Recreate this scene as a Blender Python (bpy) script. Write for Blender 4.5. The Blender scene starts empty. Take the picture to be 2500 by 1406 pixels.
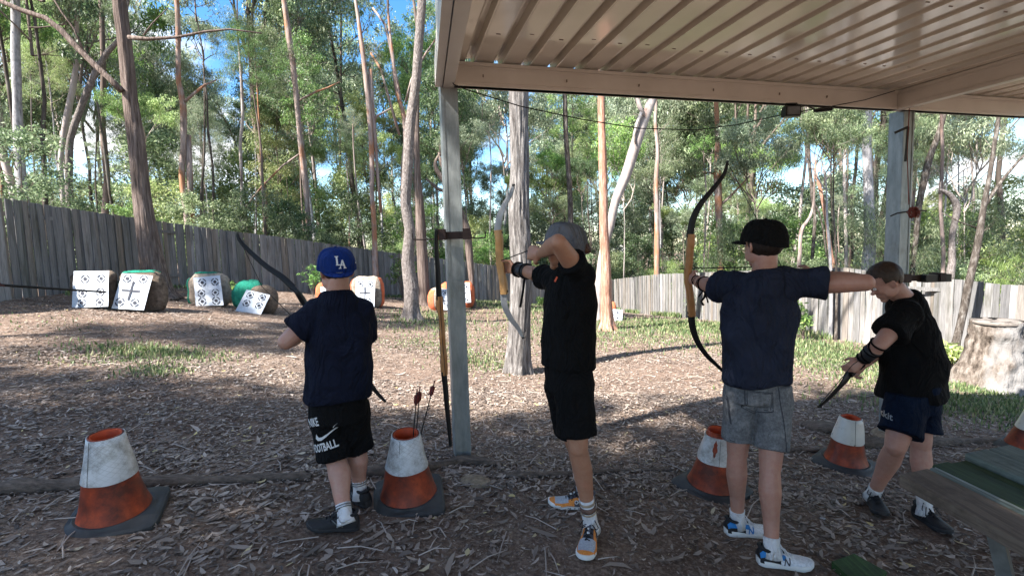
import bpy, bmesh, math, random
import numpy as np
from mathutils import Vector, Matrix, noise
from mathutils.bvhtree import BVHTree

random.seed(7)
RNG = np.random.default_rng(11)
SC = bpy.context.scene
COL = SC.collection

# ------------------------------------------------------------------ camera, sky, sun, exposure
FPX = 1200.0
CAM = Vector((0.0, 0.0, 1.6))
PITCH = math.radians(4.83)
ROLL = math.radians(1.7)
FWD = Vector((0, math.cos(PITCH), -math.sin(PITCH)))
U0 = Vector((0, math.sin(PITCH), math.cos(PITCH)))
R0 = Vector((1, 0, 0))
RIGHT = math.cos(ROLL) * R0 - math.sin(ROLL) * U0
UP = math.cos(ROLL) * U0 + math.sin(ROLL) * R0

cam_data = bpy.data.cameras.new('camera')
cam_data.sensor_width = 36.0
cam_data.lens = 36.0 * FPX / 2500.0
cam_data.clip_start = 0.05
cam_data.clip_end = 2000
cam = bpy.data.objects.new('camera', cam_data)
COL.objects.link(cam)
m = Matrix((RIGHT, UP, -FWD)).transposed().to_4x4()
m.translation = CAM
cam.matrix_world = m
SC.camera = cam

SUN_EL = math.radians(46)
SUN_AZ_VEC = Vector((-0.80, -0.60, 0)).normalized()       # where the sun stands: behind the camera on the left
SUN_DIR = Vector((SUN_AZ_VEC.x * math.cos(SUN_EL), SUN_AZ_VEC.y * math.cos(SUN_EL), math.sin(SUN_EL)))
sun_data = bpy.data.lights.new('sun', 'SUN')
sun_data.energy = 5.0
sun_data.angle = math.radians(0.53)
sun_data.color = (1.0, 0.955, 0.88)
sun = bpy.data.objects.new('sun', sun_data)
COL.objects.link(sun)
sun.rotation_euler = SUN_DIR.to_track_quat('Z', 'Y').to_euler()

world = bpy.data.worlds.new('World')
SC.world = world
world.use_nodes = True
wn, wl = world.node_tree.nodes, world.node_tree.links
wn.clear()
w_out = wn.new('ShaderNodeOutputWorld')
w_sky = wn.new('ShaderNodeTexSky')
w_sky.sky_type = 'NISHITA'
w_sky.sun_disc = False
w_sky.sun_elevation = SUN_EL
w_sky.sun_rotation = math.atan2(SUN_DIR.x, SUN_DIR.y)
w_sky.air_density = 1.0
w_sky.dust_density = 0.4
w_sky.ozone_density = 2.0
w_bg = wn.new('ShaderNodeBackground')
w_bg.inputs[1].default_value = 0.082
w_hsv = wn.new('ShaderNodeHueSaturation')
w_hsv.inputs['Saturation'].default_value = 1.32
wl.new(w_sky.outputs[0], w_hsv.inputs['Color'])
wl.new(w_hsv.outputs[0], w_bg.inputs[0])
w_cl = wn.new('ShaderNodeBackground')
w_cl.inputs[0].default_value = (0.95, 0.97, 1.0, 1)
w_cl.inputs[1].default_value = 0.37
w_mix = wn.new('ShaderNodeMixShader')
w_tc = wn.new('ShaderNodeTexCoord')
w_map = wn.new('ShaderNodeMapping')
w_map.inputs['Scale'].default_value = (1.0, 1.0, 2.6)
w_map.inputs['Location'].default_value = (3.4, 1.2, 0.3)
w_no = wn.new('ShaderNodeTexNoise')
w_no.inputs['Scale'].default_value = 2.3
w_no.inputs['Detail'].default_value = 9
w_no.inputs['Roughness'].default_value = 0.58
w_ra = wn.new('ShaderNodeValToRGB')
w_ra.color_ramp.elements[0].position = 0.515
w_ra.color_ramp.elements[1].position = 0.61
wl.new(w_tc.outputs['Generated'], w_map.inputs['Vector'])
wl.new(w_map.outputs[0], w_no.inputs['Vector'])
wl.new(w_no.outputs['Fac'], w_ra.inputs[0])
wl.new(w_ra.outputs[0], w_mix.inputs[0])
wl.new(w_bg.outputs[0], w_mix.inputs[1])
wl.new(w_cl.outputs[0], w_mix.inputs[2])
wl.new(w_mix.outputs[0], w_out.inputs[0])

SC.view_settings.view_transform = 'Standard'
SC.view_settings.look = 'None'
SC.view_settings.gamma = 1.0
SC.view_settings.use_curve_mapping = False
SC.view_settings.exposure = 2.15
SC.render.engine = 'CYCLES'
SC.cycles.max_bounces = 8
SC.cycles.diffuse_bounces = 4
SC.cycles.transmission_bounces = 4
SC.cycles.use_denoising = True
SC.cycles.caustics_reflective = False
SC.cycles.caustics_refractive = False
SC.cycles.sample_clamp_indirect = 6.0

# ------------------------------------------------------------------ measuring helpers
def ray(px, py):
    return (FWD * FPX + RIGHT * (px - 1250.0) - UP * (py - 703.0))

def W(px, py, Y):
    """the point at forward distance Y that stands in the direction read off the photograph"""
    d = ray(px, py)
    return CAM + d * (Y / d.y)

def PZ(px, py, z):
    d = ray(px, py)
    return CAM + d * ((z - CAM.z) / d.z)

def PXM(Y):
    return Y / FPX                                          # metres per photo pixel at distance Y

# ------------------------------------------------------------------ terrain
FENCE_BACK = [(-420, 425, 800, 6.6), (0, 478, 735, 8.4), (145, 502, 716, 10.1), (430, 544, 700, 13.8), (560, 562, 703, 15.0),
              (690, 578, 711, 16.3), (920, 611, 722, 19.5), (1150, 641, 735, 22.6), (1330, 663, 746, 25.0), (1500, 684, 757, 27.0)]
FENCE_SIDE = [(1500, 682, 757, 27.0), (1518, 680, 761, 26.3), (1600, 670, 770, 21.8), (1722, 665, 781, 18.2), (1850, 660, 797, 15.4),
              (1990, 655, 822, 12.9), (2060, 653, 830, 12.3), (2110, 661, 838, 12.0), (2250, 691, 868, 11.2), (2251, 679, 868, 11.19), (2309, 682, 886, 10.5),
              (2488, 698, 924, 9.6), (2700, 722, 985, 8.6)]
ctrl = []
for (px, pt, pb, Y) in FENCE_BACK + FENCE_SIDE:
    p = W(px, pb, Y); ctrl.append((p.x, p.y, p.z))
for x in (-6, -4, -2, 0, 2, 4, 6):
    for y in (-2, 1, 3.6):
        ctrl.append((x, y, -0.1 * (x + 0.4)))
for (px, py, Y) in [(220, 752, 8.6), (515, 748, 10.6), (905, 750, 14.6), (1004, 782, 12.6), (1264, 912, 7.3), (1482, 808, 13.2),
                    (2420, 952, 7.6), (1660, 853, 9.3), (2200, 940, 7.0), (620, 765, 10.0), (120, 800, 7.0), (600, 900, 5.9)]:
    p = W(px, py, Y); ctrl.append((p.x, p.y, p.z))
ctrl = np.array(ctrl)
_A = np.c_[ctrl[:, 0], ctrl[:, 1], np.ones(len(ctrl))]
_co, *_ = np.linalg.lstsq(_A, ctrl[:, 2], rcond=None)
_res = ctrl[:, 2] - _A @ _co
_D = np.sqrt(((ctrl[:, None, :2] - ctrl[None, :, :2]) ** 2).sum(-1) + 1.0)
_wts = np.linalg.solve(_D - np.eye(len(ctrl)) * 0.25, _res - _res.mean())
_rm = _res.mean()

def ZT(x, y):
    x = np.atleast_1d(np.asarray(x, float)); y = np.atleast_1d(np.asarray(y, float))
    xc = np.clip(x, -13, 13); yc = np.clip(y, -4, 31)
    out = np.empty_like(x)
    for i in range(0, len(x), 20000):
        a, b = xc[i:i + 20000], yc[i:i + 20000]
        d = np.sqrt((a[:, None] - ctrl[None, :, 0]) ** 2 + (b[:, None] - ctrl[None, :, 1]) ** 2 + 1.0)
        out[i:i + 20000] = _co[0] * a + _co[1] * b + _co[2] + _rm + d @ _wts
    out += -0.02 * (x - xc) - 0.005 * (y - yc)
    out += 0.018 * np.sin(x * 1.7 + y * .9) * np.cos(y * 1.3 - x * .6)
    return out

def zt(x, y):
    return float(ZT([x], [y])[0])

def G(px, py, y0=0.8, y1=40.0):
    """where the direction meets the ground"""
    d = ray(px, py)
    ys = np.linspace(y0, y1, 600)
    xs = CAM.x + d.x / d.y * ys
    zs = CAM.z + d.z / d.y * ys
    below = zs - ZT(xs, ys)
    i = int(np.argmax(below < 0)) if (below < 0).any() else len(ys) - 1
    if i > 0:
        t = below[i - 1] / (below[i - 1] - below[i] + 1e-9)
        yy = ys[i - 1] + t * (ys[i] - ys[i - 1])
    else:
        yy = ys[i]
    p = CAM + d * (yy / d.y)
    p.z = zt(p.x, p.y)
    return p

# ------------------------------------------------------------------ object helpers
def tag(o, label=None, cat=None, group=None, kind=None):
    if label: o['label'] = label
    if cat: o['category'] = cat
    if group: o['group'] = group
    if kind: o['kind'] = kind
    return o

def thing(name, label, cat, loc=(0, 0, 0), rz=0.0, group=None):
    o = bpy.data.objects.new(name, None)
    COL.objects.link(o)
    o.empty_display_size = 0.2
    o.location = loc
    o.rotation_euler = (0, 0, rz)
    return tag(o, label, cat, group)

def link_mesh(name, me, mats, parent=None, local=True, smooth=True):
    """parent given and local False: the mesh is in world coordinates"""
    if not isinstance(mats, (list, tuple)): mats = [mats]
    if len(me.materials) == 0:
        for mm in mats: me.materials.append(mm)
    if smooth and len(me.polygons):
        me.polygons.foreach_set('use_smooth', [True] * len(me.polygons))
    o = bpy.data.objects.new(name, me)
    COL.objects.link(o)
    if parent is not None:
        o.parent = parent
        if not local:
            M = Matrix.LocRotScale(parent.location, parent.rotation_euler, None)
            if parent.parent is not None:
                pp = parent.parent
                M = Matrix.LocRotScale(pp.location, pp.rotation_euler, None) @ M
            o.matrix_parent_inverse = M.inverted()
    return o

class MB:
    def __init__(s):
        s.v = []; s.f = []; s.mi = []
    def add(s, vs, fs, mi=0):
        n = len(s.v)
        s.v.extend([tuple(v) for v in vs])
        s.f.extend([tuple(i + n for i in f) for f in fs])
        s.mi.extend([mi] * len(fs))
        return s
    def box(s, c, size, R=None, mi=0, taper=1.0):
        hx, hy, hz = [k / 2 for k in size]
        vs = []
        for sz in (-1, 1):
            t = taper if sz > 0 else 1.0
            for sx, sy in ((-1, -1), (1, -1), (1, 1), (-1, 1)):
                v = Vector((sx * hx * t, sy * hy * t, sz * hz))
                if R is not None: v = R @ v
                vs.append(v + Vector(c))
        s.add(vs, [(0, 3, 2, 1), (4, 5, 6, 7), (0, 1, 5, 4), (1, 2, 6, 5), (2, 3, 7, 6), (3, 0, 4, 7)], mi)
        return s
    def bar(s, p0, p1, w, h, up=Vector((0, 0, 1)), mi=0):
        p0, p1 = Vector(p0), Vector(p1)
        d = p1 - p0
        L = d.length
        d.normalize()
        side = d.cross(up).normalized()
        u2 = side.cross(d).normalized()
        R = Matrix((d, side, u2)).transposed()
        return s.box((p0 + p1) / 2, (L, w, h), R, mi)
    def loft(s, rings, cap=True, mi=0, closed=True):
        n = len(rings[0])
        vs = [v for r in rings for v in r]
        fs = []
        for i in range(len(rings) - 1):
            for j in range(n if closed else n - 1):
                a = i * n + j; b = i * n + (j + 1) % n
                fs.append((a, b, b + n, a + n))
        if cap:
            fs.append(tuple(range(n - 1, -1, -1)))
            k = (len(rings) - 1) * n
            fs.append(tuple(range(k, k + n)))
        return s.add(vs, fs, mi)
    def tube(s, pts, rad, n=8, cap=True, mi=0, amp=0.0, nf=3.0, ridges=0, oval=1.0):
        pts = [Vector(p) for p in pts]
        if not isinstance(rad, (list, tuple)): rad = [rad] * len(pts)
        rings = []
        ref = Vector((0.13, 0.97, 0.2))
        for i, p in enumerate(pts):
            t = (pts[min(i + 1, len(pts) - 1)] - pts[max(i - 1, 0)])
            if t.length < 1e-9: t = Vector((0, 0, 1))
            t.normalize()
            if abs(t.dot(ref)) > 0.95: ref = Vector((0.9, 0.1, 0.4))
            a = t.cross(ref).normalized()
            b = t.cross(a).normalized()
            ring = []
            for j in range(n):
                th = 2 * math.pi * j / n
                r = rad[i]
                if amp:
                    q = p + (a * math.cos(th) + b * math.sin(th)) * r
                    r *= 1 + amp * noise.noise(Vector((q.x * nf / max(r, .05) * .12, q.y * nf / max(r, .05) * .12, q.z * nf * .35)))
                if ridges: r *= 1 + 0.03 * math.cos(th * ridges + i * .25)
                ring.append(p + a * math.cos(th) * r * oval + b * math.sin(th) * r)
            rings.append(ring)
        return s.loft(rings, cap, mi)
    def ellip(s, c, ax, ay, az, nu=14, nv=9, mi=0):
        c = Vector(c); vs = [c - az]; fs = []
        for i in range(1, nv):
            ph = -math.pi / 2 + math.pi * i / nv
            for j in range(nu):
                th = 2 * math.pi * j / nu
                vs.append(c + ax * math.cos(ph) * math.cos(th) + ay * math.cos(ph) * math.sin(th) + az * math.sin(ph))
        vs.append(c + az)
        for j in range(nu):
            fs.append((0, 1 + (j + 1) % nu, 1 + j))
        for i in range(nv - 2):
            for j in range(nu):
                a = 1 + i * nu + j; b = 1 + i * nu + (j + 1) % nu
                fs.append((a, b, b + nu, a + nu))
        k = 1 + (nv - 2) * nu
        for j in range(nu):
            fs.append((k + j, k + (j + 1) % nu, len(vs) - 1))
        return s.add(vs, fs, mi)
    def capsule(s, p0, p1, r0, r1, n=12, mi=0, bulge=0.0):
        p0, p1 = Vector(p0), Vector(p1)
        d = (p1 - p0)
        L = max(d.length, 1e-6); d = d / L
        pts = []; rad = []
        for k in (0.02, 0.3, 0.7):
            pts.append(p0 - d * r0 * math.cos(k * math.pi / 2)); rad.append(r0 * math.sin(k * math.pi / 2))
        for t in (0, .25, .5, .75, 1):
            pts.append(p0 + d * L * t); rad.append((r0 + (r1 - r0) * t) * (1 + bulge * math.sin(math.pi * t)))
        for k in (0.7, 0.3, 0.02):
            pts.append(p1 + d * r1 * math.cos(k * math.pi / 2)); rad.append(r1 * math.sin(k * math.pi / 2))
        return s.tube(pts, rad, n, True, mi)
    def mesh(s, name):
        me = bpy.data.meshes.new(name)
        me.from_pydata(s.v, [], s.f)
        if any(s.mi): me.polygons.foreach_set('material_index', s.mi)
        me.update()
        return me
    def build(s, name, mats, parent=None, local=True, smooth=False, origin=None):
        if origin is not None:
            o3 = Vector(origin)
            s.v = [tuple(Vector(v) - o3) for v in s.v]
        o = link_mesh(name, s.mesh(name), mats, parent, local, smooth)
        if origin is not None and parent is None: o.location = origin
        return o

def np_mesh(name, V, F, mi=None):
    me = bpy.data.meshes.new(name)
    V = np.ascontiguousarray(V, dtype=np.float32); F = np.ascontiguousarray(F, dtype=np.int32)
    k = F.shape[1]
    me.vertices.add(len(V)); me.vertices.foreach_set('co', V.ravel())
    me.loops.add(F.size); me.loops.foreach_set('vertex_index', F.ravel())
    me.polygons.add(len(F))
    me.polygons.foreach_set('loop_start', np.arange(0, F.size, k, dtype=np.int32))
    me.polygons.foreach_set('loop_total', np.full(len(F), k, dtype=np.int32))
    if mi is not None: me.polygons.foreach_set('material_index', np.asarray(mi, dtype=np.int32))
    me.update(calc_edges=True)
    return me

def autosmooth(o, deg=40):
    me = o.data
    me.polygons.foreach_set('use_smooth', [True] * len(me.polygons))
    try:
        me.set_sharp_from_angle(angle=math.radians(deg))
    except Exception:
        pass
    return o

def fuse(mb, name, voxel, smooth=2, factor=0.5, wrinkle=None):
    """closed shapes grown together into one continuous skin"""
    me = mb.mesh(name + '_raw')
    o = bpy.data.objects.new(name + '_raw', me)
    COL.objects.link(o)
    r = o.modifiers.new('r', 'REMESH'); r.mode = 'VOXEL'; r.voxel_size = voxel; r.adaptivity = 0
    if smooth:
        sm = o.modifiers.new('s', 'SMOOTH'); sm.iterations = smooth; sm.factor = factor
    dg = bpy.context.evaluated_depsgraph_get()
    out = bpy.data.meshes.new_from_object(o.evaluated_get(dg))
    bpy.data.objects.remove(o); bpy.data.meshes.remove(me)
    out.name = name
    out.materials.clear()
    if wrinkle:
        amp, f1, fz = wrinkle
        n = len(out.vertices)
        co = np.empty(n * 3, np.float32); out.vertices.foreach_get('co', co); co = co.reshape(-1, 3)
        no = np.empty(n * 3, np.float32); out.vertex_normals.foreach_get('vector', no) if hasattr(out, 'vertex_normals') else out.vertices.foreach_get('normal', no)
        no = no.reshape(-1, 3)
        for i in range(n):
            x, y, z = (float(k) for k in co[i])
            a = noise.noise(Vector((x * f1 + z * 3, y * f1, z * fz + 5)))
            b = noise.noise(Vector((x * f1 * 2.2 + 9 - z * 4, y * f1 * 2.2, z * fz * 2.0)))
            co[i] += no[i] * amp * (1 - 2.2 * abs(a) + 0.5 * b)
        out.vertices.foreach_set('co', co.ravel())
        out.update()
    return out
# ------------------------------------------------------------------ materials
class NT:
    def __init__(s, name):
        s.m = bpy.data.materials.new(name); s.m.use_nodes = True
        s.n = s.m.node_tree.nodes; s.l = s.m.node_tree.links
        s.n.clear()
        s.out = s.n.new('ShaderNodeOutputMaterial')
        s.b = s.n.new('ShaderNodeBsdfPrincipled')
        s.l.new(s.b.outputs[0], s.out.inputs[0])
        s.b.inputs['Roughness'].default_value = 0.8
        s.b.inputs['Specular IOR Level'].default_value = 0.3
    def coords(s, scale=(1, 1, 1), kind='Object', rnd=False):
        tc = s.n.new('ShaderNodeTexCoord'); mp = s.n.new('ShaderNodeMapping')
        mp.inputs['Scale'].default_value = scale
        s.l.new(tc.outputs[kind], mp.inputs['Vector'])
        if rnd:
            oi = s.n.new('ShaderNodeObjectInfo'); mu = s.n.new('ShaderNodeMath'); mu.operation = 'MULTIPLY'
            mu.inputs[1].default_value = 57.0
            s.l.new(oi.outputs['Random'], mu.inputs[0])
            s.l.new(mu.outputs[0], mp.inputs['Location'])
        return mp.outputs[0]
    def noise(s, vec, scale=5, detail=6, rough=0.6, out='Fac', dist=0.0):
        n = s.n.new('ShaderNodeTexNoise')
        n.inputs['Scale'].default_value = scale; n.inputs['Detail'].default_value = detail
        n.inputs['Roughness'].default_value = rough; n.inputs['Distortion'].default_value = dist
        s.l.new(vec, n.inputs['Vector'])
        return n.outputs[out]
    def ramp(s, fac, stops):
        r = s.n.new('ShaderNodeValToRGB')
        e = r.color_ramp.elements
        while len(e) > 1: e.remove(e[-1])
        e[0].position = stops[0][0]; e[0].color = tuple(stops[0][1]) + (1,)
        for p, c in stops[1:]:
            k = e.new(p); k.color = tuple(c) + (1,)
        s.l.new(fac, r.inputs[0])
        return r.outputs[0]
    def mix(s, fac, a, b, mode='MIX'):
        x = s.n.new('ShaderNodeMix'); x.data_type = 'RGBA'; x.blend_type = mode
        for idx, v in ((0, fac), (6, a), (7, b)):
            if hasattr(v, 'is_linked') or hasattr(v, 'links'): s.l.new(v, x.inputs[idx])
            elif idx == 0: x.inputs[0].default_value = v
            else: x.inputs[idx].default_value = tuple(v) + (1,)
        return x.outputs[2]
    def bump(s, h, strength=0.5, dist=0.01):
        b = s.n.new('ShaderNodeBump'); b.inputs['Strength'].default_value = strength; b.inputs['Distance'].default_value = dist
        s.l.new(h, b.inputs['Height']); s.l.new(b.outputs[0], s.b.inputs['Normal'])
    def color(s, c): s.l.new(c, s.b.inputs['Base Color'])
    def set(s, **k):
        for a, v in k.items(): s.b.inputs[a.replace('_', ' ')].default_value = v
        return s

def simple(name, c, rough=0.7, metal=0.0, var=0.25, scale=20, bump=0.0, bdist=0.004, spec=0.3, kind='Object'):
    t = NT(name)
    v = t.coords((1, 1, 1), kind)
    f = t.noise(v, scale)
    t.color(t.ramp(f, [(0.3, [k * (1 - var) for k in c]), (0.7, [min(1, k * (1 + var)) for k in c])]))
    t.b.inputs['Roughness'].default_value = rough; t.b.inputs['Metallic'].default_value = metal
    t.b.inputs['Specular IOR Level'].default_value = spec
    if bump: t.bump(t.noise(v, scale * 2), bump, bdist)
    return t.m

def bark(name, dark, mid, light, ridge=9.0, zs=0.10, bump=0.9, patch=None, patchpos=0.6):
    t = NT(name)
    v = t.coords((1, 1, zs), 'Object', True)
    f = t.noise(v, ridge, 8, 0.65)
    f2 = t.noise(t.coords((1, 1, 0.5), 'Object', True), 1.3, 5, 0.6)
    c = t.ramp(f, [(0.33, dark), (0.5, mid), (0.68, light)])
    if patch:
        c = t.mix(t.ramp(f2, [(patchpos - .06, (0, 0, 0)), (patchpos + .04, (1, 1, 1))]), c, patch)
    else:
        c = t.mix(t.ramp(f2, [(0.35, (0, 0, 0)), (0.7, (0.6, 0.6, 0.6))]), c, [k * .6 for k in mid])
    t.color(c)
    t.bump(f, bump, 0.045)
    t.b.inputs['Roughness'].default_value = 0.95; t.b.inputs['Specular IOR Level'].default_value = 0.1
    return t.m

def leafmat(name, stops, trans=0.48, rough=0.45, gain=1.75):
    stops = [(p, tuple(min(.6, k * gain) for k in c)) for p, c in stops]
    t = NT(name)
    g = t.n.new('ShaderNodeNewGeometry'); oi = t.n.new('ShaderNodeObjectInfo')
    c = t.ramp(g.outputs['Random Per Island'], stops)
    hs = t.n.new('ShaderNodeHueSaturation')
    mr = t.n.new('ShaderNodeMapRange'); mr.inputs['To Min'].default_value = 0.7; mr.inputs['To Max'].default_value = 1.3
    t.l.new(oi.outputs['Random'], mr.inputs[0]); t.l.new(mr.outputs[0], hs.inputs['Value'])
    mh = t.n.new('ShaderNodeMapRange'); mh.inputs['To Min'].default_value = 0.475; mh.inputs['To Max'].default_value = 0.52
    f1 = t.n.new('ShaderNodeMath'); f1.operation = 'MULTIPLY'; f1.inputs[1].default_value = 7.31
    f2 = t.n.new('ShaderNodeMath'); f2.operation = 'FRACT'
    t.l.new(oi.outputs['Random'], f1.inputs[0]); t.l.new(f1.outputs[0], f2.inputs[0]); t.l.new(f2.outputs[0], mh.inputs[0])
    t.l.new(mh.outputs[0], hs.inputs['Hue'])
    hs.inputs['Saturation'].default_value = .84
    t.l.new(c, hs.inputs['Color'])
    t.color(hs.outputs[0])
    t.b.inputs['Roughness'].default_value = rough; t.b.inputs['Specular IOR Level'].default_value = 0.5
    tr = t.n.new('ShaderNodeBsdfTranslucent'); t.l.new(hs.outputs[0], tr.inputs[0])
    mx = t.n.new('ShaderNodeMixShader'); mx.inputs[0].default_value = trans
    t.l.new(t.b.outputs[0], mx.inputs[1]); t.l.new(tr.outputs[0], mx.inputs[2]); t.l.new(mx.outputs[0], t.out.inputs[0])
    return t.m

M = {}
def soil():
    t = NT('soil')
    v = t.coords()
    big = t.noise(v, 0.35, 4, .55); mid = t.noise(v, 4, 8, .65); fine = t.noise(v, 45, 6, .7)
    a = t.ramp(mid, [(0.3, (0.075, 0.050, 0.040)), (0.55, (0.165, 0.115, 0.09)), (0.75, (0.30, 0.225, 0.178))])
    b = t.ramp(fine, [(0.35, (0.055, 0.040, 0.032)), (0.5, (0.17, 0.125, 0.098)), (0.62, (0.36, 0.285, 0.23))])
    c = t.mix(t.ramp(big, [(0.4, (.2,) * 3), (0.6, (.65,) * 3)]), a, b)
    t.color(c); t.bump(t.noise(v, 30, 8, .7), 0.8, 0.02)
    t.b.inputs['Roughness'].default_value = 1.0; t.b.inputs['Specular IOR Level'].default_value = 0.05
    return t.m
M['soil'] = soil()

def paling_mat():
    t = NT('weathered_paling')
    v = t.coords((1, 1, 0.06), 'Object', True)
    f = t.noise(v, 60, 8, .7)
    f2 = t.noise(t.coords((1, 1, .35), 'Object', True), 6, 5, .6)
    oi = t.n.new('ShaderNodeObjectInfo')
    base = t.ramp(oi.outputs['Random'], [(0, (.115, .112, .114)), (.3, (.165, .16, .16)), (.55, (.215, .208, .207)), (.75, (.165, .138, .115)), (.9, (.25, .243, .245)), (1, (.11, .112, .102))])
    g = t.ramp(f, [(0.3, (.42, .41, .4)), (.5, (1, 1, 1)), (.72, (1.45, 1.42, 1.4))])
    c = t.mix(1.0, base, g, 'MULTIPLY')
    c = t.mix(t.ramp(f2, [(0.5, (0, 0, 0)), (.68, (.7, .7, .7))]), c, (.075, .072, .058))
    t.color(c); t.bump(f, .5, .006)
    t.b.inputs['Roughness'].default_value = .9
    return t.m
M['paling'] = paling_mat()

M['bark_red'] = bark('bark_stringy_brown', (.04, .03, .026), (.155, .118, .102), (.29, .235, .21), 26, .05, 1.0)
M['bark_grey'] = bark('bark_furrowed_grey', (.035, .030, .028), (.18, .165, .158), (.43, .405, .39), 26, .14, 1.0)
M['bark_smooth'] = bark('bark_speckled_grey', (.075, .062, .057), (.175, .15, .14), (.30, .27, .255), 30, .5, .7)
M['bark_pale'] = bark('bark_pale_pink', (.17, .14, .128), (.32, .275, .26), (.44, .395, .375), 3.0, .3, .25, patch=(.17, .12, .105), patchpos=.62)
M['bark_orange'] = bark('bark_orange_flaky', (.16, .08, .055), (.38, .205, .145), (.55, .39, .315), 22, .14, .7)
M['bark_pinkish'] = bark('bark_pink_brown', (.12, .09, .078), (.27, .21, .19), (.40, .335, .31), 12, .12, .6, patch=(.30, .15, .09), patchpos=.55)
M['bark_dark'] = bark('bark_dark_lichen', (.03, .026, .022), (.085, .07, .06), (.25, .23, .21), 20, .3, .9)
M['bark_white'] = bark('bark_light_grey', (.15, .145, .15), (.29, .28, .285), (.40, .385, .40), 14, .45, .35, patch=(.2, .19, .2), patchpos=.64)
M['twig'] = simple('twig', (.13, .10, .085), .9, scale=8)
M['twig_pale'] = simple('twig_pale', (.33, .28, .25), .9, scale=8)

gum = [(0, (.035, .06, .022)), (.3, (.065, .10, .038)), (.6, (.12, .165, .075)), (.85, (.19, .235, .12)), (1, (.25, .30, .14))]
M['leaf_gum'] = leafmat('gum_leaf', gum)
M['leaf_grey'] = leafmat('grey_green_leaf', [(0, (.06, .09, .05)), (.5, (.13, .17, .10)), (.85, (.22, .26, .17)), (1, (.30, .34, .22))])
M['leaf_bright'] = leafmat('bright_leaf', [(0, (.04, .085, .015)), (.5, (.09, .17, .03)), (.9, (.17, .27, .05)), (1, (.26, .34, .07))], .5)
M['leaf_dark'] = leafmat('dark_leaf', [(0, (.018, .038, .014)), (.5, (.04, .07, .025)), (.9, (.085, .125, .045)), (1, (.14, .18, .07))])
M['leaf_yellow'] = leafmat('yellow_green_leaf', [(0, (.08, .13, .03)), (.5, (.16, .22, .06)), (.9, (.27, .32, .11)), (1, (.34, .37, .16))], .5)
M['grass'] = leafmat('grass_blade', [(0, (.045, .08, .02)), (.4, (.095, .155, .035)), (.75, (.18, .22, .065)), (1, (.33, .29, .15))], .35, .6, 1.0)
M['litter'] = leafmat('dry_leaf', [(0, (.045, .029, .024)), (.25, (.11, .074, .060)), (.55, (.18, .130, .107)), (.85, (.25, .188, .158)), (.985, (.35, .275, .235)), (1, (.42, .30, .08))], .08, .7, 1.35)

# roof metal: beige pre-painted, glossy
t = NT('beige_roof_metal'); v = t.coords()
t.color(t.ramp(t.noise(v, 1.5), [(.3, (.68, .615, .52)), (.7, (.78, .715, .615))]))
t.set(Roughness=.11, Specular_IOR_Level=1.0); t.bump(t.noise(v, 2.2, 3), .10, .02); M['roof'] = t.m
t = NT('beige_beam_paint'); v = t.coords()
t.color(t.ramp(t.noise(v, 3, 8), [(.3, (.58, .53, .47)), (.7, (.68, .63, .57))]))
t.set(Roughness=.35, Specular_IOR_Level=.5); M['beam'] = t.m
M['beam_line'] = simple('beam_groove', (.2, .15, .12), .6)
def galv():
    t = NT('galvanised_steel'); v = t.coords((1, 1, .25))
    c = t.ramp(t.noise(v, 14, 8, .7), [(.3, (.17, .19, .19)), (.55, (.28, .30, .30)), (.75, (.36, .38, .37))])
    st = t.noise(t.coords((1, 1, 1)), 3, 6, .7)
    c = t.mix(t.ramp(st, [(.55, (0,) * 3), (.75, (.6,) * 3)]), c, (.12, .11, .09))
    t.color(c); t.set(Roughness=.5, Metallic=.55); t.bump(t.noise(v, 30), .1, .003)
    return t.m
M['galv'] = galv()

def skinmat(name, c):
    t = NT(name); v = t.coords()
    col = t.ramp(t.noise(v, 9, 6, .6), [(.3, [k * .86 for k in c]), (.55, c), (.75, [min(1, c[0] * 1.14), c[1] * .98, c[2] * .95])])
    m2 = t.noise(v, 38, 5, .7)
    col = t.mix(t.ramp(m2, [(.42, (0,) * 3), (.7, (.55,) * 3)]), col, (c[0] * .86, c[1] * .66, c[2] * .62))
    t.color(col); t.set(Roughness=.5, Specular_IOR_Level=.45)
    t.b.inputs['Subsurface Weight'].default_value = .12
    t.b.inputs['Subsurface Radius'].default_value = (.02, .008, .005)
    t.bump(t.noise(v, 160, 4), .15, .001)
    return t.m
M['skin1'] = skinmat('skin_fair', (.42, .235, .175))
M['skin2'] = skinmat('skin_tan', (.36, .185, .115))
M['skin3'] = skinmat('skin_warm', (.40, .215, .16))
M['skin4'] = skinmat('skin_light', (.42, .23, .175))
def fabric(name, c, var=.25, rough=.92, sc=350, bump=.25):
    t = NT(name); v = t.coords()
    t.color(t.ramp(t.noise(v, 6, 6), [(.3, [k * (1 - var) for k in c]), (.7, [k * (1 + var) for k in c])]))
    t.set(Roughness=rough, Specular_IOR_Level=.10)
    fo = t.noise(t.coords((1, 1, .55)), 6.5, 3, .55, dist=1.8)
    b1 = t.n.new('ShaderNodeBump'); b1.inputs['Strength'].default_value = 1.0; b1.inputs['Distance'].default_value = .075
    t.l.new(fo, b1.inputs['Height'])
    b2 = t.n.new('ShaderNodeBump'); b2.inputs['Strength'].default_value = bump; b2.inputs['Distance'].default_value = .001
    t.l.new(t.noise(v, sc, 2), b2.inputs['Height']); t.l.new(b1.outputs[0], b2.inputs['Normal']); t.l.new(b2.outputs[0], t.b.inputs['Normal'])
    return t.m
M['navy'] = fabric('navy_cotton', (.007, .009, .019))
M['black'] = fabric('black_cotton', (.0055, .0055, .006))
M['navy2'] = fabric('navy_marl_cotton', (.018, .022, .038))
M['navy3'] = fabric('dark_navy_shorts', (.005, .010, .024))
M['blackknit'] = fabric('black_knit', (.012, .012, .013))
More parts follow.
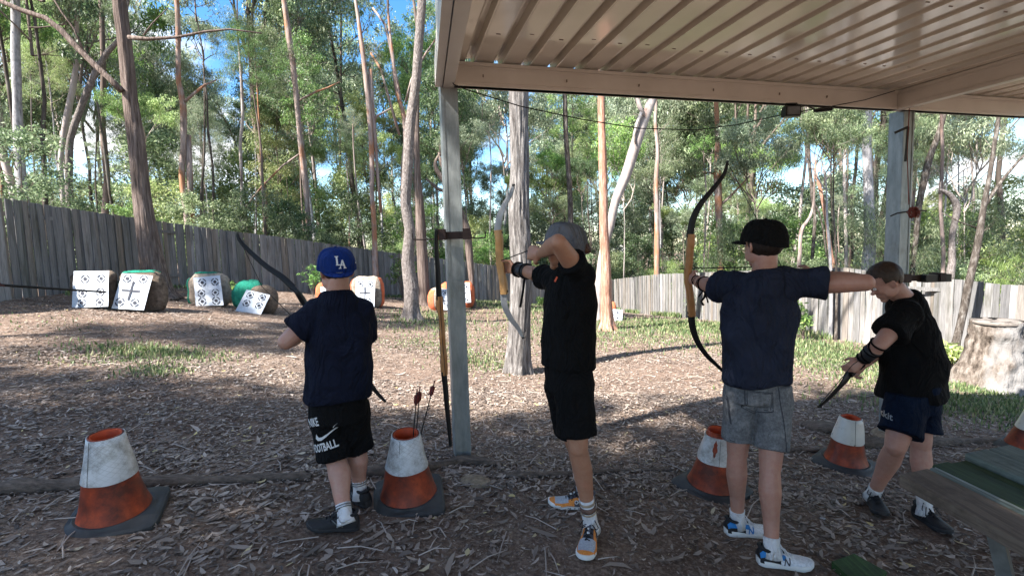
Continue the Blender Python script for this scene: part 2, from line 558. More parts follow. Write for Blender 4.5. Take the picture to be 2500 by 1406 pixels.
def denim():
    t = NT('acid_wash_denim'); v = t.coords()
    f = t.noise(v, 16, 8, .75); g = t.noise(v, 60, 5, .8)
    c = t.ramp(f, [(.32, (.045, .047, .053)), (.5, (.105, .108, .115)), (.68, (.24, .245, .255))])
    c = t.mix(.5, c, t.ramp(g, [(.35, (.05, .052, .058)), (.65, (.22, .225, .235))]))
    t.color(c); t.set(Roughness=.9); t.bump(t.noise(v, 260, 3), .4, .0015); return t.m
M['denim'] = denim()
M['denim_dark'] = fabric('denim_seam', (.045, .047, .055))
M['capblue'] = fabric('royal_blue_wool', (.006, .022, .115), .15, .8)
M['capgrey'] = fabric('grey_wool', (.12, .12, .13), .3, .9)
M['capblack'] = fabric('black_wool', (.006, .006, .006))
M['white'] = fabric('white_knit', (.62, .61, .62), .06, .8)
M['whiteprint'] = simple('white_print', (.55, .55, .55), .6, var=.04)
M['hair_brown'] = simple('brown_hair', (.032, .018, .011), .5, var=.5, scale=60, bump=.9, bdist=.004)
M['hair_dark'] = simple('dark_hair', (.014, .008, .006), .5, var=.5, scale=60, bump=.9, bdist=.004)
M['hair_red'] = simple('auburn_hair', (.06, .022, .010), .5, var=.5, scale=60, bump=.9, bdist=.004)
M['eyewhite'] = simple('eye', (.55, .52, .5), .2, var=.02)
M['shoe_black'] = simple('black_mesh_shoe', (.012, .012, .014), .6, scale=90, bump=.5, bdist=.002)
M['sole_black'] = simple('black_sole', (.03, .03, .033), .6)
M['shoe_orange'] = simple('orange_shoe', (.62, .22, .045), .65, scale=90, bump=.4, bdist=.002)
M['shoe_grey'] = simple('grey_mesh', (.34, .36, .40), .7, scale=120, bump=.5, bdist=.002)
M['shoe_dgrey'] = simple('dark_grey_mesh', (.07, .07, .085), .7, scale=120, bump=.5, bdist=.002)
M['shoe_white'] = simple('white_mesh', (.60, .62, .66), .6, scale=90, bump=.3, bdist=.002)
M['shoe_blue'] = simple('blue_shoe_panel', (.015, .16, .42), .5)
M['sole_white'] = simple('white_sole', (.66, .66, .65), .55, var=.1)
M['brown_stripe'] = fabric('brown_stripe', (.16, .10, .08)); M['tan_stripe'] = fabric('tan_stripe', (.40, .31, .22))
M['leather'] = simple('black_leather_guard', (.022, .022, .025), .45, bump=.3)
M['wood_light'] = simple('pale_riser_wood', (.40, .22, .085), .4, var=.15, scale=12)
M['wood_mid'] = simple('brown_riser_wood', (.38, .17, .06), .35, var=.2, scale=12)
M['wood_dark'] = simple('dark_riser_wood', (.05, .026, .014), .35)
M['limb_black'] = simple('black_limb', (.006, .006, .007), .45, var=.1, spec=.25)
M['limb_grey'] = simple('silver_limb', (.20, .205, .215), .3, var=.05, spec=.5)
M['limb_orange'] = simple('orange_edge', (.62, .17, .03), .4)
M['string'] = simple('dark_string', (.015, .014, .013), .8)
M['redstring'] = simple('red_brown_cord', (.16, .035, .025), .8)
M['fletch'] = simple('red_brown_fletching', (.15, .025, .02), .7)
M['paper'] = simple('target_paper', (.45, .485, .54), .8, var=.06, scale=12, bump=.6, bdist=.01)
M['ink'] = simple('target_ink', (.035, .037, .05), .8, var=.2)
M['bluenock'] = simple('blue_vane', (.25, .35, .55), .6)
def hess(name, a, b):
    t = NT(name); v = t.coords(); f = t.noise(v, 14, 8, .7)
    t.color(t.ramp(f, [(.3, a), (.7, b)])); t.bump(t.noise(v, 50, 8, .8), .9, .02); t.set(Roughness=1.0); return t.m
M['hessian'] = hess('hessian_bale', (.05, .035, .027), (.19, .145, .11))
M['hessian_light'] = hess('worn_foam_bale', (.15, .12, .095), (.38, .32, .26))
M['green_wrap'] = hess('green_plastic_wrap', (.008, .10, .065), (.015, .22, .15))
M['orange_wrap'] = hess('orange_wrap', (.38, .085, .035), (.60, .18, .09))
M['wood_table'] = None
def timber(name, a, b, zs=(8, .5, 8)):
    t = NT(name); v = t.coords(zs); f = t.noise(v, 6, 8, .7); f2 = t.noise(t.coords(), 7, 6, .7)
    c = t.ramp(f, [(.3, a), (.7, b)])
    c = t.mix(t.ramp(f2, [(.5, (0,) * 3), (.75, (.7,) * 3)]), c, [k * .45 for k in a])
    t.color(c); t.bump(f, .6, .006); t.set(Roughness=.8); return t.m
M['tbl_brown'] = timber('table_timber', (.08, .06, .046), (.20, .155, .12))
M['tbl_green'] = timber('table_green_paint', (.02, .035, .02), (.045, .085, .038))
M['tbl_grey'] = timber('table_grey_green', (.07, .095, .085), (.19, .23, .215))
M['tbl_white'] = timber('table_white_line', (.12, .14, .13), (.36, .39, .37))
M['moss'] = timber('mossy_plank', (.015, .035, .012), (.05, .11, .03))
M['log'] = timber('fallen_log', (.035, .026, .021), (.17, .13, .105), (2, 9, 9))
M['stump'] = bark('stump_wood', (.02, .015, .012), (.13, .105, .088), (.26, .23, .205), 13, .35, 1.0, patch=(.19, .18, .175), patchpos=.55)
M['stumptop'] = timber('stump_top', (.12, .10, .085), (.25, .22, .20))
M['rust'] = simple('rusty_rod', (.05, .03, .025), .6)
M['rack'] = simple('dark_rack_timber', (.035, .018, .014), .6, bump=.3)
M['concrete'] = simple('concrete_footing', (.22, .17, .12), .95, var=.4, scale=30, bump=.8, bdist=.01)
M['rubber'] = simple('black_rubber', (.035, .036, .038), .6, var=.35, scale=8, bump=.2)
M['plastic_black'] = simple('black_plastic', (.012, .012, .012), .35)
M['lens_glass'] = simple('flood_lens', (.10, .11, .12), .1, spec=.8)
M['metal_grey'] = simple('grey_painted_metal', (.12, .125, .12), .5)
def cone_orange():
    t = NT('dirty_orange_plastic'); v = t.coords((1, 1, 1), 'Object', True); f = t.noise(v, 7, 8, .7)
    sx = t.n.new('ShaderNodeSeparateXYZ'); t.l.new(t.coords(), sx.inputs[0])
    c = t.ramp(f, [(.38, (.085, .020, .012)), (.55, (.22, .036, .014)), (.74, (.46, .075, .022))])
    t.color(c); t.set(Roughness=.45); return t.m
M['cone_orange'] = cone_orange()
M['cone_in'] = simple('orange_inside', (.50, .07, .02), .6)
def cone_white(dirty):
    t = NT('reflective_sleeve_worn' if dirty else 'reflective_sleeve')
    tc = t.n.new('ShaderNodeUVMap')
    mp = t.n.new('ShaderNodeMapping'); t.l.new(tc.outputs[0], mp.inputs[0])
    mp.inputs['Scale'].default_value = (1, 1, 1)
    sx = t.n.new('ShaderNodeSeparateXYZ'); t.l.new(mp.outputs[0], sx.inputs[0])
    def line(sgn):
        a = t.n.new('ShaderNodeMath'); a.operation = 'MULTIPLY'; a.inputs[1].default_value = 17.0; t.l.new(sx.outputs[0], a.inputs[0])
        b = t.n.new('ShaderNodeMath'); b.operation = 'MULTIPLY'; b.inputs[1].default_value = 9.0 * sgn; t.l.new(sx.outputs[1], b.inputs[0])
        c = t.n.new('ShaderNodeMath'); c.operation = 'ADD'; t.l.new(a.outputs[0], c.inputs[0]); t.l.new(b.outputs[0], c.inputs[1])
        d = t.n.new('ShaderNodeMath'); d.operation = 'FRACT'; t.l.new(c.outputs[0], d.inputs[0])
        e = t.n.new('ShaderNodeMath'); e.operation = 'LESS_THAN'; e.inputs[1].default_value = .09; t.l.new(d.outputs[0], e.inputs[0])
        return e.outputs[0]
    m = t.n.new('ShaderNodeMath'); m.operation = 'MAXIMUM'; t.l.new(line(1), m.inputs[0]); t.l.new(line(-1), m.inputs[1])
    f = t.noise(t.coords((1, 1, 1), 'Object', True), 9, 8, .75)
    base = t.ramp(f, [(.35, (.20, .19, .17)), (.55, (.52, .53, .54)), (.8, (.62, .63, .65))] if not dirty else [(.38, (.10, .09, .08)), (.43, (.50, .49, .46)), (.8, (.58, .57, .54))])
    if not dirty: base = t.mix(t.mix(m.outputs[0], (0, 0, 0), t.ramp(t.noise(t.coords((1, 1, 1), 'Object', True), 5, 4), [(.4, (.1,) * 3), (.62, (.75,) * 3)])), base, (.24, .24, .245))
    t.color(base); t.set(Roughness=.32, Specular_IOR_Level=.6); return t.m
M['cone_white'] = cone_white(False); M['cone_white_d'] = cone_white(True)
# ------------------------------------------------------------------ ground
def build_ground():
    def axis(lo, hi, fine_lo, fine_hi, step, far):
        a = list(np.arange(fine_lo, fine_hi, step))
        l = []; x = fine_lo; s = step
        while x > lo: s = min(s * 1.25, far); x -= s; l.append(x)
        r = []; x = a[-1]; s = step
        while x < hi: s = min(s * 1.25, far); x += s; r.append(x)
        return np.array(l[::-1] + a + r)
    xs = axis(-260, 260, -11, 12, .16, 25); ys = axis(-60, 380, -2, 27, .16, 25)
    X, Y = np.meshgrid(xs, ys)
    Z = ZT(X.ravel(), Y.ravel())
    near = (np.abs(X.ravel()) < 13) & (Y.ravel() < 28)
    for i in np.nonzero(near)[0]:
        Z[i] += 0.018 * noise.noise(Vector((X.ravel()[i] * 1.9, Y.ravel()[i] * 1.9, 0)))
    V = np.c_[X.ravel(), Y.ravel(), Z]
    nx, ny = len(xs), len(ys)
    i, j = np.meshgrid(np.arange(nx - 1), np.arange(ny - 1))
    a = (j * nx + i).ravel()
    F = np.c_[a, a + 1, a + nx + 1, a + nx]
    o = link_mesh('ground', np_mesh('ground', V, F), M['soil'])
    tag(o, kind='structure')
build_ground()

# ------------------------------------------------------------------ fences of single palings
def paling_meshes():
    out = []
    for k in range(7):
        r = random.Random(k)
        b = MB()
        w = .128; th = .016; H = 1.0
        bow = r.uniform(-.006, .006); rings = []
        for t in (0, .33, .66, 1.0):
            dx = bow * math.sin(t * math.pi); dy = r.uniform(-.004, .004)
            tilt = r.uniform(-.008, .008) if t == 1 else 0
            hw = w / 2 * r.uniform(.97, 1.0)
            rings.append([(-hw + dx, -th / 2 + dy, t * H - tilt * .5), (hw + dx, -th / 2 + dy, t * H + tilt * .5), (hw + dx, th / 2 + dy, t * H + tilt * .5), (-hw + dx, th / 2 + dy, t * H - tilt * .5)])
        b.loft(rings, True)
        out.append(b.mesh('paling'))
    for me in out: me.materials.append(M['paling'])
    return out
PAL = paling_meshes()

def build_fence(nodes, label, s_start=0.0):
    pts = []
    for (px, pt, pb, Y) in nodes:
        p = W(px, pb, Y); q = W(px, pt, Y); pts.append((p.x, p.y, q.z))
    P = np.array(pts)
    seg = np.sqrt((np.diff(P[:, :2], axis=0) ** 2).sum(1)); S = np.r_[0, np.cumsum(seg)]
    L = S[-1]
    f = thing('paling_fence', label, 'fence', (pts[0][0], pts[0][1], zt(pts[0][0], pts[0][1])))
    step = max(0.118, L / 292)
    n = int(L / step)
    r = random.Random(len(nodes))
    f_loc = Vector(f.location)
    for i in range(n):
        s = (i + .5) * step
        x = float(np.interp(s, S, P[:, 0])); y = float(np.interp(s, S, P[:, 1])); zt_ = float(np.interp(s, S, P[:, 2]))
        x2 = float(np.interp(s + .3, S, P[:, 0])); y2 = float(np.interp(s + .3, S, P[:, 1]))
        x1 = float(np.interp(s - .3, S, P[:, 0])); y1 = float(np.interp(s - .3, S, P[:, 1]))
        a = math.atan2(y2 - y1, x2 - x1)
        z0 = zt(x, y) - .06
        h = max(1.0, zt_ - z0 + r.uniform(-.012, .012))
        o = bpy.data.objects.new('paling', r.choice(PAL)); COL.objects.link(o); o.parent = f
        off = .011 if i % 2 else -.011
        nx, ny = math.sin(a), -math.cos(a)
        o.location = Vector((x + nx * off, y + ny * off, z0)) - f_loc
        o.rotation_euler = (r.uniform(-.006, .006), r.uniform(-.012, .012), a + (math.pi if r.random() < .5 else 0) + r.uniform(-.02, .02))
        o.scale = (step / .118 * r.uniform(.98, 1.04), 1, h)
    # rails and posts on the far side
    for k in range(int(L / 1.2) + 1):
        s = min(k * 1.2 + .4, L)
        x = float(np.interp(s, S, P[:, 0])); y = float(np.interp(s, S, P[:, 1])); z = float(np.interp(s, S, P[:, 2]))
        x2 = float(np.interp(s + 1.2, S, P[:, 0])); y2 = float(np.interp(s + 1.2, S, P[:, 1])); z2 = float(np.interp(s + 1.2, S, P[:, 2]))
        a = math.atan2(y2 - y + 1e-6, x2 - x); nx, ny = -math.sin(a) * .15, math.cos(a) * .15
        g = zt(x, y)
        if k % 2 == 0: MB().box((0, 0, (z - g - .1) / 2), (.09, .09, z - g - .1)).build('post', M['paling'], f).location = Vector((x + nx, y + ny, g)) - f_loc
        if k < int(L / 1.2):
            for dz in (.25, 1.45):
                p0 = Vector((x + nx * .45, y + ny * .45, z - dz)); p1 = Vector((x2 + nx * .45, y2 + ny * .45, z2 - dz))
                MB().bar(p0 - f_loc, p1 - f_loc, .04, .07).build('rail', M['paling'], f)
    return f
build_fence(FENCE_BACK, 'weathered grey paling fence running down the left side and across the back of the range')
build_fence(FENCE_SIDE, 'sunlit grey paling fence along the right side behind the tree stump')

# ------------------------------------------------------------------ shelter: roof, beams, posts
BT = .257                                                    # the front beam recedes to the right
def beam_pt(px, py=None):
    Y = 3.6 * (1 + BT * .119) / (1 - BT * (px - 1250) / 1200)
    if py is None: py = 212 + (px - 1107) * (268 - 212) / (2190 - 1107)
    return W(px, py, Y)
BL = beam_pt(1107); BR = beam_pt(2190)
ZB = BL.z
BD = (BR - BL); BD.z = 0; BD.normalize()
rd = ray(985, 560); RD = Vector((rd.x, rd.y, 0)).normalized()    # forward direction of the ribs
RSL = rd.z / math.hypot(rd.x, rd.y)
NB = Vector((-BD.y, BD.x, 0))
BH = .165
BEND = BL + BD * 6.6; BEND.z = ZB
BR.z = ZB
shelter = thing('open_shelter', 'open beige metal shelter roof on galvanised steel posts over the shooters', 'shelter', (BL.x, BL.y, zt(BL.x, BL.y)))
def sh(mb, name, mat, smooth=False):
    return mb.build(name, mat, shelter, local=False, smooth=smooth)
def beam(p0, p1, name='beam'):
    b = MB(); up = Vector((0, 0, 1))
    c0 = p0 + up * BH / 2; c1 = p1 + up * BH / 2
    b.bar(c0, c1, .055, BH)
    for z in (.012, BH - .012): b.bar(p0 + up * z, p1 + up * z, .075, .024)
    for z in (.034, BH - .036): b.bar(p0 + up * z, p1 + up * z, .063, .008)
    return sh(b, name, M['beam'])
beam(BL - BD * .02, BR - BD * .04)
beam(BR + BD * .045, BEND)
# beams running back from the front one
def back_dir(): 
    v = -RD.copy(); v.z = 0; return v
b2 = BR - NB * .0
beam(b2 + NB * .03, b2 + back_dir() * 6.0 + Vector((0, 0, -RSL * 6.0 * .6)))
fd = (PZ(1127, 0, ZB) - BL); fd.z = 0; fd.normalize()
fd = (fd * .6 + back_dir() * .4).normalized()
fasc0 = BL - BD * .03 + NB * .04
beam(fasc0, fasc0 + fd * 7.0 - Vector((0, 0, .25)), 'side_beam')
gb = MB(); g0 = fasc0 - BD * .07
gb.bar(g0 + Vector((0, 0, .09)), g0 + fd * 7 + Vector((0, 0, -.16)), .05, .17); sh(gb, 'gutter', M['beam'])
# roof sheets: pans with recessed ribs seen from below
zdeck = ZB + BH + .006
PITCHR = .205
def roof_sheet(i, length=8.6):
    b = MB(); s0 = BL + BD * (i * PITCHR - .05); s0.z = zdeck
    across = BD
    prof = [(0, 0), (.045, .004), (.090, 0), (.135, 0), (.142, .042), (.188, .042), (.195, 0)]
    prof = [(0, 0), (.008, .004), (.128, .004), (.136, 0), (.141, .062), (.193, .062), (.198, 0), (.205, 0)]
    f0 = s0 + RD * .10; f0.z = zdeck + RSL * .10
    f1 = s0 - RD * length; f1.z = zdeck - RSL * length * .8
    rings = []
    for base in (f0, f1):
        lo = [base + across * x + Vector((0, 0, z)) for x, z in prof]
        hi = [base + across * x + Vector((0, 0, z + .0025)) for x, z in prof][::-1]
        rings.append(lo + hi)
    b.loft(rings, True)
    return sh(b, 'roof_sheet', M['roof'])
for i in range(0, 33): roof_sheet(i)
# screws and small bolts under the beam
b = MB(); rs_ = random.Random(4)
for i in range(33):
    for k in (.55, 1.45, 2.35, 3.25):
        s0 = BL + BD * (i * PITCHR - .05 + .07 + rs_.uniform(-.012, .012)) - RD * (k + rs_.uniform(-.03, .03)); s0.z = zdeck + .0035 - RSL * k * .8
        b.box(s0, (.028, .004, .004), Matrix.Rotation(math.atan2(BD.y, BD.x), 3, 'Z'))
sh(b, 'roof_screws', M['beam_line'])['kind'] = 'stuff'
for px in (1178, 1380, 1555, 1735, 1895, 2010):
    q = beam_pt(px); q.z = ZB + BH * .45
    b = MB(); b.box(q - NB * .036, (.007, .010, .018)); sh(b, 'bolt', M['beam_line'])
def post(x, y, w, top, name='post'):
    g = zt(x, y) - .05
    a = math.atan2(BD.y, BD.x); R = Matrix.Rotation(a, 3, 'Z')
    b = MB()
    b.box((x, y, (g + top) / 2), (w, w, top - g), R)
    for s in (-1, 1):
        off = R @ Vector((s * (w / 2 - .011), -w / 2 - .002, 0))
        b.box((x + off.x, y + off.y, (g + top) / 2), (.018, .006, top - g - .004), R)
    return sh(b, name, M['galv'])
pb = W(1137, 1150, 3.62); pt_ = W(1080, 60, 3.62)
post((pb.x + pt_.x) / 2 - .008, 3.69, .122, 4.3)
px2 = W(2203, 400, 4.72)
post(px2.x, px2.y + .03, .135, ZB + .01)
P1X, P2X = Vector(((pb.x + pt_.x) / 2, 3.69, 0)), Vector((px2.x, px2.y + .03, 0))

def lump(b, c, r, amp=.25, f=2.0, sq=(1, 1, 1), nu=16, nv=10):
    k = len(b.v); b.ellip(c, Vector((r[0], 0, 0)), Vector((0, r[1], 0)), Vector((0, 0, r[2])), nu, nv)
    for i in range(k, len(b.v)):
        v = Vector(b.v[i]); d = v - Vector(c)
        b.v[i] = tuple(Vector(c) + d * (1 + amp * noise.noise(Vector((v.x * f / r[0] * .3, v.y * f / r[0] * .3, v.z * f / r[0] * .3)))))
q = G(1170, 1182)
b = MB(); lump(b, q + Vector((-.02, .03, -.01)), (.12, .10, .055), .5)
sh(b, 'footing', M['concrete'], True)
q = Vector((P2X.x, P2X.y, zt(P2X.x, P2X.y)))
b = MB(); lump(b, q, (.16, .16, .06), .5)
sh(b, 'footing', M['concrete'], True)

# bow rack on the left post
def rack(c, w, rods, label, ry=0):
    t = thing('bow_rack', label, 'bow rack', c, math.atan2(BD.y, BD.x) * .3)
    b = MB(); b.box((0, -.015, 0), (w, .05, .052)); b.build('board', M['rack'], t)
    for s in (-1, 1):
        MB().box((s * (w / 2 - .03), -.05, .006), (.055, .12, .075)).build('block', M['rack'], t)
    if rods:
        for s, L in ((-1, rods[0]), (1, rods[1])):
            MB().tube([(s * (w / 2 - .02), -.07, -.02), (s * (w / 2 + L * .5), -.08, -.026), (s * (w / 2 + L), -.085, -.022), (s * (w / 2 + L + .004), -.085, .02)], .005, 6).build('peg_rod', M['rust'], t)
    return t
rk = W(1110, 575, 3.56)
rack(rk, .235, (.17, .10), 'dark timber bow rack with thin metal pegs on the left post')
rk2 = W(2235, 678, 4.55)
t = rack(rk2, .40, None, 'dark timber bow rack on the right post behind the bowed head')
MB().box((.14, -.05, -.004), (.25, .09, .07)).build('ledge', M['plastic_black'], t)

# sagging cable, flood light, cord on the right post
cab = [(1093, 150, 3.58), (1098, 190, 3.54), (1108, 207, 3.5), (1140, 220, 3.52), (1270, 260, 3.6), (1420, 292, 3.75), (1560, 314, 3.9), (1700, 318, 4.0), (1800, 305, 4.1), (1890, 285, 4.15), (1960, 272, 4.2), (2020, 262, 4.3), (2110, 245, 4.4), (2185, 222, 4.52)]
tag(MB().tube([W(*c) for c in cab], .0042, 5).build('cable', M['string'], smooth=True), 'thin dark cable sagging between the two shelter posts', 'cable')
tag(MB().tube([W(x, y, 3.54) for x, y in ((1070, 0), (1072, 40), (1080, 110), (1092, 150), (1097, 195))], .004, 5).build('cord', M['redstring'], smooth=True), 'red-brown cord running up the left steel post', 'cord')
fl = W(1932, 273, 4.12)
t = thing('floodlight', 'small black floodlight hung under the front beam', 'floodlight', fl)
b = MB(); b.box((0, 0, 0), (.125, .06, .085)); b.box((0, .04, 0), (.10, .03, .065)); b.build('housing', M['plastic_black'], t)
for k in range(5): MB().box((-.045 + k * .022, .058, 0), (.005, .02, .06)).build('cooling_fin', M['plastic_black'], t)
MB().box((0, -.033, 0), (.10, .008, .062)).build('lens', M['lens_glass'], t)
MB().tube([(-.05, 0, .03), (-.045, 0, .065), (.045, 0, .065), (.05, 0, .03)], .006, 6).build('bracket', M['plastic_black'], t)
MB().tube([Vector(W(*c)) - fl for c in ((1950, 262, 4.12), (1968, 258, 4.12), (1990, 268, 4.14), (2022, 264, 4.18), (2030, 262, 4.2))], .007, 6).build('lead', M['plastic_black'], t)
MB().tube([(.19, 0, 0.0), (.26, 0, .004), (.33, 0, .012)], .014, 8).build('plug', M['plastic_black'], t)
def ppost(px, py): return W(px, py, P2X.y - .115)
cord = [ppost(x, y) for x, y in ((2222, 225), (2220, 270), (2217, 320), (2215, 380), (2217, 440), (2219, 500))]
t = thing('coiled_cord', 'coil of red-brown cord hanging from the right steel post', 'cord', ppost(2219, 520))
MB().tube([p - t.location for p in cord], .004, 5).build('strand', M['redstring'], t)
for k in range(9):
    r = random.Random(k); pts = []
    for j in range(13):
        a = j / 12 * 2 * math.pi
        pts.append(Vector((math.cos(a) * (.026 + r.uniform(-.005, .007)) + r.uniform(-.01, .01), -.02 - .008 * k, math.sin(a) * (.042 + r.uniform(-.006, .007)) + r.uniform(-.01, .012))))
    MB().tube(pts, .005, 5).build('loop', M['redstring'], t)
st = thing('black_strap', 'black webbing strap taped round the right steel post', 'strap', ppost(2205, 320))
for pl in (((2184, 325), (2218, 310)), ((2217, 310), (2214, 350), (2210, 395)), ):
    pp = [ppost(*c) - st.location for c in pl]
    for i in range(len(pp) - 1): MB().bar(pp[i], pp[i + 1], .004, .022, up=Vector((1, 0, .3))).build('webbing', M['plastic_black'], st)
tag(MB().tube([ppost(2174, 528), ppost(2190, 521), ppost(2215, 517), ppost(2235, 514), ppost(2262, 515)], .007, 6).build('tie', M['plastic_black']), 'black tie holding the cord coil to the right post', 'tie')

# ------------------------------------------------------------------ logs on the shooting line
def log(pts, r, label, lift=.5, seed=0):
    P = []; R = []
    q = [G(x, y) for x, y in pts]
    L = sum((q[i + 1] - q[i]).length for i in range(len(q) - 1))
    n = max(10, int(L / .07))
    from itertools import accumulate
    cum = [0] + list(accumulate((q[i + 1] - q[i]).length for i in range(len(q) - 1)))
    for i in range(n + 1):
        s = L * i / n
        x = np.interp(s, cum, [k.x for k in q]); y = np.interp(s, cum, [k.y for k in q])
        rr = r * (1 - .35 * i / n) * (1 + .12 * noise.noise(Vector((s * 2, seed, 0)))) * (.6 if i in (0, n) else 1)
        P.append(Vector((x, y + .012 * math.sin(s * 3 + seed), zt(x, y) + rr * lift))); R.append(rr)
    b = MB(); b.tube(P, R, 18, True, amp=.55, nf=2.6, ridges=7)
    return tag(autosmooth(b.build('log', M['log'], origin=P[0])), label, 'log')
log([(-120, 1212), (0, 1203), (250, 1190), (480, 1180), (620, 1172), (760, 1166)], .048, 'long grey weathered log lying behind the far left cone')
log([(890, 1160), (960, 1158), (1060, 1143), (1130, 1128), (1210, 1135)], .052, 'split dark log at the foot of the left steel post', seed=3)
log([(1225, 1162), (1400, 1160), (1560, 1152), (1650, 1150)], .024, 'thin pole on the ground behind the man in orange shoes', seed=5)
log([(1900, 1106), (1960, 1104), (2060, 1103)], .028, 'short pole on the ground behind the second cone from the right', seed=7)
log([(2105, 1090), (2280, 1086), (2400, 1082), (2520, 1078)], .052, 'thick log on the ground at the right below the stump', seed=9)
log([(1236, 1175), (1262, 1215), (1290, 1245)], .012, 'thin stick lying on bare soil left of the orange shoes', seed=11)
log([(1940, 1130), (1960, 1160), (1975, 1180)], .014, 'short dead stick lying between the two right cones', seed=12)

# ------------------------------------------------------------------ traffic cones
CONE_SPOTS = []
def cone(px, py, label, rz, dirty=False, H=.435, r0=.165, r1=.083, split=.47, tear=False, tilt=(0, 0), base=.222):
    c = G(px, py); CONE_SPOTS.append((c.x, c.y))
    nrm = Vector((-(zt(c.x + .2, c.y) - zt(c.x - .2, c.y)) / .4, -(zt(c.x, c.y + .2) - zt(c.x, c.y - .2)) / .4, 1)).normalized()
    t = thing('traffic_cone', label, 'traffic cone', c)
    e = nrm.to_track_quat('Z', 'Y').to_euler()
    t.rotation_euler = (e.x + tilt[0], e.y + tilt[1], rz)
    b = MB(); rings = []
    for z, s, n in ((0.0, 1.0, 9), (.022, .985, 9), (.034, .93, 7), (.038, .84, 4.5)):
        ring = []
        for j in range(40):
            a = 2 * math.pi * j / 40
            ca, sa = math.cos(a), math.sin(a)
            k = (abs(ca) ** n + abs(sa) ** n) ** (-1 / n)
            ring.append(Vector((ca * k * base * s, sa * k * base * s, z)))
        rings.append(ring)
    ring = [Vector((math.cos(2 * math.pi * j / 40) * (r0 + .022), math.sin(2 * math.pi * j / 40) * (r0 + .022), .052)) for j in range(40)]
    rings.append(ring); rings.append([v * .96 for v in ring])
    b.loft(rings); autosmooth(b.build('base', M['rubber'], t), 30)
    def rad(z): return r0 + (r1 - r0) * z / H + .012 * math.exp(-z / .03)
    def dent(j, z): return .010 * noise.noise(Vector((math.cos(j * math.pi / 24) * 1.3 + px, math.sin(j * math.pi / 24) * 1.3, z * 6)))
    def shell(z0, z1, off, name, mat, steps=7, inner=False):
        b = MB(); rings = []
        for i in range(steps + 1):
            z = z0 + (z1 - z0) * i / steps
            rings.append([Vector((math.cos(2 * math.pi * j / 48) * (rad(z) + off + dent(j, z)), math.sin(2 * math.pi * j / 48) * (rad(z) + off + dent(j, z)), z + .045)) for j in range(48)])
        for i in range(steps, -1, -1):
            z = z0 + (z1 - z0) * i / steps
            rings.append([Vector((math.cos(2 * math.pi * j / 48) * (rad(z) + off - .004 + dent(j, z)), math.sin(2 * math.pi * j / 48) * (rad(z) + off - .004 + dent(j, z)), z + .045)) for j in range(48)])
        b.loft(rings, False)
        o = b.build(name, mat, t, smooth=True)
        uv = o.data.uv_layers.new(name='UVMap')
        d = np.empty(len(o.data.loops) * 2, np.float32); vi = np.empty(len(o.data.loops), np.int32)
        o.data.loops.foreach_get('vertex_index', vi)
        co = np.array([v.co[:] for v in o.data.vertices])
        ang = (np.arctan2(co[vi, 1], co[vi, 0]) / (2 * math.pi)) % 1.0
        lt = np.array([p.loop_total for p in o.data.polygons]); k = 0
        for n in lt:
            s = ang[k:k + n]
            if s.max() - s.min() > .5: s[s < .5] += 1.0
            k += n
        d[0::2] = ang; d[1::2] = co[vi, 2] * 4
        uv.data.foreach_set('uv', d)
        return o
    shell(0, H, -.002, 'body', M['cone_orange'], 9)
    shell(.02, H - .003, -.0095, 'lining', M['cone_in'], 5)
    top = H + (-.004 if not tear else -.03)
    shell(H * split, top, .0035, 'reflective_sleeve', M['cone_white_d'] if dirty else M['cone_white'])
    # seam of the sleeve
    sa = math.radians(-100) - rz
    b = MB()
    pts = [Vector((math.cos(sa) * (rad(H * split) + .0055), math.sin(sa) * (rad(H * split) + .0055), H * split + .047)), Vector((math.cos(sa) * (rad(top) + .0055), math.sin(sa) * (rad(top) + .0055), top + .043))]
    b.tube(pts, .0016, 5); b.build('seam', M['metal_grey'], t)
    if tear:
        b = MB(); a0 = math.radians(-118) - rz; vs = []
        n = 9
        for i in range(n):
            z = H * .60 + (H * .30) * i / (n - 1); w = .13 * math.sin(math.pi * i / (n - 1)) * (1 + .3 * math.sin(i * 2.3)) + .01
            for s in (-1, 1): vs.append(Vector((math.cos(a0 + s * w) * (rad(z) + .0065), math.sin(a0 + s * w) * (rad(z) + .0065), z + .045)))
        b.add(vs, [(2 * i, 2 * i + 1, 2 * i + 3, 2 * i + 2) for i in range(n - 1)]); b.build('torn_patch', M['cone_orange'], t)
    return t
cone(285, 1262, 'leftmost traffic cone, grubby white sleeve over orange, on the left of the log', math.radians(24), H=.44, r0=.158, r1=.082)
c2 = cone(998, 1216, 'traffic cone holding three arrows beside the left steel post', math.radians(12), H=.40)
cone(1736, 1192, 'traffic cone with a torn sleeve behind the denim shorts', math.radians(38), tear=True, H=.405, r0=.155, r1=.078)
cone(2062, 1134, 'traffic cone with badly scratched sleeve in front of the boy looking down', math.radians(40), dirty=True, H=.385, r0=.155, r1=.075)
cone(2508, 1100, 'traffic cone cut by the right frame edge behind the table', math.radians(30), dirty=True, H=.39)

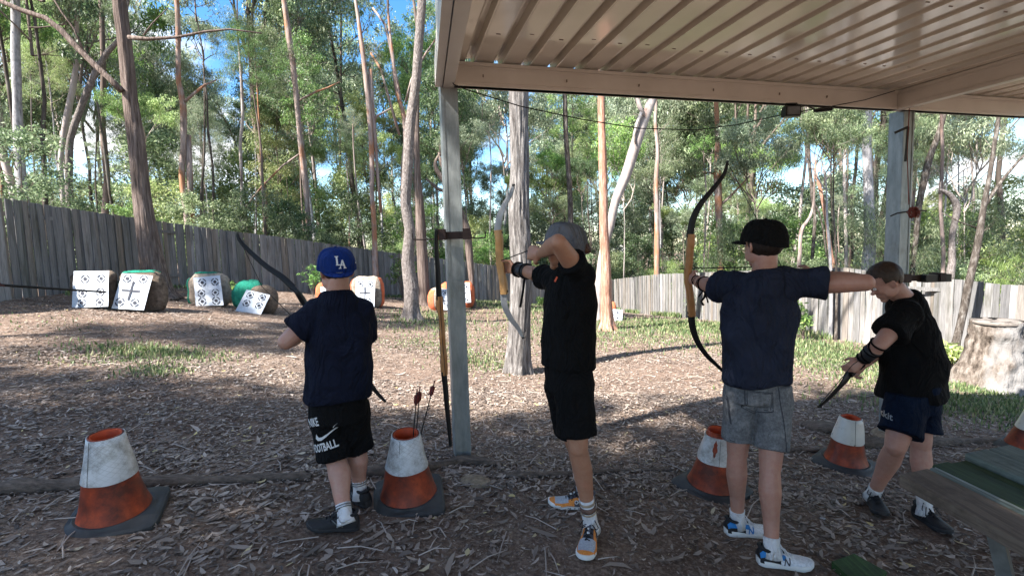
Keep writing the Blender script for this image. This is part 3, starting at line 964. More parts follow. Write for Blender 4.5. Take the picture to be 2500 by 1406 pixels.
def arrow(p0, p1, label, nock_end=True, fl='fletch', r=.0035, vane=.016):
    p0, p1 = Vector(p0), Vector(p1)       # point end, nock end
    t = thing('arrow', label, 'arrow', p0)
    d = (p1 - p0); L = d.length; d.normalize()
    MB().tube([Vector(), d * L], r, 8).build('shaft', M['string'], t, smooth=True)
    MB().tube([d * -.03, d * -.01, d * .0], [.0005, r * 1.1, r * 1.1], 8).build('point', M['rust'], t)
    MB().tube([d * (L - .002), d * (L + .012)], r * 1.25, 8).build('nock', M['fletch'], t)
    a = d.cross(Vector((.3, .8, .1))).normalized(); c = d.cross(a).normalized()
    for k in range(3):
        w = a * math.cos(k * 2.094) + c * math.sin(k * 2.094); n2 = d.cross(w) * .0008
        q = [d * (L - .095), d * (L - .075) + w * vane, d * (L - .03) + w * vane * 1.05, d * (L - .018)]
        b = MB(); b.loft([[v - n2 for v in q], [v + n2 for v in q]]); b.build('vane', M[fl if k or fl == 'fletch' else 'bluenock'], t)
    return t
cy = c2.location.y; 
for (tp, bt, lb) in (((1018, 955, cy - .02), (1008, 1075, cy - .03), 'leftmost of the three arrows standing in the cone, with a pale blue vane'),
                     ((1025, 948, cy + .02), (1015, 1075, cy + .02), 'middle of the three arrows standing in the cone'),
                     ((1060, 934, cy + .04), (1022, 1080, cy + .02), 'arrow leaning out to the right of the cone beside the post')):
    tpw = W(*tp); btw = W(*bt); dd = (btw - tpw).normalized()
    arrow(btw + dd * .12, tpw, lb, fl='bluenock2' if False else 'fletch')

# ------------------------------------------------------------------ targets and bales
def target(tl, tr, br, bl, y0, y1, rings, cross, label, rr=.040):
    a, b_, c, d = W(*tl, y1), W(*tr, y1), W(*br, y0), W(*bl, y0)
    def P(u, v):
        top = a.lerp(b_, u); bot = d.lerp(c, u); p = top.lerp(bot, v)
        return p
    base = d
    nrm = (b_ - a).cross(a - d).normalized()
    if nrm.y > 0: nrm = -nrm
    t = thing('paper_target', label, 'target', base)
    b = MB(); n = 12; vs = []
    r = random.Random(int(tl[0]))
    s1, s2 = r.uniform(0, 9), r.uniform(0, 9)
    def off(u, v): return nrm * (.007 * noise.noise(Vector((u * 3 + s1, v * 4 + s2, 0))) + .003 * noise.noise(Vector((u * 9, v * 9 + s1, 3))))
    for j in range(n + 1):
        for i in range(n + 1): vs.append(P(i / n, j / n) + off(i / n, j / n) - base)
    fs = [(j * (n + 1) + i, (j + 1) * (n + 1) + i, (j + 1) * (n + 1) + i + 1, j * (n + 1) + i + 1) for j in range(n) for i in range(n)]
    k = len(vs); vs += [v - nrm * .004 for v in vs]
    fs += [tuple(q + k for q in f[::-1]) for f in fs]
    b.add(vs, fs); pap = b.build('paper', M['paper'], t, smooth=True)
    ux = (b_ - a).normalized(); uy = (a - d).normalized()
    def locate(px, py):          # pixel -> u,v by solving on the sheet
        u, v = .5, .5
        dd = ray(px, py).normalized()
        for _ in range(20):
            p = P(u, v); q = CAM + dd * ((p - CAM).dot(dd)); e = q - p
            u += e.dot(ux) / (b_ - a).length; v -= e.dot(uy) / (a - d).length
        return u, v
    for (px, py) in rings:
        u, v = locate(px, py); c0 = P(u, v) + off(u, v) + nrm * .006 - base
        rs = rr * (1 + r.uniform(-.06, .06))
        for q in range(4):
            b = MB(); vs = []; m_ = 7
            for i in range(m_):
                th = math.radians(q * 90 + 10 + 70 * i / (m_ - 1)) + .0
                e = ux * math.cos(th) + uy * math.sin(th)
                vs += [c0 + e * rs, c0 + e * rs * .74]
            b.add(vs, [(2 * i, 2 * i + 1, 2 * i + 3, 2 * i + 2) for i in range(m_ - 1)]); b.build('ring', M['ink'], t)
        b = MB(); vs = [c0 + (ux * math.cos(i * math.pi / 8) + uy * math.sin(i * math.pi / 8)) * rs * .42 for i in range(16)]
        b.add(vs, [tuple(range(16))]); b.build('dot', M['ink'], t)
    for (px, py, s) in cross:
        u, v = locate(px, py); c0 = P(u, v) + off(u, v) + nrm * .008 - base
        w = s * .10
        b = MB()
        for e, f_ in ((ux, uy), (uy, ux)):
            L_ = s if e is ux else s * 1.05
            b.add([c0 - e * L_ - f_ * w, c0 + e * L_ - f_ * w, c0 + e * L_ + f_ * w, c0 - e * L_ + f_ * w], [(0, 1, 2, 3)] if e is ux else [(3, 2, 1, 0)])
            c0 = c0 + nrm * .002
        b.build('cross', M['ink'], t)
    return t

def bale(x0, y0, x1, y1, Y, mat, label, depth=.5, wraps=(), n=3.0, amp=.08, name='straw_bale', lean=0.0, flare=0.0):
    """x0..x1, y0..y1: outline in the photograph; Y distance of its front"""
    bl = W(x0, y1, Y); tr = W(x1, y0, Y); br = W(x1, y1, Y)
    cx = (bl.x + br.x) / 2; w = (br.x - bl.x) / 2 * 1.03
    zb = min(zt(cx, Y + .2), br.z) - .03; h = (tr.z + W(x0, y0, Y).z) / 2 - zb
    cy = Y + depth / 2 + .03
    t = thing(name, label, 'archery butt' if name == 'straw_bale' else 'bale', (cx, cy, zb))
    rings = []; NR, NS = 14, 30
    for i in range(NR + 1):
        v = i / NR; ph = (v - .5) * math.pi
        zz = math.copysign(abs(math.sin(ph)) ** (2 / n), math.sin(ph)); cc = abs(math.cos(ph)) ** (2 / n)
        ring = []
        for j in range(NS):
            th = 2 * math.pi * j / NS; c_, s_ = math.cos(th), math.sin(th)
            x = math.copysign(abs(c_) ** (2 / n), c_) * cc * w * (1 + flare * (.5 - zz * .5)); y = math.copysign(abs(s_) ** (2 / n), s_) * cc * depth / 2
            p = Vector((x + lean * zz * h / 2, y, h / 2 + zz * h / 2))
            q = p + Vector((cx, cy, 0)); k = 1 + amp * noise.noise(q * 5) + amp * .5 * noise.noise(q * 14)
            if y < 0: k = min(k, 1.01)
            ring.append(Vector((p.x * k, p.y * k, h / 2 + (p.z - h / 2) * k)))
        rings.append(ring)
    b = MB(); b.loft(rings); b.build('bale_body', M[mat], t, smooth=True)
    for (mw, u0, u1, v0, v1) in wraps:        # patches of plastic over the bale (angle range, height range)
        b = MB(); rr = []
        for i in range(int(v0 * NR), int(v1 * NR) + 1):
            row = []
            for j in range(int(u0 * NS), int(u1 * NS) + 1):
                p = rings[i][j % NS]; c0 = Vector((0, 0, h / 2)); d = p - c0
                k = 1.035 + .02 * noise.noise(Vector((p.x * 25, p.y * 25, p.z * 25 + i)))
                row.append(c0 + d * k)
            rr.append(row)
        m_ = len(rr[0]); vs = [v for r_ in rr for v in r_]
        fs = [(i * m_ + j, i * m_ + j + 1, (i + 1) * m_ + j + 1, (i + 1) * m_ + j) for i in range(len(rr) - 1) for j in range(m_ - 1)]
        k = len(vs); vs2 = [v * .992 for v in vs]
        b.add(vs + vs2, fs + [tuple(q + k for q in f[::-1]) for f in fs]); b.build('plastic_wrap', M[mw], t, smooth=True)
    return t
# angle 0 = right side, .25 = back, .5 = left side, .75 = front
bale(170, 664, 271, 752, 8.75, 'hessian', 'leftmost worn butt behind the sagging six-ring target', .20, n=7, amp=.12)
bale(288, 662, 388, 756, 8.85, 'hessian', 'brown hessian butt with green plastic on top at the big tree', .26, (('green_wrap', .05, .95, .82, 1.0), ('green_wrap', .42, .62, .0, .6)), n=4.5, amp=.13, flare=.08)
bale(453, 666, 556, 750, 10.6, 'hessian_light', 'rounded foam butt wrapped in green plastic, third from the left', .24, (('green_wrap', .05, .95, .86, 1.0), ('green_wrap', .40, .60, .1, .75)), n=3.0, amp=.12)
bale(556, 686, 632, 757, 10.3, 'green_wrap', 'low butt fully wrapped in torn green plastic', .5, (), n=2.6, amp=.16)
bale(604, 697, 668, 765, 10.25, 'hessian', 'low brown butt behind the strongly tilted target', .3, (), n=2.8, amp=.1)
bale(768, 688, 836, 745, 14.8, 'orange_wrap', 'orange wrapped butt half hidden by the boy in the blue cap', .3, (), n=2.8)
bale(856, 675, 931, 751, 14.6, 'hessian_light', 'foam butt with orange wrapping on both sides right of the blue cap', .4, (('orange_wrap', -.08, .12, .05, .85), ('orange_wrap', .40, .62, .05, .85)), n=4)
bale(1043, 704, 1098, 759, 15.5, 'hessian_light', 'small butt with orange wrapping between the hanging bow and the post', .5, (('orange_wrap', .42, .72, .05, .8),), n=2.5, amp=.14)
bale(1070, 690, 1112, 722, 16.4, 'orange_wrap', 'orange wrapped butt top showing behind the hanging bow', .4, (), n=2.5, amp=.16)
bale(1118, 688, 1157, 741, 17.5, 'orange_wrap', 'orange butt just right of the left steel post', .5, (), n=3)
bale(1434, 733, 1476, 782, G(1450, 781).y + .2, 'hessian_light', 'low pale butt behind the orange trunk', .5, (), n=2.6)
bale(1490, 738, 1508, 785, G(1508, 784).y + .2, 'orange_wrap', 'small orange butt just right of the orange trunk', .4, (), n=2.6)
target((180, 662), (266, 661), (264, 748), (175, 752), 8.55, 8.72, [(208, 681), (247, 680), (202, 716), (245, 713), (200, 739), (243, 738)], [], 'leftmost paper target with six rings and an arrow crossing in front', .078)
target((298, 667), (373, 673), (351, 757), (272, 753), 8.65, 8.82, [(311, 680), (350, 682), (293, 737), (329, 739)], [(320, 710, .165)], 'tilted paper target with a large cross and four rings by the big tree', .078)
target((472, 678), (537, 672), (546, 745), (478, 747), 10.38, 10.55, [(494, 690), (525, 688), (492, 716), (526, 714), (494, 736), (528, 734)], [], 'upright six-ring paper target on the rounded green-topped butt', .084)
target((602, 707), (660, 720), (637, 768), (574, 760), 10.05, 10.22, [(611, 721), (640, 727), (602, 740), (632, 746)], [], 'strongly tilted paper target on the low brown butt', .074)
target((782, 700), (838, 699), (840, 748), (785, 750), 14.55, 14.75, [], [], 'paper target mostly hidden behind the blue-capped boy', .09)
target((869, 684), (916, 684), (914, 749), (868, 748), 14.3, 14.5, [(880, 693), (904, 694), (898, 735), (875, 735)], [(891, 715, .165)], 'paper target with a cross just right of the blue cap', .09)
target((1063, 706), (1108, 706), (1111, 757), (1079, 756), 15.2, 15.4, [(1087, 715), (1092, 746)], [(1083, 734, .14)], 'small paper target seen left of the steel post behind the hanging bow', .085)
target((1112, 691), (1146, 690), (1150, 738), (1117, 740), 17.2, 17.4, [(1139, 700), (1141, 732), (1122, 733)], [(1127, 716, .18)], 'paper target cut by the right edge of the left steel post', .085)
target((1425, 747), (1461, 746), (1462, 780), (1427, 779), G(1450, 781).y, G(1450, 781).y + .15, [(1450, 757), (1451, 771), (1434, 757)], [], 'small far paper target just left of the orange trunk', .085)
target((1484, 754), (1520, 756), (1519, 783), (1486, 783), G(1508, 784).y, G(1508, 784).y + .15, [(1508, 763), (1508, 776)], [(1492, 768, .10)], 'small far paper target just right of the orange trunk', .085)
arrow(W(255, 713, 2.4), W(-40, 693, 1.6), 'long dark arrow reaching into the picture from the left frame edge', r=.0045)

# ------------------------------------------------------------------ stump
def stump():
    c = G(2420, 950); t = thing('tree_stump', 'pale rotting tree stump in the sun at the right fence', 'stump', c)
    Y = c.y; k = Y / FPX
    prof = [(0, .56, -.03), (.06, .52, -.02), (.2, .46, 0), (.42, .40, .02), (.65, .35, .05), (.85, .33, .06), (1.0, .315, .06), (1.10, .31, .06)]
    rings = []; NS = 72
    for z, r, dx in prof:
        for sub in range(1):
            ring = []
            for j in range(NS):
                th = 2 * math.pi * j / NS
                rr = r * (1 + .10 * math.exp(-z * 2.2) * math.cos(th * 5 + 1) + .05 * math.cos(th * 3))
                ring.append(Vector((math.cos(th) * rr + dx, math.sin(th) * rr, z)))
            rings.append(ring)
    fine = []
    for i in range(len(rings) - 1):
        for s in range(5):
            f = s / 5
            ring = []
            for j in range(NS):
                p = rings[i][j].lerp(rings[i + 1][j], f)
                d = Vector((p.x, p.y, 0)).normalized()
                a = abs(noise.noise(p * 5)); b = noise.noise(Vector((p.x * 12, p.y * 12, p.z * 6))); c3 = abs(noise.noise(p * 20))
                ring.append(p + d * (.07 * a + .03 * b - .03 * c3 - .02))
            fine.append(ring)
    fine.append([p * 1.0 for p in rings[-1]])
    b = MB(); b.loft(fine, False)
    b.build('trunk', M['stump'], t, smooth=True)
    top = MB(); tr = [[p + Vector((0, 0, .012 * noise.noise(p * 9))) for p in rings[-1]]]
    for s in (.8, .5, .2): tr.append([Vector(((p.x - .06) * s + .06, p.y * s, 1.10 + .02 * noise.noise(p * 8 * s))) for p in rings[-1]])
    top.loft(tr); top.build('sawn_top', M['stumptop'], t, smooth=True)
    tr = [[Vector((math.cos(2 * math.pi * j / 40) * r_ + .06, math.sin(2 * math.pi * j / 40) * r_, z)) for j in range(40)] for r_, z in ((.312, 1.05), (.322, 1.06), (.324, 1.09), (.314, 1.105))]
    b = MB(); b.loft(tr, False); b.build('rim', M['stumptop'], t, smooth=True)
    t.rotation_euler.z = .4
stump()

# ------------------------------------------------------------------ table in the near right corner
def table():
    zt_ = .50
    c0 = PZ(2197, 1158, zt_)
    t = thing('picnic_table', 'weathered timber table with peeling green paint at the lower right corner', 'table', (c0.x, c0.y, zt(c0.x, c0.y)))
    ex = (PZ(2430, 1108, zt_) - c0); ex.z = 0; ex.normalize()
    ey = PZ(2500, 1322, zt_) - c0; ey.z = 0; ey.normalize()
    def plank(u0, u1, L, mat, name='plank', th=.055, dz=0, back=0.0):
        b = MB()
        a = c0 + ex * u0 - ey * back; d = c0 + ex * u1 - ey * back
        rings = []
        n = 10
        for i in range(n + 1):
            f = i / n
            def w(p, k): return p + Vector((noise.noise(p * 4 + Vector((k, 0, 0))) * .004, 0, noise.noise(p * 3 + Vector((k, 9, 0))) * .003))
            p0 = w(a + ey * L * f, 1); p1 = w(d + ey * L * f, 2)
            rings.append([p0 + Vector((0, 0, dz - .006)), p0 + ex * .006 + Vector((0, 0, dz)), p1 - ex * .006 + Vector((0, 0, dz)), p1 + Vector((0, 0, dz - .006)), p1 + Vector((0, 0, dz - th)), p0 + Vector((0, 0, dz - th))])
        b.loft(rings)
        return b.build(name, mat, t, local=False)
    w = .135
    plank(0.0, w * 1.35, 2.2, M['tbl_brown'])
    plank(w * 1.40, w * 1.62, 2.2, M['tbl_grey'], back=.0)
    plank(w * 1.62 + .002, w * 1.72, 2.2, M['tbl_white'], 'painted_line', dz=.001)
    plank(w * 1.72 + .002, w * 2.55, 2.2, M['tbl_green'], back=.02)
    plank(w * 2.62, w * 3.1, 2.2, M['tbl_green'], dz=-.012, back=.02)
    plank(w * 3.15, w * 3.6, 2.2, M['tbl_green'], dz=-.02, back=.03)
    plank(w * 3.7, w * 4.9, 2.2, M['tbl_grey'], dz=.004, back=.05)
    plank(w * 4.98, w * 6.2, 2.2, M['tbl_grey'], back=.05)
    b = MB(); b.bar(c0 + ex * .05 + ey * .55 - Vector((0, 0, .10)), c0 + ex * .8 + ey * .55 - Vector((0, 0, .10)), .07, .08); b.build('cross_bearer', M['tbl_brown'], t, local=False)
    la = PZ(2425, 1300, .36); 
    for q0, q1 in ((c0 + ex * .10 + ey * .52 - Vector((0, 0, .08)), None),):
        e = G(2540, 1500)
        b = MB(); b.bar(la + Vector((0, 0, .03)), Vector((la.x + .09, la.y - .10, zt(la.x, la.y))), .07, .05); b.build('leg', M['metal_grey'], t, local=False)
    q = c0 + ex * .75 + ey * .55
    b = MB(); b.bar(q - Vector((0, 0, .1)), Vector((q.x + .1, q.y, zt(q.x, q.y))), .07, .05); b.build('leg', M['metal_grey'], t, local=False)
    for s in (1.7,):
        for u in (.1, .75):
            q = c0 + ex * u + ey * s
            b = MB(); b.bar(q - Vector((0, 0, .1)), Vector((q.x + .05, q.y, zt(q.x, q.y))), .07, .05); b.build('leg', M['metal_grey'], t, local=False)
table()
pc = [G(2030, 1385), G(2085, 1365), G(2165, 1410), G(2105, 1450)]
b = MB(); b.loft([[p + Vector((0, 0, -.01)) for p in pc], [p + Vector((0, 0, .035)) for p in pc]])
tag(b.build('mossy_board', M['moss'], origin=pc[0]), 'mossy green board lying on the ground at the bottom edge', 'board')
b = MB(); q = G(2008, 1266); lump(b, q + Vector((0, 0, .004)), (.022, .014, .003), .2)
tag(b.build('paper_scrap', M['white'], origin=q), 'small white scrap of paper on the soil right of the white shoes', 'litter scrap')
q = G(2060, 965); q2 = G(2130, 962)
b = MB(); lump(b, (q + q2) / 2 + Vector((0, 0, .02)), (.22, .09, .05), .4)
tag(b.build('flat_stone', M['concrete'], origin=q, smooth=True), 'flat pale stone on the ground behind the lowered bow', 'stone')
b = MB(); q = G(2000, 1048); lump(b, q + Vector((0, 0, .03)), (.17, .12, .06), .6); 
tag(b.build('bark_chunk', M['log'], origin=q, smooth=True), 'dark chunk of bark on the ground left of the scratched cone', 'bark')
# ------------------------------------------------------------------ vegetation
def leaf_arrays(centers, radii, per, length, width, rng, droop=.6, squash=.7):
    """sprays of leaves round cluster centres; two triangles folded along the midrib"""
    C = np.repeat(centers, per, axis=0); Rr = np.repeat(radii, per)
    n = len(C)
    g = rng.normal(size=(n, 3)); g /= np.linalg.norm(g, axis=1)[:, None] + 1e-9
    rad = Rr * rng.random(n) ** .45
    P = C + g * rad[:, None] * np.array([1, 1, squash])
    d = rng.normal(size=(n, 3)); d[:, 2] -= droop * 2; d /= np.linalg.norm(d, axis=1)[:, None]
    u = rng.normal(size=(n, 3)); s = np.cross(d, u); s /= np.linalg.norm(s, axis=1)[:, None] + 1e-9
    L = length * rng.uniform(.6, 1.3, n); Wd = width * rng.uniform(.7, 1.3, n)
    nn = np.cross(d, s)
    mid = P + d * (L * .45)[:, None] + nn * (Wd * .12)[:, None]
    V = np.stack([P, mid + s * (Wd / 2)[:, None], P + d * L[:, None], mid - s * (Wd / 2)[:, None]], 1).reshape(-1, 3)
    k = np.arange(n) * 4
    F = np.stack([k, k + 1, k + 2, k + 3], 1)
    return V, F

class Crown:
    pass

def make_crown(seed, h, r, clusters, per, leaf, mats, hang=.6, cl_r=.42, shape='gum', twig_r=.035):
    """limbs that fork upward and sprays of leaves at their ends. Origin at the crown's base; returns (branch mesh, leaf mesh)"""
    rng = np.random.default_rng(seed); R = random.Random(seed)
    tips = []; b = MB()
    def grow(p, d, L, rad, depth):
        n = 4; pts = [p]; rr = [rad]
        for i in range(n):
            d = (d + Vector((R.uniform(-.28, .28), R.uniform(-.28, .28), R.uniform(-.12, .22)))).normalized()
            p = p + d * L / n; pts.append(p); rr.append(rad * (1 - .5 * (i + 1) / n))
        b.tube(pts, rr, 5 if depth else 6, False)
        if depth == 0:
            tips.extend(pts[2:]); return
        for k in range(R.choice((2, 3))):
            ang = R.uniform(0, 2 * math.pi)
            dd = (d + Vector((math.cos(ang) * .75, math.sin(ang) * .75, R.uniform(-.35, .35)))).normalized()
            grow(pts[-1 - (k % 2)], dd, L * R.uniform(.6, .85), rad * .5, depth - 1)
    if shape == 'gum':
        for k in range(4):
            a = k * 1.7 + R.uniform(-.4, .4)
            grow(Vector((0, 0, 0 + k * h * .06)), Vector((math.cos(a) * .6, math.sin(a) * .6, 1)).normalized(), h * .36, twig_r * 1.6, 3)
    else:
        z = 0
        K = 16
        for k in range(K):
            a = k * 2.4; f = k / K
            LL = r * (1.0 - .65 * abs(f - .3)) * R.uniform(.7, 1.05)
            grow(Vector((0, 0, h * f)), Vector((math.cos(a), math.sin(a), .35)).normalized(), LL * .55, twig_r * .8, 2)
        b.tube([(0, 0, 0), (0.03 * h, 0, h * .5), (0, .03 * h, h)], [twig_r * 1.3, twig_r, twig_r * .3], 6, False)
    T = np.array([t[:] for t in tips])
    # keep the tips inside the crown's spread
    rr = np.sqrt(T[:, 0] ** 2 + T[:, 1] ** 2)
    T[:, :2] *= np.minimum(1, r / (rr + 1e-6))[:, None]
    idx = rng.choice(len(T), min(clusters, len(T)), replace=len(T) < clusters)
    Cn = T[idx] + rng.normal(size=(len(idx), 3)) * cl_r * .4
    rad = cl_r * rng.uniform(.6, 1.35, len(idx))
    V, F = leaf_arrays(Cn, rad, per, leaf[0], leaf[1], rng, hang)
    lm = np_mesh('leaf_crown', V, F)
    return b.mesh('branch'), lm

CROWNS = {'gum': [], 'bush': [], 'tall': [], 'fine': []}
for s in range(5):
    CROWNS['gum'].append(make_crown(100 + s, 5.2, 2.7, 130, 62, (.21, .045), None, .8, .48))
for s in range(4):
    CROWNS['bush'].append(make_crown(200 + s, 4.2, 1.8, 110, 75, (.13, .045), None, .15, .40, 'bush', .022))
for s in range(3):
    CROWNS['tall'].append(make_crown(300 + s, 7.5, 2.4, 110, 60, (.20, .05), None, .7, .55, 'bush', .04))
for s in range(3):
    CROWNS['fine'].append(make_crown(400 + s, 4.0, 1.9, 90, 130, (.17, .014), None, .9, .42, 'bush', .02))
_crown_cache = {}
def crown_mesh(kind, i, leafm, twigm):
    key = (kind, i, leafm, twigm)
    if key not in _crown_cache:
        bm_, lm = CROWNS[kind][i]
        a = bm_.copy(); a.materials.clear(); a.materials.append(M[twigm]); a.polygons.foreach_set('use_smooth', [True] * len(a.polygons))
        c = lm.copy(); c.materials.clear(); c.materials.append(M[leafm])
        _crown_cache[key] = (a, c)
    return _crown_cache[key]

def add_crown(t, kind, i, leafm, twigm, loc, sc, rz, tilt=0.0, branches=True):
    a, c = crown_mesh(kind, i, leafm, twigm)
    for nm, me in (('crown', c),) + ((('limbs', a),) if branches else ()):
        o = bpy.data.objects.new(nm, me); COL.objects.link(o); o.parent = t
        o.location = loc; o.rotation_euler = (tilt, tilt * .6, rz); o.scale = (sc, sc, sc)
        if nm == 'crown': pass
    return t

TR = random.Random(5)
LEAFS = ['leaf_gum', 'leaf_grey', 'leaf_gum', 'leaf_bright', 'leaf_grey', 'leaf_dark', 'leaf_yellow']

def photo_tree(pts, Y, barkm, label, seg=12, extend=6.0, crown=('gum', 'leaf_gum', 1.3), limbs=(), root=1.35, name='gum_tree', amp=.16, furrow=0.0, shade_crowns=(), ncrown=1, broken=False, base_on_ground=True, cat='tree', side=None):
    """pts: (px, py, width) from top to bottom along the trunk in the photograph"""
    P = [W(x, y, Y) for x, y, w in pts]; R = [max(.012, w * .5 * PXM(Y)) for x, y, w in pts]
    P = P[::-1]; R = [r * q.y / math.hypot(q.x, q.y) for r, q in zip(R[::-1], P)]   # from the ground up
    P0 = P[0]
    g = zt(P0.x, P0.y)
    if base_on_ground:
        if P0.z > g + .15:                            # the fence hides the foot: carry it down
            d = (P[0] - P[1]).normalized(); steps = P0.z - g
            P = [Vector((P0.x + d.x * .2, P0.y, g - .08))] + P; R = [R[0] * 1.2] + R
        else:
            P[0] = Vector((P0.x, P0.y, g - .05))
    if root > 1 and base_on_ground:
        low = P[0]; nx = P[1]
        f = min(.5, .28 / max(.3, (nx - low).length))
        P.insert(1, low.lerp(nx, f)); R.insert(1, R[0] * .5 + R[1] * .5)
        R[0] *= root
    if extend > 0:
        d = (P[-1] - P[-2]).normalized(); d = (d + Vector((0, 0, 1.2))).normalized()
        p = P[-1]; r = R[-1]; n = 4
        for i in range(n):
            d = (d + Vector((TR.uniform(-.08, .08), TR.uniform(-.08, .08), .1))).normalized()
            p = p + d * extend / n; P.append(p); R.append(r * (1 - .14 * (i + 1)))
    # smooth the course
    Q, S = [], []
    for i in range(len(P) - 1):
        p0 = P[max(i - 1, 0)]; p1 = P[i]; p2 = P[i + 1]; p3 = P[min(i + 2, len(P) - 1)]
        n = max(2, min(12, int((p2 - p1).length / .25)))
        for k in range(n):
            t = k / n
            q = .5 * ((2 * p1) + (p2 - p0) * t + (2 * p0 - 5 * p1 + 4 * p2 - p3) * t * t + (3 * p1 - p0 - 3 * p2 + p3) * t ** 3)
            Q.append(q); S.append(R[i] + (R[i + 1] - R[i]) * t)
    Q.append(P[-1]); S.append(R[-1])
    base = Vector((P[0].x, P[0].y, g))
    t = thing(name, label, cat, base)
    b = MB()
    if furrow:
        q2, s2 = [], []
        for i in range(len(Q) - 1):
            n = max(1, int((Q[i + 1] - Q[i]).length / .045))
            for k in range(n): q2.append(Q[i].lerp(Q[i + 1], k / n) - base); s2.append(S[i] + (S[i + 1] - S[i]) * k / n)
        q2.append(Q[-1] - base); s2.append(S[-1]); NS = 72; rings = []
        for c, r in zip(q2, s2):
            ring = []
            for j in range(NS):
                th = 2 * math.pi * j / NS; e = Vector((math.cos(th), math.sin(th), 0))
                p = e * 3.2
                a = abs(noise.noise(Vector((p.x * 1.5, p.y * 1.5, c.z * 1.1 + 4)))) + .5 * abs(noise.noise(Vector((p.x * 3.2, p.y * 3.2, c.z * 2.6))))
                lo = noise.noise(Vector((e.x, e.y, c.z * .6)))
                fl = 1 + (.18 * math.cos(th * 5 + 1) * math.exp(-max(0, c.z) * 3))
                ring.append(c + e * r * (1 + .07 * lo + furrow * (min(a, .45) * 2.2 - .55)) * fl * .92)
            rings.append(ring)
        b.loft(rings, True)
    else:
        b.tube([q - base for q in Q], S, max(8, seg), True, amp=amp, nf=2.6, ridges=5)
    if broken:
        top = Q[-1] - base; r = S[-1]
        for k in range(4):
            a = k * 1.57; b.tube([top - Vector((0, 0, .1)) + Vector((math.cos(a), math.sin(a), 0)) * r * .5, top + Vector((math.cos(a) * r * .9, math.sin(a) * r * .5, TR.uniform(.1, .35)))], [r * .5, .004], 5)
    b.build('trunk', M[barkm], t, smooth=True)
    for lb in limbs:
        Yl = lb[0]; lp = [W(x, y, Yl if len(rest) < 2 else rest[1]) for x, y, *rest in lb[1]]
        lr = [max(.006, rest[0] * .5 * PXM(Yl)) for x, y, *rest in lb[1]]
        b = MB(); b.tube([q - base for q in lp], lr, 8, True, amp=.15, nf=2.5); b.build('limb', M[barkm], t, smooth=True)
    for (dx, dy, dz, es) in shade_crowns:  # out-of-view side crowns added to throw dapples on the fence and ground
        top = P[-1] - base; q = top + Vector((dx, dy, dz)); low = top - Vector((0, 0, 2.2))
        b = MB(); b.tube([low, low.lerp(q, .5) + Vector((0, 0, .35)), q], [R[-1] * .6, R[-1] * .45, R[-1] * .25], 8, True, amp=.12)
        b.build('limb', M[barkm], t, smooth=True)
        add_crown(t, crown[0], TR.randrange(len(CROWNS[crown[0]])), crown[1], 'twig_pale', q - Vector((0, 0, .4)), es, TR.uniform(0, 6.28))
    if crown:
        kind, lm, sc = crown
        top = P[-1] - base
        sc = crown[2] * .62
        for k in range(ncrown):
            off = Vector((TR.uniform(-.8, .8), TR.uniform(-.5, .8), -k * 1.6 - .6)) if k else Vector((0, 0, -.5))
            add_crown(t, kind, TR.randrange(len(CROWNS[kind])), lm, 'twig_pale' if 'pale' in barkm or 'white' in barkm else 'twig', top + off, sc, TR.uniform(0, 6.28))
    return t

photo_tree([(291, 0, 36), (300, 70, 37), (308, 139, 38), (318, 239, 40), (334, 358, 45), (346, 478, 50), (359, 560, 56), (373, 640, 66), (388, 722, 92)], 10.9, 'bark_red',
           'thick leaning brown stringybark trunk rising from behind the butts on the left', 20, 5.0, ('gum', 'leaf_gum', 1.2), amp=.2, furrow=.10, ncrown=2,
           limbs=[(10.7, [(296, 222, 15), (270, 195, 13), (232, 160, 13), (190, 118, 14), (150, 75, 13), (112, 45, 12), (50, 25, 11), (-40, -15, 9)]),
                  (10.7, [(314, 92, 11), (360, 96, 8), (430, 92, 6), (500, 78, 6), (560, 72, 4), (640, 82, 3)]),
                  (10.7, [(205, 128, 5), (180, 70, 4), (150, 30, 4), (120, -20, 3)]), (10.7, [(350, 88, 4), (370, 60, 3), (410, 20, 2)])])
photo_tree([(38, 0, 24), (38, 120, 24), (42, 250, 24), (45, 350, 28), (50, 420, 28), (57, 470, 28)], 12.5, 'bark_white', 'pale mottled gum trunk nearest the left frame edge behind the fence', 14, 4, ('gum', 'leaf_dark', 1.1))
photo_tree([(296, 88, 10), (262, 128, 15), (240, 165, 17), (212, 225, 18), (190, 285, 18), (172, 340, 19), (168, 420, 20), (172, 500, 20)], 13.4, 'bark_smooth', 'grey gum trunk bending right behind the left fence', 12, 3, ('gum', 'leaf_gum', .9))
photo_tree([(188, 120, 12), (182, 190, 16), (165, 280, 18), (150, 370, 14), (150, 440, 14)], 16.5, 'bark_pale', 'pale pink leaning trunk behind the bent grey gum on the left', 10, 4, ('tall', 'leaf_gum', .9))
photo_tree([(433, 20, 12), (435, 130, 13), (436, 200, 13), (447, 255, 17), (448, 350, 16), (444, 430, 15), (452, 500, 15), (458, 548, 15)], 16.5, 'bark_pinkish', 'slim pale trunk with orange patches above the fence right of the thick trunk', 12, 4, ('gum', 'leaf_gum', 1.2),
           limbs=[(16.5, [(450, 250, 8), (470, 232, 7), (500, 208, 6), (530, 195, 3)]), (16.6, [(460, 330, 11), (463, 430, 14), (468, 545, 15)])])
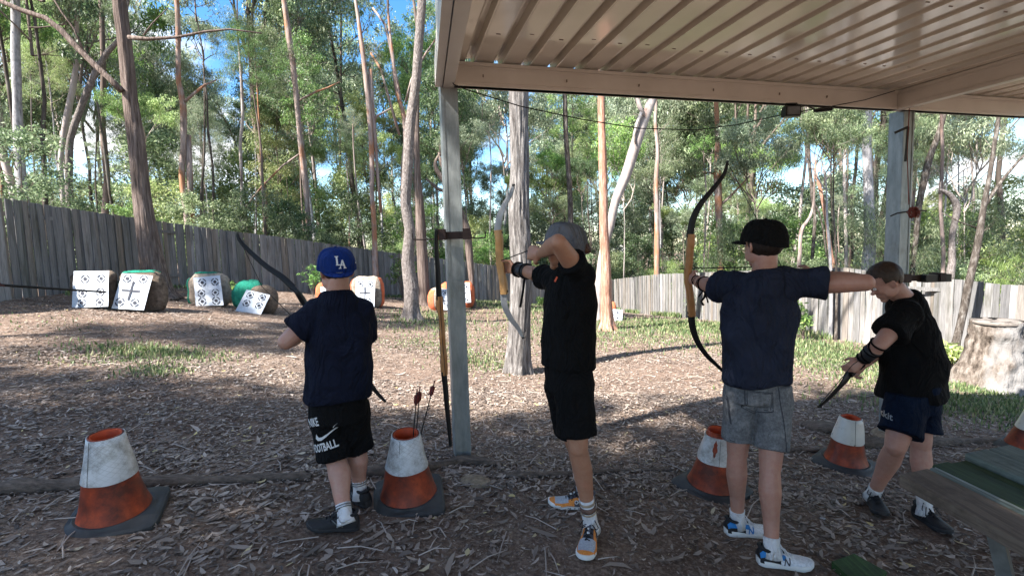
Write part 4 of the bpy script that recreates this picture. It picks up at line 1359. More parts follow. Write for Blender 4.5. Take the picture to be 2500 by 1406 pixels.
photo_tree([(690, -20, 11), (705, 90, 14), (720, 200, 13), (732, 330, 13), (745, 450, 13), (757, 585, 13)], 21.0, 'bark_pinkish', 'tall thin brown trunk standing alone in the gap of sky left of centre', 10, 5, ('gum', 'leaf_grey', 1.3),
           limbs=[(21.0, [(726, 248, 5), (770, 225, 5), (800, 215, 4), (830, 200, 2)]), (21, [(740, 370, 4), (690, 405, 4), (640, 455, 5), (600, 505, 5)])])
photo_tree([(868, 0, 7), (882, 100, 10), (893, 190, 12), (903, 290, 13), (908, 400, 12), (908, 470, 11), (914, 560, 12), (916, 640, 14), (920, 712, 18)], 18.0, 'bark_pinkish', 'slender orange and pale trunk in front of the back fence near the blue cap', 12, 5, ('gum', 'leaf_grey', 1.2),
           limbs=[(18.1, [(903, 170, 9), (906, 250, 12), (916, 330, 10), (922, 430, 7), (930, 520, 6)]), (18.1, [(912, 305, 8), (918, 285, 6), (955, 265, 3)])])
photo_tree([(1030, -10, 22), (1022, 110, 23), (1016, 200, 24), (1002, 300, 26), (996, 400, 27), (990, 500, 27), (1000, 560, 28), (996, 640, 34), (1004, 700, 38), (1005, 745, 40), (1004, 783, 56)], 12.6, 'bark_smooth',
           'speckled grey gum with buttress roots standing left of the steel post', 18, 5, ('gum', 'leaf_gum', 1.2), amp=.08, furrow=.04, root=1.3)
photo_tree([(1021, 120, 8), (1018, 260, 12), (1018, 400, 15), (1024, 500, 22), (1030, 600, 26), (1035, 700, 28), (1036, 733, 30)], 17.2, 'bark_red', 'reddish brown trunk just behind the speckled grey gum', 12, 4, ('gum', 'leaf_gum', 1.1))
photo_tree([(950, 60, 6), (960, 150, 8), (968, 220, 9), (985, 280, 11), (990, 340, 13), (984, 420, 12), (985, 520, 12)], 24.0, 'bark_pinkish', 'forked brown gum with several rising limbs behind the centre-left trunks', 10, 5, ('gum', 'leaf_gum', 1.5),
           limbs=[(24, [(985, 290, 9), (972, 215, 8), (955, 130, 7), (940, 60, 5), (910, 20, 4)]), (24, [(975, 330, 7), (955, 260, 7), (930, 170, 6), (905, 130, 4)]), (24, [(990, 250, 6), (1005, 195, 6), (1040, 130, 5), (1075, 80, 3)])])
photo_tree([(1266, 150, 48), (1267, 240, 47), (1268, 330, 46), (1268, 430, 48), (1266, 520, 52), (1272, 640, 52), (1271, 740, 54), (1266, 840, 60), (1262, 908, 70)], 7.3, 'bark_grey',
           'large grey trunk with deep furrows directly behind the man in orange shoes', 26, 5.5, ('gum', 'leaf_gum', 1.1), amp=.14, furrow=.16, root=1.12, ncrown=1, shade_crowns=[(2.3, .6, -.6, .62), (4.0, 1.6, .2, .6), (1.2, 2.6, .3, .55), (5.6, .2, .6, .6)])
photo_tree([(1375, 150, 9), (1379, 235, 10), (1382, 330, 12), (1388, 420, 12), (1392, 500, 13), (1394, 600, 13)], 15.5, 'bark_dark', 'slim dark straight trunk above the grey cap', 10, 5, ('gum', 'leaf_dark', 1.1))
photo_tree([(1467, 150, 17), (1468, 240, 18), (1470, 350, 20), (1473, 450, 22), (1474, 560, 23), (1479, 660, 27), (1480, 740, 31), (1483, 808, 42)], 13.2, 'bark_orange', 'straight orange-barked trunk right of the man in black', 18, 6, ('gum', 'leaf_gum', 1.2), amp=.10, furrow=.07, shade_crowns=[(-2.0, 1.0, -.3, .6), (2.2, .4, .2, .6), (3.6, -1.2, .5, .55)])
photo_tree([(1612, 200, 17), (1588, 255, 22), (1568, 305, 26), (1550, 360, 27), (1528, 430, 25), (1503, 490, 22), (1490, 550, 20), (1476, 600, 20), (1466, 660, 20), (1458, 745, 22)], 16.0, 'bark_pale', 'smooth pale pink trunk leaning right behind the orange trunk', 16, 3, ('gum', 'leaf_gum', 1.0), amp=.05,
           limbs=[(15.8, [(1566, 275, 9), (1556, 300, 8), (1548, 330, 7), (1552, 352, 3)]), (15.9, [(1575, 285, 8), (1562, 262, 12), (1556, 240, 12), (1550, 200, 8)])])
photo_tree([(1602, 250, 8), (1600, 300, 8), (1606, 370, 10), (1602, 450, 12), (1604, 540, 13), (1604, 668, 14)], 23.0, 'bark_pinkish', 'thin dark orange trunk behind the right fence corner', 10, 5, ('gum', 'leaf_grey', 1.2))
photo_tree([(1748, 240, 11), (1752, 330, 13), (1752, 430, 19), (1755, 520, 19), (1758, 600, 15), (1760, 655, 15)], 20.0, 'bark_pinkish', 'pinkish trunk behind the tip of the long black bow', 12, 4, ('gum', 'leaf_grey', 1.3),
           limbs=[(20, [(1758, 500, 7), (1772, 490, 6), (1800, 462, 5), (1830, 430, 3)]), (20, [(1750, 430, 4), (1735, 422, 4), (1715, 420, 2)])])
photo_tree([(2116, 200, 21), (2117, 280, 22), (2116, 360, 23), (2119, 440, 25), (2122, 520, 28), (2124, 590, 31), (2119, 660, 35)], 13.8, 'bark_white', 'straight light grey trunk just left of the right steel post', 16, 5, ('gum', 'leaf_gum', 1.2), amp=.05)
photo_tree([(2240, 250, 14), (2234, 350, 14), (2230, 450, 14), (2222, 560, 14), (2218, 680, 15)], 16.5, 'bark_pale', 'pale speckled trunk showing along the right edge of the right post', 10, 4, ('gum', 'leaf_grey', 1.2))
photo_tree([(2312, 250, 14), (2294, 320, 16), (2268, 390, 18), (2256, 440, 19), (2244, 500, 17), (2236, 580, 14), (2228, 670, 14)], 13.5, 'bark_dark', 'dark trunk leaning right beyond the right post', 12, 4, ('fine', 'leaf_dark', 1.2))
photo_tree([(2440, 270, 10), (2428, 350, 12), (2416, 430, 14), (2402, 500, 16), (2392, 570, 19), (2378, 640, 21), (2364, 700, 22), (2352, 760, 22), (2336, 830, 24), (2322, 885, 40)], 9.7, 'bark_dark', 'dark lichen-spotted trunk leaning in front of the right fence', 14, 3.5, ('fine', 'leaf_dark', 1.1),
           limbs=[(9.7, [(2400, 510, 9), (2425, 470, 8), (2455, 430, 7), (2485, 395, 5), (2520, 360, 4)]), (9.8, [(2395, 560, 4), (2350, 545, 3), (2300, 520, 2)])])
photo_tree([(2294, 464, 9), (2313, 472, 15), (2330, 490, 19), (2337, 512, 20), (2331, 545, 17), (2324, 580, 16), (2325, 640, 21), (2318, 684, 25)], 12.2, 'bark_smooth', 'broken pale trunk hooked over at its top behind the right fence', 12, 0, None, broken=True)
photo_tree([(1990, 418, 5), (1998, 445, 9), (2006, 475, 10), (2012, 510, 10), (2020, 560, 10), (2028, 620, 12), (2034, 655, 12)], 15.5, 'bark_orange', 'snapped thin trunk with raw orange top behind the black cap', 8, 0, None, broken=True, name='dead_tree')
photo_tree([(1968, 270, 6), (1973, 330, 8), (1976, 400, 9), (1984, 480, 11), (1990, 530, 9), (1986, 590, 9), (1982, 655, 11)], 16.5, 'bark_dark', 'thin dark crooked trunk with a dead top right of the black cap', 8, 2, ('gum', 'leaf_gum', .8),
           limbs=[(16.5, [(1984, 490, 5), (2000, 520, 4), (2010, 560, 4), (2016, 610, 4), (2026, 650, 4)])])
photo_tree([(1986, 500, 7), (1978, 530, 9), (1962, 552, 10), (1954, 575, 10), (1953, 620, 10), (1950, 655, 11)], 15.0, 'bark_pinkish', 'short crooked trunk with reddish bend just right of the black cap', 8, 1.5, ('gum', 'leaf_gum', .55))
photo_tree([(2028, 655, 9), (2030, 720, 9), (2029, 780, 10), (2026, 832, 12)], 12.4, 'bark_white', 'left one of two thin trunks against the right fence', 8, 2.5, ('gum', 'leaf_gum', .6))
photo_tree([(2040, 600, 6), (2043, 700, 7), (2042, 770, 8), (2040, 833, 9)], 12.3, 'bark_dark', 'right one of two thin trunks against the right fence', 8, 2.5, ('gum', 'leaf_gum', .5))
photo_tree([(1075, 375, 5), (1063, 395, 7), (1066, 415, 12), (1083, 440, 14), (1106, 470, 15), (1122, 510, 14), (1140, 560, 18), (1146, 620, 18), (1152, 690, 13), (1154, 735, 16)], 18.0, 'bark_red', 'gnarled broken trunk behind the left steel post', 12, 0, None, broken=True,
           limbs=[(18, [(1096, 440, 12), (1078, 400, 10), (1070, 372, 3)]), (18, [(1092, 470, 8), (1066, 460, 8), (1040, 436, 5)])])
photo_tree([(585, 140, 5), (590, 210, 7), (592, 290, 8), (587, 350, 8), (590, 450, 7), (592, 560, 8)], 19.5, 'bark_pale', 'thin white trunk in the foliage between the thick trunk and the lone thin trunk', 8, 4, ('gum', 'leaf_grey', 1.2))
photo_tree([(505, 240, 5), (508, 320, 6), (520, 420, 6), (522, 550, 7)], 17.5, 'bark_dark', 'thin dark sapling stem rising above the fence behind the third butt', 8, 3, ('tall', 'leaf_gum', .8))

# forest: slender gums, tall gums and thick undergrowth, each a tree of its own
def outside_range(x, y, margin=.8):
    """beyond the fences"""
    if y < 8: return False
    pts = [W(a, c, d) for a, b_, c, d in FENCE_BACK[1:]] + [W(a, c, d) for a, b_, c, d in FENCE_SIDE[::1]]
    # polygon of the range: behind fence line if farther than the fence in that direction
    return True
_fb = np.array([(W(a, c, d).x, W(a, c, d).y) for a, b_, c, d in FENCE_BACK[1:]] + [(W(a, c, d).x, W(a, c, d).y) for a, b_, c, d in FENCE_SIDE])
_fa = np.arctan2(_fb[:, 0], _fb[:, 1]); _fr = np.hypot(_fb[:, 0], _fb[:, 1])
_o = np.argsort(_fa); _fa = _fa[_o]; _fr = _fr[_o]
def fence_dist(x, y):
    return float(np.interp(math.atan2(x, y), _fa, _fr))

_tk = {}
def trunk_mesh(i, m):
    """a slender trunk 1 m tall in units of its height; shared"""
    if (i, m) not in _tk:
        r = random.Random(900 + i); pts = []; rad = []
        x = y = 0
        for k in range(9):
            f = k / 8; pts.append((x, y, f)); rad.append(.0125 * (1 - .62 * f) * (1.35 if k == 0 else 1))
            x += r.uniform(-.014, .016); y += r.uniform(-.014, .014)
        b = MB(); b.tube(pts, rad, 7, False)
        me = b.mesh('trunk'); me.materials.append(M[m]); me.polygons.foreach_set('use_smooth', [True] * len(me.polygons))
        _tk[(i, m)] = (me, Vector(pts[-1]))
    return _tk[(i, m)]

FR = random.Random(21)
LANDMARKS = [(100, 'at the far left frame edge'), (260, 'above the leftmost two targets'), (420, 'right of the thick leaning trunk'), (600, 'above the two green-wrapped butts'), (740, 'left of the blue cap'), (880, 'above the blue cap'),
             (1000, 'behind the speckled grey gum'), (1110, 'behind the left steel post'), (1215, 'left of the big furrowed trunk'), (1310, 'right of the big furrowed trunk'), (1420, 'above the grey cap'), (1520, 'behind the orange trunk'),
             (1640, 'left of the long black bow'), (1740, 'behind the long black bow'), (1880, 'above the black cap'), (2010, 'right of the black cap'), (2110, 'by the light grey trunk'), (2200, 'behind the right steel post'),
             (2310, 'right of the right steel post'), (2440, 'above the pale stump'), (9999, 'past the right frame edge')]
LOOK = {'leaf_gum': 'green', 'leaf_grey': 'grey-green', 'leaf_bright': 'bright green', 'leaf_dark': 'dark green', 'leaf_yellow': 'yellow-green'}
BARKL = {'bark_pale': 'pale pink', 'bark_smooth': 'grey', 'bark_red': 'brown', 'bark_dark': 'dark', 'bark_pinkish': 'pinkish', 'bark_white': 'whitish'}
def spot(x, y):
    px = 1250 + 1200 * x / max(y, .1)
    if px < 10: return 'past the left frame edge'
    for lim, tx in LANDMARKS:
        if px < lim: return tx
SEEN = {}
def uniq(label, x, y):
    k = SEEN.get(label, 0); SEEN[label] = k + 1
    if k == 0: return label
    return label
def forest_tree(x, y, h, kind, leafm, barkm, sc, label, group, name='gum_tree', thick=1.0, ncr=1, lowest=.7):
    g = zt(x, y)
    t = thing(name, label, 'tree', (x, y, g), group=group)
    me, top = trunk_mesh(FR.randrange(6), barkm)
    o = bpy.data.objects.new('trunk', me); COL.objects.link(o); o.parent = t; o.location = (0, 0, -.05)
    o.rotation_euler = (FR.uniform(-.06, .06), FR.uniform(-.06, .06), FR.uniform(0, 6.28))
    o.scale = (h * thick, h * thick, h)
    R3 = o.rotation_euler.to_matrix(); tp = R3 @ Vector((top.x * h * thick, top.y * h * thick, h))
    for k in range(ncr):
        f = lowest + (1 - lowest) * ((k + 1) / ncr) if ncr > 1 else .93
        add_crown(t, kind, FR.randrange(len(CROWNS[kind])), leafm, 'twig_pale' if barkm in ('bark_pale', 'bark_white') else 'twig', tp * f + Vector((FR.uniform(-.4, .4) * (k > 0), FR.uniform(-.4, .4) * (k > 0), -.4 * sc)), sc * FR.uniform(.85, 1.15), FR.uniform(0, 6.28))
    return t

barks = ['bark_pale', 'bark_smooth', 'bark_red', 'bark_dark', 'bark_pinkish', 'bark_white', 'bark_dark']
# (a) undergrowth right behind the fences
n = 0; tries = 0; used = []
while n < 88 and tries < 4000:
    tries += 1
    az = FR.uniform(-.86, .86); rr = fence_dist(math.sin(az), math.cos(az)) + FR.uniform(1.3, 9.0)
    x, y = math.sin(az) * rr, math.cos(az) * rr
    if any((x - a) ** 2 + (y - b_) ** 2 < 1.3 for a, b_ in used): continue
    used.append((x, y)); n += 1
    s = FR.choice((.4, .5, .6, .75, .95)) * (1.0 if rr > 14 else .75)
    kind = FR.choice(('bush', 'bush', 'fine', 'bush'))
    g = zt(x, y)
    lm = FR.choice(('leaf_bright', 'leaf_gum', 'leaf_dark', 'leaf_gum', 'leaf_yellow'))
    t = thing('shrub', '%s %s%s shrub just beyond the fence %s' % ('big' if s > .8 else 'middling' if s > .55 else 'low', LOOK[lm], ' feathery' if kind == 'fine' else '', spot(x, y)), 'shrub', (x, y, g - .1), group='shrubs just beyond the fence')
    add_crown(t, kind, FR.randrange(len(CROWNS[kind])), lm, 'twig', (0, 0, .15), s, FR.uniform(0, 6.28))
# (b) saplings and slender gums
used = []; n = 0; tries = 0
while n < 120 and tries < 6000:
    tries += 1
    az = FR.uniform(-.88, .88); rr = fence_dist(math.sin(az), math.cos(az)) + 2.0 + 22 * FR.random() ** 1.2
    x, y = math.sin(az) * rr, math.cos(az) * rr
    if any((x - a) ** 2 + (y - b_) ** 2 < 2.0 for a, b_ in used): continue
    used.append((x, y)); n += 1
    thin = n % 2 == 0; h = FR.uniform(4.5, 10.5)
    lm = FR.choice(LEAFS); bk = FR.choice(barks)
    forest_tree(x, y, h, FR.choice(('gum', 'gum', 'tall', 'fine')), lm, bk, FR.uniform(.5, .9) * (.55 if thin else 1) * (1 if h > 6 else .8),
                '%s sapling with %s trunk, %s leaves, %s' % ('tall' if h > 7.5 else 'short', BARKL[bk], LOOK[lm], spot(x, y)), 'slender saplings beyond the fence', thick=FR.uniform(.4, .8), ncr=1 if thin else FR.choice((1, 2)), lowest=.6)
# (c) tall forest farther back
used = []; n = 0; tries = 0
while n < 54 and tries < 6000:
    tries += 1
    az = FR.uniform(-.84, .84); rr = 27 + 40 * FR.random()
    x, y = math.sin(az) * rr, math.cos(az) * rr
    if any((x - a) ** 2 + (y - b_) ** 2 < 5.0 for a, b_ in used): continue
    used.append((x, y)); n += 1
    h = FR.uniform(9, 19)
    lm = FR.choice(LEAFS[:5]); bk = FR.choice(barks)
    forest_tree(x, y, h, FR.choice(('gum', 'gum', 'tall')), lm, bk, FR.uniform(1.0, 1.7),
                '%s gum with %s trunk and %s crown %s' % ('very tall' if h > 14 else 'tall', BARKL[bk], LOOK[lm], spot(x, y)), 'tall forest trees beyond the range', thick=FR.uniform(.6, 1.1), ncr=FR.choice((2, 3)), lowest=.45)
# (d) low far bushland closing the view under the trees
for k in range(46):
    az = -.85 + 1.7 * (k + FR.random()) / 46; rr = FR.uniform(34, 52)
    x, y = math.sin(az) * rr, math.cos(az) * rr
    lm = FR.choice(('leaf_grey', 'leaf_gum', 'leaf_yellow'))
    t = thing('shrub', '%s thicket far back among the trunks %s' % (LOOK[lm], spot(x, y)), 'shrub', (x, y, zt(x, y) - .2), group='thickets far back in the forest')
    add_crown(t, 'bush', FR.randrange(4), lm, 'twig', (0, 0, 0), FR.uniform(1.3, 2.1), FR.uniform(0, 6.28))

# unseen trees added behind and left of the viewer to shade the foreground
for (x, y, h, s, lm) in [(a_ - 5.0, b_ - 4.4, 5.0 + .25 * (i_ % 3), .68 + .04 * (i_ % 2), 'leaf_gum') for i_, (a_, b_) in enumerate(
        [(-5.2, 1.6), (-4.0, 2.9), (-2.6, 3.1), (-1.1, 3.3), (.3, 3.5), (1.3, 2.4), (-.6, 1.8), (-2.1, 1.4), (-3.5, 1.1), (-.6, .1), (.9, .6), (1.7, 3.6), (-6.6, 2.6)])] + [(-13.8, 5.2, 9.0, .7, 'leaf_gum'), (-12.6, 1.6, 9.0, .6, 'leaf_gum')]:
    forest_tree(x, y, h, 'gum', lm, 'bark_smooth', s, 'unseen gum tree added to shade the shooting line', 'shade trees added out of view', thick=1.2, ncr=2, lowest=.8)

# small leafy plants inside the range
def small_plant(px, py, h, label, lm='leaf_bright', n=9, Y=None, wid=.35):
    c = G(px, py) if Y is None else Vector((W(px, py, Y).x, Y, zt(W(px, py, Y).x, Y)))
    t = thing('sapling', label, 'plant', c)
    r = random.Random(int(px)); rng = np.random.default_rng(int(px)); tips = []
    for k in range(n):
        a = r.uniform(0, 6.28); q = Vector((math.cos(a) * wid * r.uniform(.2, .9), math.sin(a) * wid * .6 * r.uniform(.2, .9), h * r.uniform(.45, 1)))
        b = MB(); b.tube([Vector(), q * .5 + Vector((0, 0, h * .12)), q], [.008, .006, .002], 5, False); b.build('stem', M['twig'], t, smooth=True)
        tips += [q * .75, q]
    V, F = leaf_arrays(np.array([q[:] for q in tips]), np.full(len(tips), .13), 14, .13, .05, rng, .1)
    link_mesh('leaves', np_mesh('leaves', V, F), M[lm], t, smooth=False)
    return t
small_plant(985, 724, 1.9, 'leafy green sapling against the back fence between two trunks', Y=18.5, n=16, wid=.8)
small_plant(765, 728, 1.0, 'small leafy plant left of the orange butts', Y=15.6, wid=.5)
small_plant(1962, 808, .95, 'bright leafy sapling by the right fence under the raised arm', Y=12.0, n=12, wid=.35)
small_plant(1330, 742, .5, 'low plant at the back fence behind the man in black', Y=22.0)
small_plant(2330, 905, .55, 'upright weed growing at the left foot of the pale stump', lm='leaf_yellow', n=7, wid=.12)
small_plant(560, 700, .6, 'small plant growing behind the green wrapped butt', Y=11.6)

# ------------------------------------------------------------------ leaf litter and grass
def scatter(n, cx, cy, sx, sy, rng, uniform=False):
    if uniform: return rng.uniform(cx - sx, cx + sx, n), rng.uniform(cy - sy, cy + sy, n)
    return rng.normal(cx, sx, n), rng.normal(cy, sy, n)
def inside(x, y):
    a = np.arctan2(x, np.maximum(y, .01)); r = np.hypot(x, y)
    return (r < np.interp(a, _fa, _fr) - .05) | (y < 7)

FEET = [G(a, b_)[:2] for a, b_ in ((755, 1305), (800, 1300), (845, 1290), (890, 1225), (1430, 1380), (1440, 1330), (1370, 1225), (1420, 1235), (1800, 1300), (1840, 1300), (1885, 1385), (1930, 1390), (2120, 1250), (2262, 1280), (2270, 1310))]
def litter():
    rng = np.random.default_rng(3)
    xs, ys, ls = [], [], []
    def add(n, x0, x1, y0, y1, l0, l1, keep=None):
        x = rng.uniform(x0, x1, n); y = rng.uniform(y0, y1, n); l = rng.uniform(l0, l1, n)
        k = inside(x, y)
        for (cx, cy) in FEET: k &= (x - cx) ** 2 + (y - cy) ** 2 > .10 ** 2
        for (cx, cy) in CONE_SPOTS: k &= (x - cx) ** 2 + (y - cy) ** 2 > .26 ** 2
        if keep is not None: k &= keep(x, y)
        xs.append(x[k]); ys.append(y[k]); ls.append(l[k])
    nv = np.vectorize(lambda a, b: noise.noise(Vector((a * .55, b * .55, 3.3))))
    def worn(x, y):
        # trampled bare soil where the shooters stand
        d = np.exp(-((x - .75) / 1.9) ** 2 - ((y - 2.05) / .85) ** 2) * 1.05 + np.exp(-((x + 2.0) / 1.2) ** 2 - ((y - 1.7) / .5) ** 2) * .6
        d2 = np.exp(-((x + .9) / .5) ** 2 - ((y - 7.0) / 1.8) ** 2) * .7
        return rng.random(len(x)) > np.clip(d + d2 + nv(x, y) * .5, 0, .93)
    add(15000, -3.4, 4.2, 1.3, 3.6, .03, .085, worn); add(26000, -3.4, 4.2, 1.3, 3.8, .008, .030); add(260, -4, 5, 1.3, 7, .10, .22)
    add(46000, -6.2, 6.2, 3.2, 6.0, .026, .07, worn); add(26000, -4.6, 5.4, 3.4, 6.5, .010, .032)
    add(48000, -9.3, 9, 5.5, 9.0, .025, .062, worn)
    add(36000, -9, 9.5, 8.0, 14.0, .035, .07)
    add(26000, -9, 9, 13, 25, .045, .09)
    x = np.concatenate(xs); y = np.concatenate(ys); L = np.concatenate(ls); n = len(x)
    z = ZT(x, y) + rng.uniform(.003, .022, n)
    th = rng.uniform(0, 2 * np.pi, n); pitch = rng.normal(0, .13, n); roll = rng.normal(0, .24, n)
    d = np.stack([np.cos(th) * np.cos(pitch), np.sin(th) * np.cos(pitch), np.sin(pitch)], 1)
    s = np.stack([-np.sin(th) * np.cos(roll), np.cos(th) * np.cos(roll), np.sin(roll)], 1)
    nn = np.cross(d, s)
    w = np.minimum(L * rng.uniform(.15, .36, n), .030); curl = L * rng.uniform(-.05, .15, n); bend = L * rng.uniform(-.18, .18, n)
    P = np.stack([x, y, z], 1)
    def pt(f, lat, up): return P + d * ((f - .5) * L)[:, None] + s * (lat * w + (f * (1 - f) * 4) * bend * 1.0)[:, None] + nn * (up * curl)[:, None]
    V = np.stack([pt(0, 0, 1), pt(.3, .5, .25), pt(.3, -.5, .25), pt(.7, .42, .25), pt(.7, -.42, .25), pt(1, 0, 1.1)], 1).reshape(-1, 3)
    k = (np.arange(n) * 6)[:, None]
    F = np.concatenate([k + np.array([[0, 2, 1]]), k + np.array([[1, 2, 3]]), k + np.array([[2, 4, 3]]), k + np.array([[3, 4, 5]])], 0)
    o = link_mesh('leaf_litter', np_mesh('leaf_litter', V, F), M['litter'], smooth=False)
    tag(o, 'dry gum leaf litter strewn over the whole range floor', 'leaf litter', kind='stuff')
    # twigs
    b = MB(); r = random.Random(8)
    for i in range(420):
        yy = 1.4 + 9 * r.random() ** 1.4; xx = r.uniform(-1.05, 1.05) * yy
        a = r.uniform(0, 6.28); L_ = r.uniform(.08, .32); zz = zt(xx, yy) + .018
        b.tube([(xx, yy, zz), (xx + math.cos(a) * L_ * .5, yy + math.sin(a) * L_ * .5 + r.uniform(-.02, .02), zz + .012), (xx + math.cos(a) * L_, yy + math.sin(a) * L_, zz)], [.004, .0035, .002], 4, False)
    tag(b.build('fallen_twigs', M['twig_pale']), 'fallen twigs scattered through the leaf litter', 'twigs', kind='stuff')
litter()

def grass():
    rng = np.random.default_rng(9)
    xs, ys, hs = [], [], []
    def patch(px, py, sx, sy, n, h):
        n = int(n * .36); h *= .55; c = G(px, py); x, y = scatter(n, c.x, c.y, sx, sy, rng); xs.append(x); ys.append(y); hs.append(np.full(n, h))
    patch(370, 862, .45, .22, 3600, .10); patch(390, 905, .16, .14, 900, .09); patch(300, 885, .35, .18, 900, .07); patch(80, 790, 1.0, .4, 500, .06)
    patch(1060, 780, .7, 1.5, 4200, .15); patch(1040, 840, .6, .5, 1500, .07); patch(1170, 880, .35, .5, 2200, .10); patch(1310, 760, 1.2, 2.0, 3600, .18)
    patch(1200, 745, 1.4, 1.2, 2600, .20); patch(1180, 830, .7, 1.0, 1600, .08); patch(1350, 810, .8, 1.4, 2600, .14)
    patch(1560, 800, 1.2, 1.8, 7000, .14); patch(1650, 800, 1.0, 1.6, 6000, .15); patch(1720, 800, .7, 1.2, 4000, .17); patch(1520, 830, 1.0, 1.0, 3000, .10)
    patch(2000, 880, .9, 1.4, 8000, .10); patch(2080, 900, .7, .9, 6000, .10); patch(2000, 860, .8, .8, 5000, .13); patch(1980, 845, .8, .5, 2500, .2); patch(2350, 990, .8, .45, 5500, .12); patch(2460, 1000, .6, .4, 3000, .12)
    patch(2330, 930, .4, .7, 4500, .14); patch(2450, 965, .5, .3, 2500, .13); patch(2150, 880, .8, .8, 3500, .10)
    # along the foot of the fences
    for nodes, n, h in ((FENCE_SIDE, 4500, .17), (FENCE_BACK[1:], 3000, .10)):
        P = np.array([W(a, c, d)[:2] for a, b_, c, d in nodes]); seg = np.r_[0, np.cumsum(np.sqrt((np.diff(P, axis=0) ** 2).sum(1)))]
        s = rng.uniform(0, seg[-1], n); x = np.interp(s, seg, P[:, 0]); y = np.interp(s, seg, P[:, 1]); r = np.hypot(x, y); k = rng.exponential(.28, n) + .05
        dens = np.array([noise.noise(Vector((a * .5, b_ * .5, 7))) for a, b_ in zip(x, y)]) > (-.15 if h > .2 else .02)
        x = x - x / r * k; y = y - y / r * k
        xs.append(x[dens]); ys.append(y[dens]); hs.append(np.full(dens.sum(), h))
    x = np.concatenate(xs); y = np.concatenate(ys); H = np.concatenate(hs)
    k = inside(x, y); x, y, H = x[k], y[k], H[k]
    # tufts
    x += rng.normal(0, .02, len(x)); n = len(x)
    z = ZT(x, y) - .005; H = H * rng.uniform(.35, 1.5, n)
    th = rng.uniform(0, 2 * np.pi, n); lean = rng.normal(0, .45, n) * H; w = rng.uniform(.004, .009, n) + .0006 * y
    P = np.stack([x, y, z], 1); s = np.stack([np.cos(th), np.sin(th), 0 * th], 1); d = np.stack([-np.sin(th), np.cos(th), 0 * th], 1); u = np.array([0, 0, 1.0])
    V = np.stack([P - s * w[:, None], P + s * w[:, None], P + d * (lean * .35)[:, None] + u * (H * .6)[:, None] + s * (w * .7)[:, None],
                  P + d * (lean * .35)[:, None] + u * (H * .6)[:, None] - s * (w * .7)[:, None], P + d * lean[:, None] + u * H[:, None]], 1).reshape(-1, 3)
    k = (np.arange(n) * 5)[:, None]
    F = np.concatenate([k + np.array([[0, 1, 2]]), k + np.array([[0, 2, 3]]), k + np.array([[3, 2, 4]])], 0)
    o = link_mesh('grass', np_mesh('grass', V, F), M['grass'], smooth=False)
    tag(o, 'patches of short green grass along the fences and between the trees', 'grass', kind='stuff')
grass()
# ------------------------------------------------------------------ people
def V3(*a): return Vector(a)
def unit(v): return Vector(v).normalized()

def hand_shapes(b, wrist, fdir, palm, thumb_side, curl=.9, size=1.0, spread=1.0, thumb_curl=.5):
    """palm, four bent fingers of different length and a thumb from the side of the palm.
    fdir: wrist to knuckles; palm: out of the palm; thumb_side: towards the thumb"""
    f = unit(fdir); pl = unit(Vector(palm) - f * Vector(palm).dot(f)); s = unit(Vector(thumb_side) - f * Vector(thumb_side).dot(f) - pl * Vector(thumb_side).dot(pl))
    L = .095 * size
    k = wrist + f * L
    rings = []
    for t, w, d in ((-.12, .024, .021), (.15, .030, .020), (.5, .040, .019), (.85, .043, .016), (1.02, .040, .013)):
        c = wrist + f * L * t
        rings.append([c + s * math.cos(a) * w * size + pl * math.sin(a) * d * size for a in [i * math.pi / 8 for i in range(16)]])
    b.loft(rings)
    tips = []
    for i, (off, ln, r) in enumerate(((.032, .072, .0088), (.011, .080, .0092), (-.011, .074, .0088), (-.031, .058, .0078))):
        p = k + s * off * size - f * (.004 if i in (0, 3) else 0)
        d = unit(f + s * off * .9 * spread)
        segs = (.45, .30, .25); c = curl * (1 + .08 * i)
        for j, q in enumerate(segs):
            ang = c * (0.55, .8, .6)[j]
            R = Matrix.Rotation(ang, 3, f.cross(pl))
            d = unit(R @ d)
            p2 = p + d * ln * q * size * 1.08
            b.capsule(p, p2, r * size * (1 - .06 * j), r * size * (.94 - .06 * j), 8)
            p = p2
        tips.append(p)
    p = wrist + f * L * .25 + s * .026 * size + pl * .006
    d = unit(f * .75 + s * .75 + pl * .15)
    p2 = p + d * .036 * size; b.capsule(p, p2, .014 * size, .0115 * size, 8)
    d = unit(f * (1 - thumb_curl * .5) + s * (.35 - thumb_curl * .3) + pl * (.2 + thumb_curl)); p3 = p2 + d * .03 * size; b.capsule(p2, p3, .0112 * size, .0098 * size, 8)
    d = unit(d + pl * thumb_curl * .6 - s * thumb_curl * .3); b.capsule(p3, p3 + d * .024 * size, .0098 * size, .0082 * size, 8)

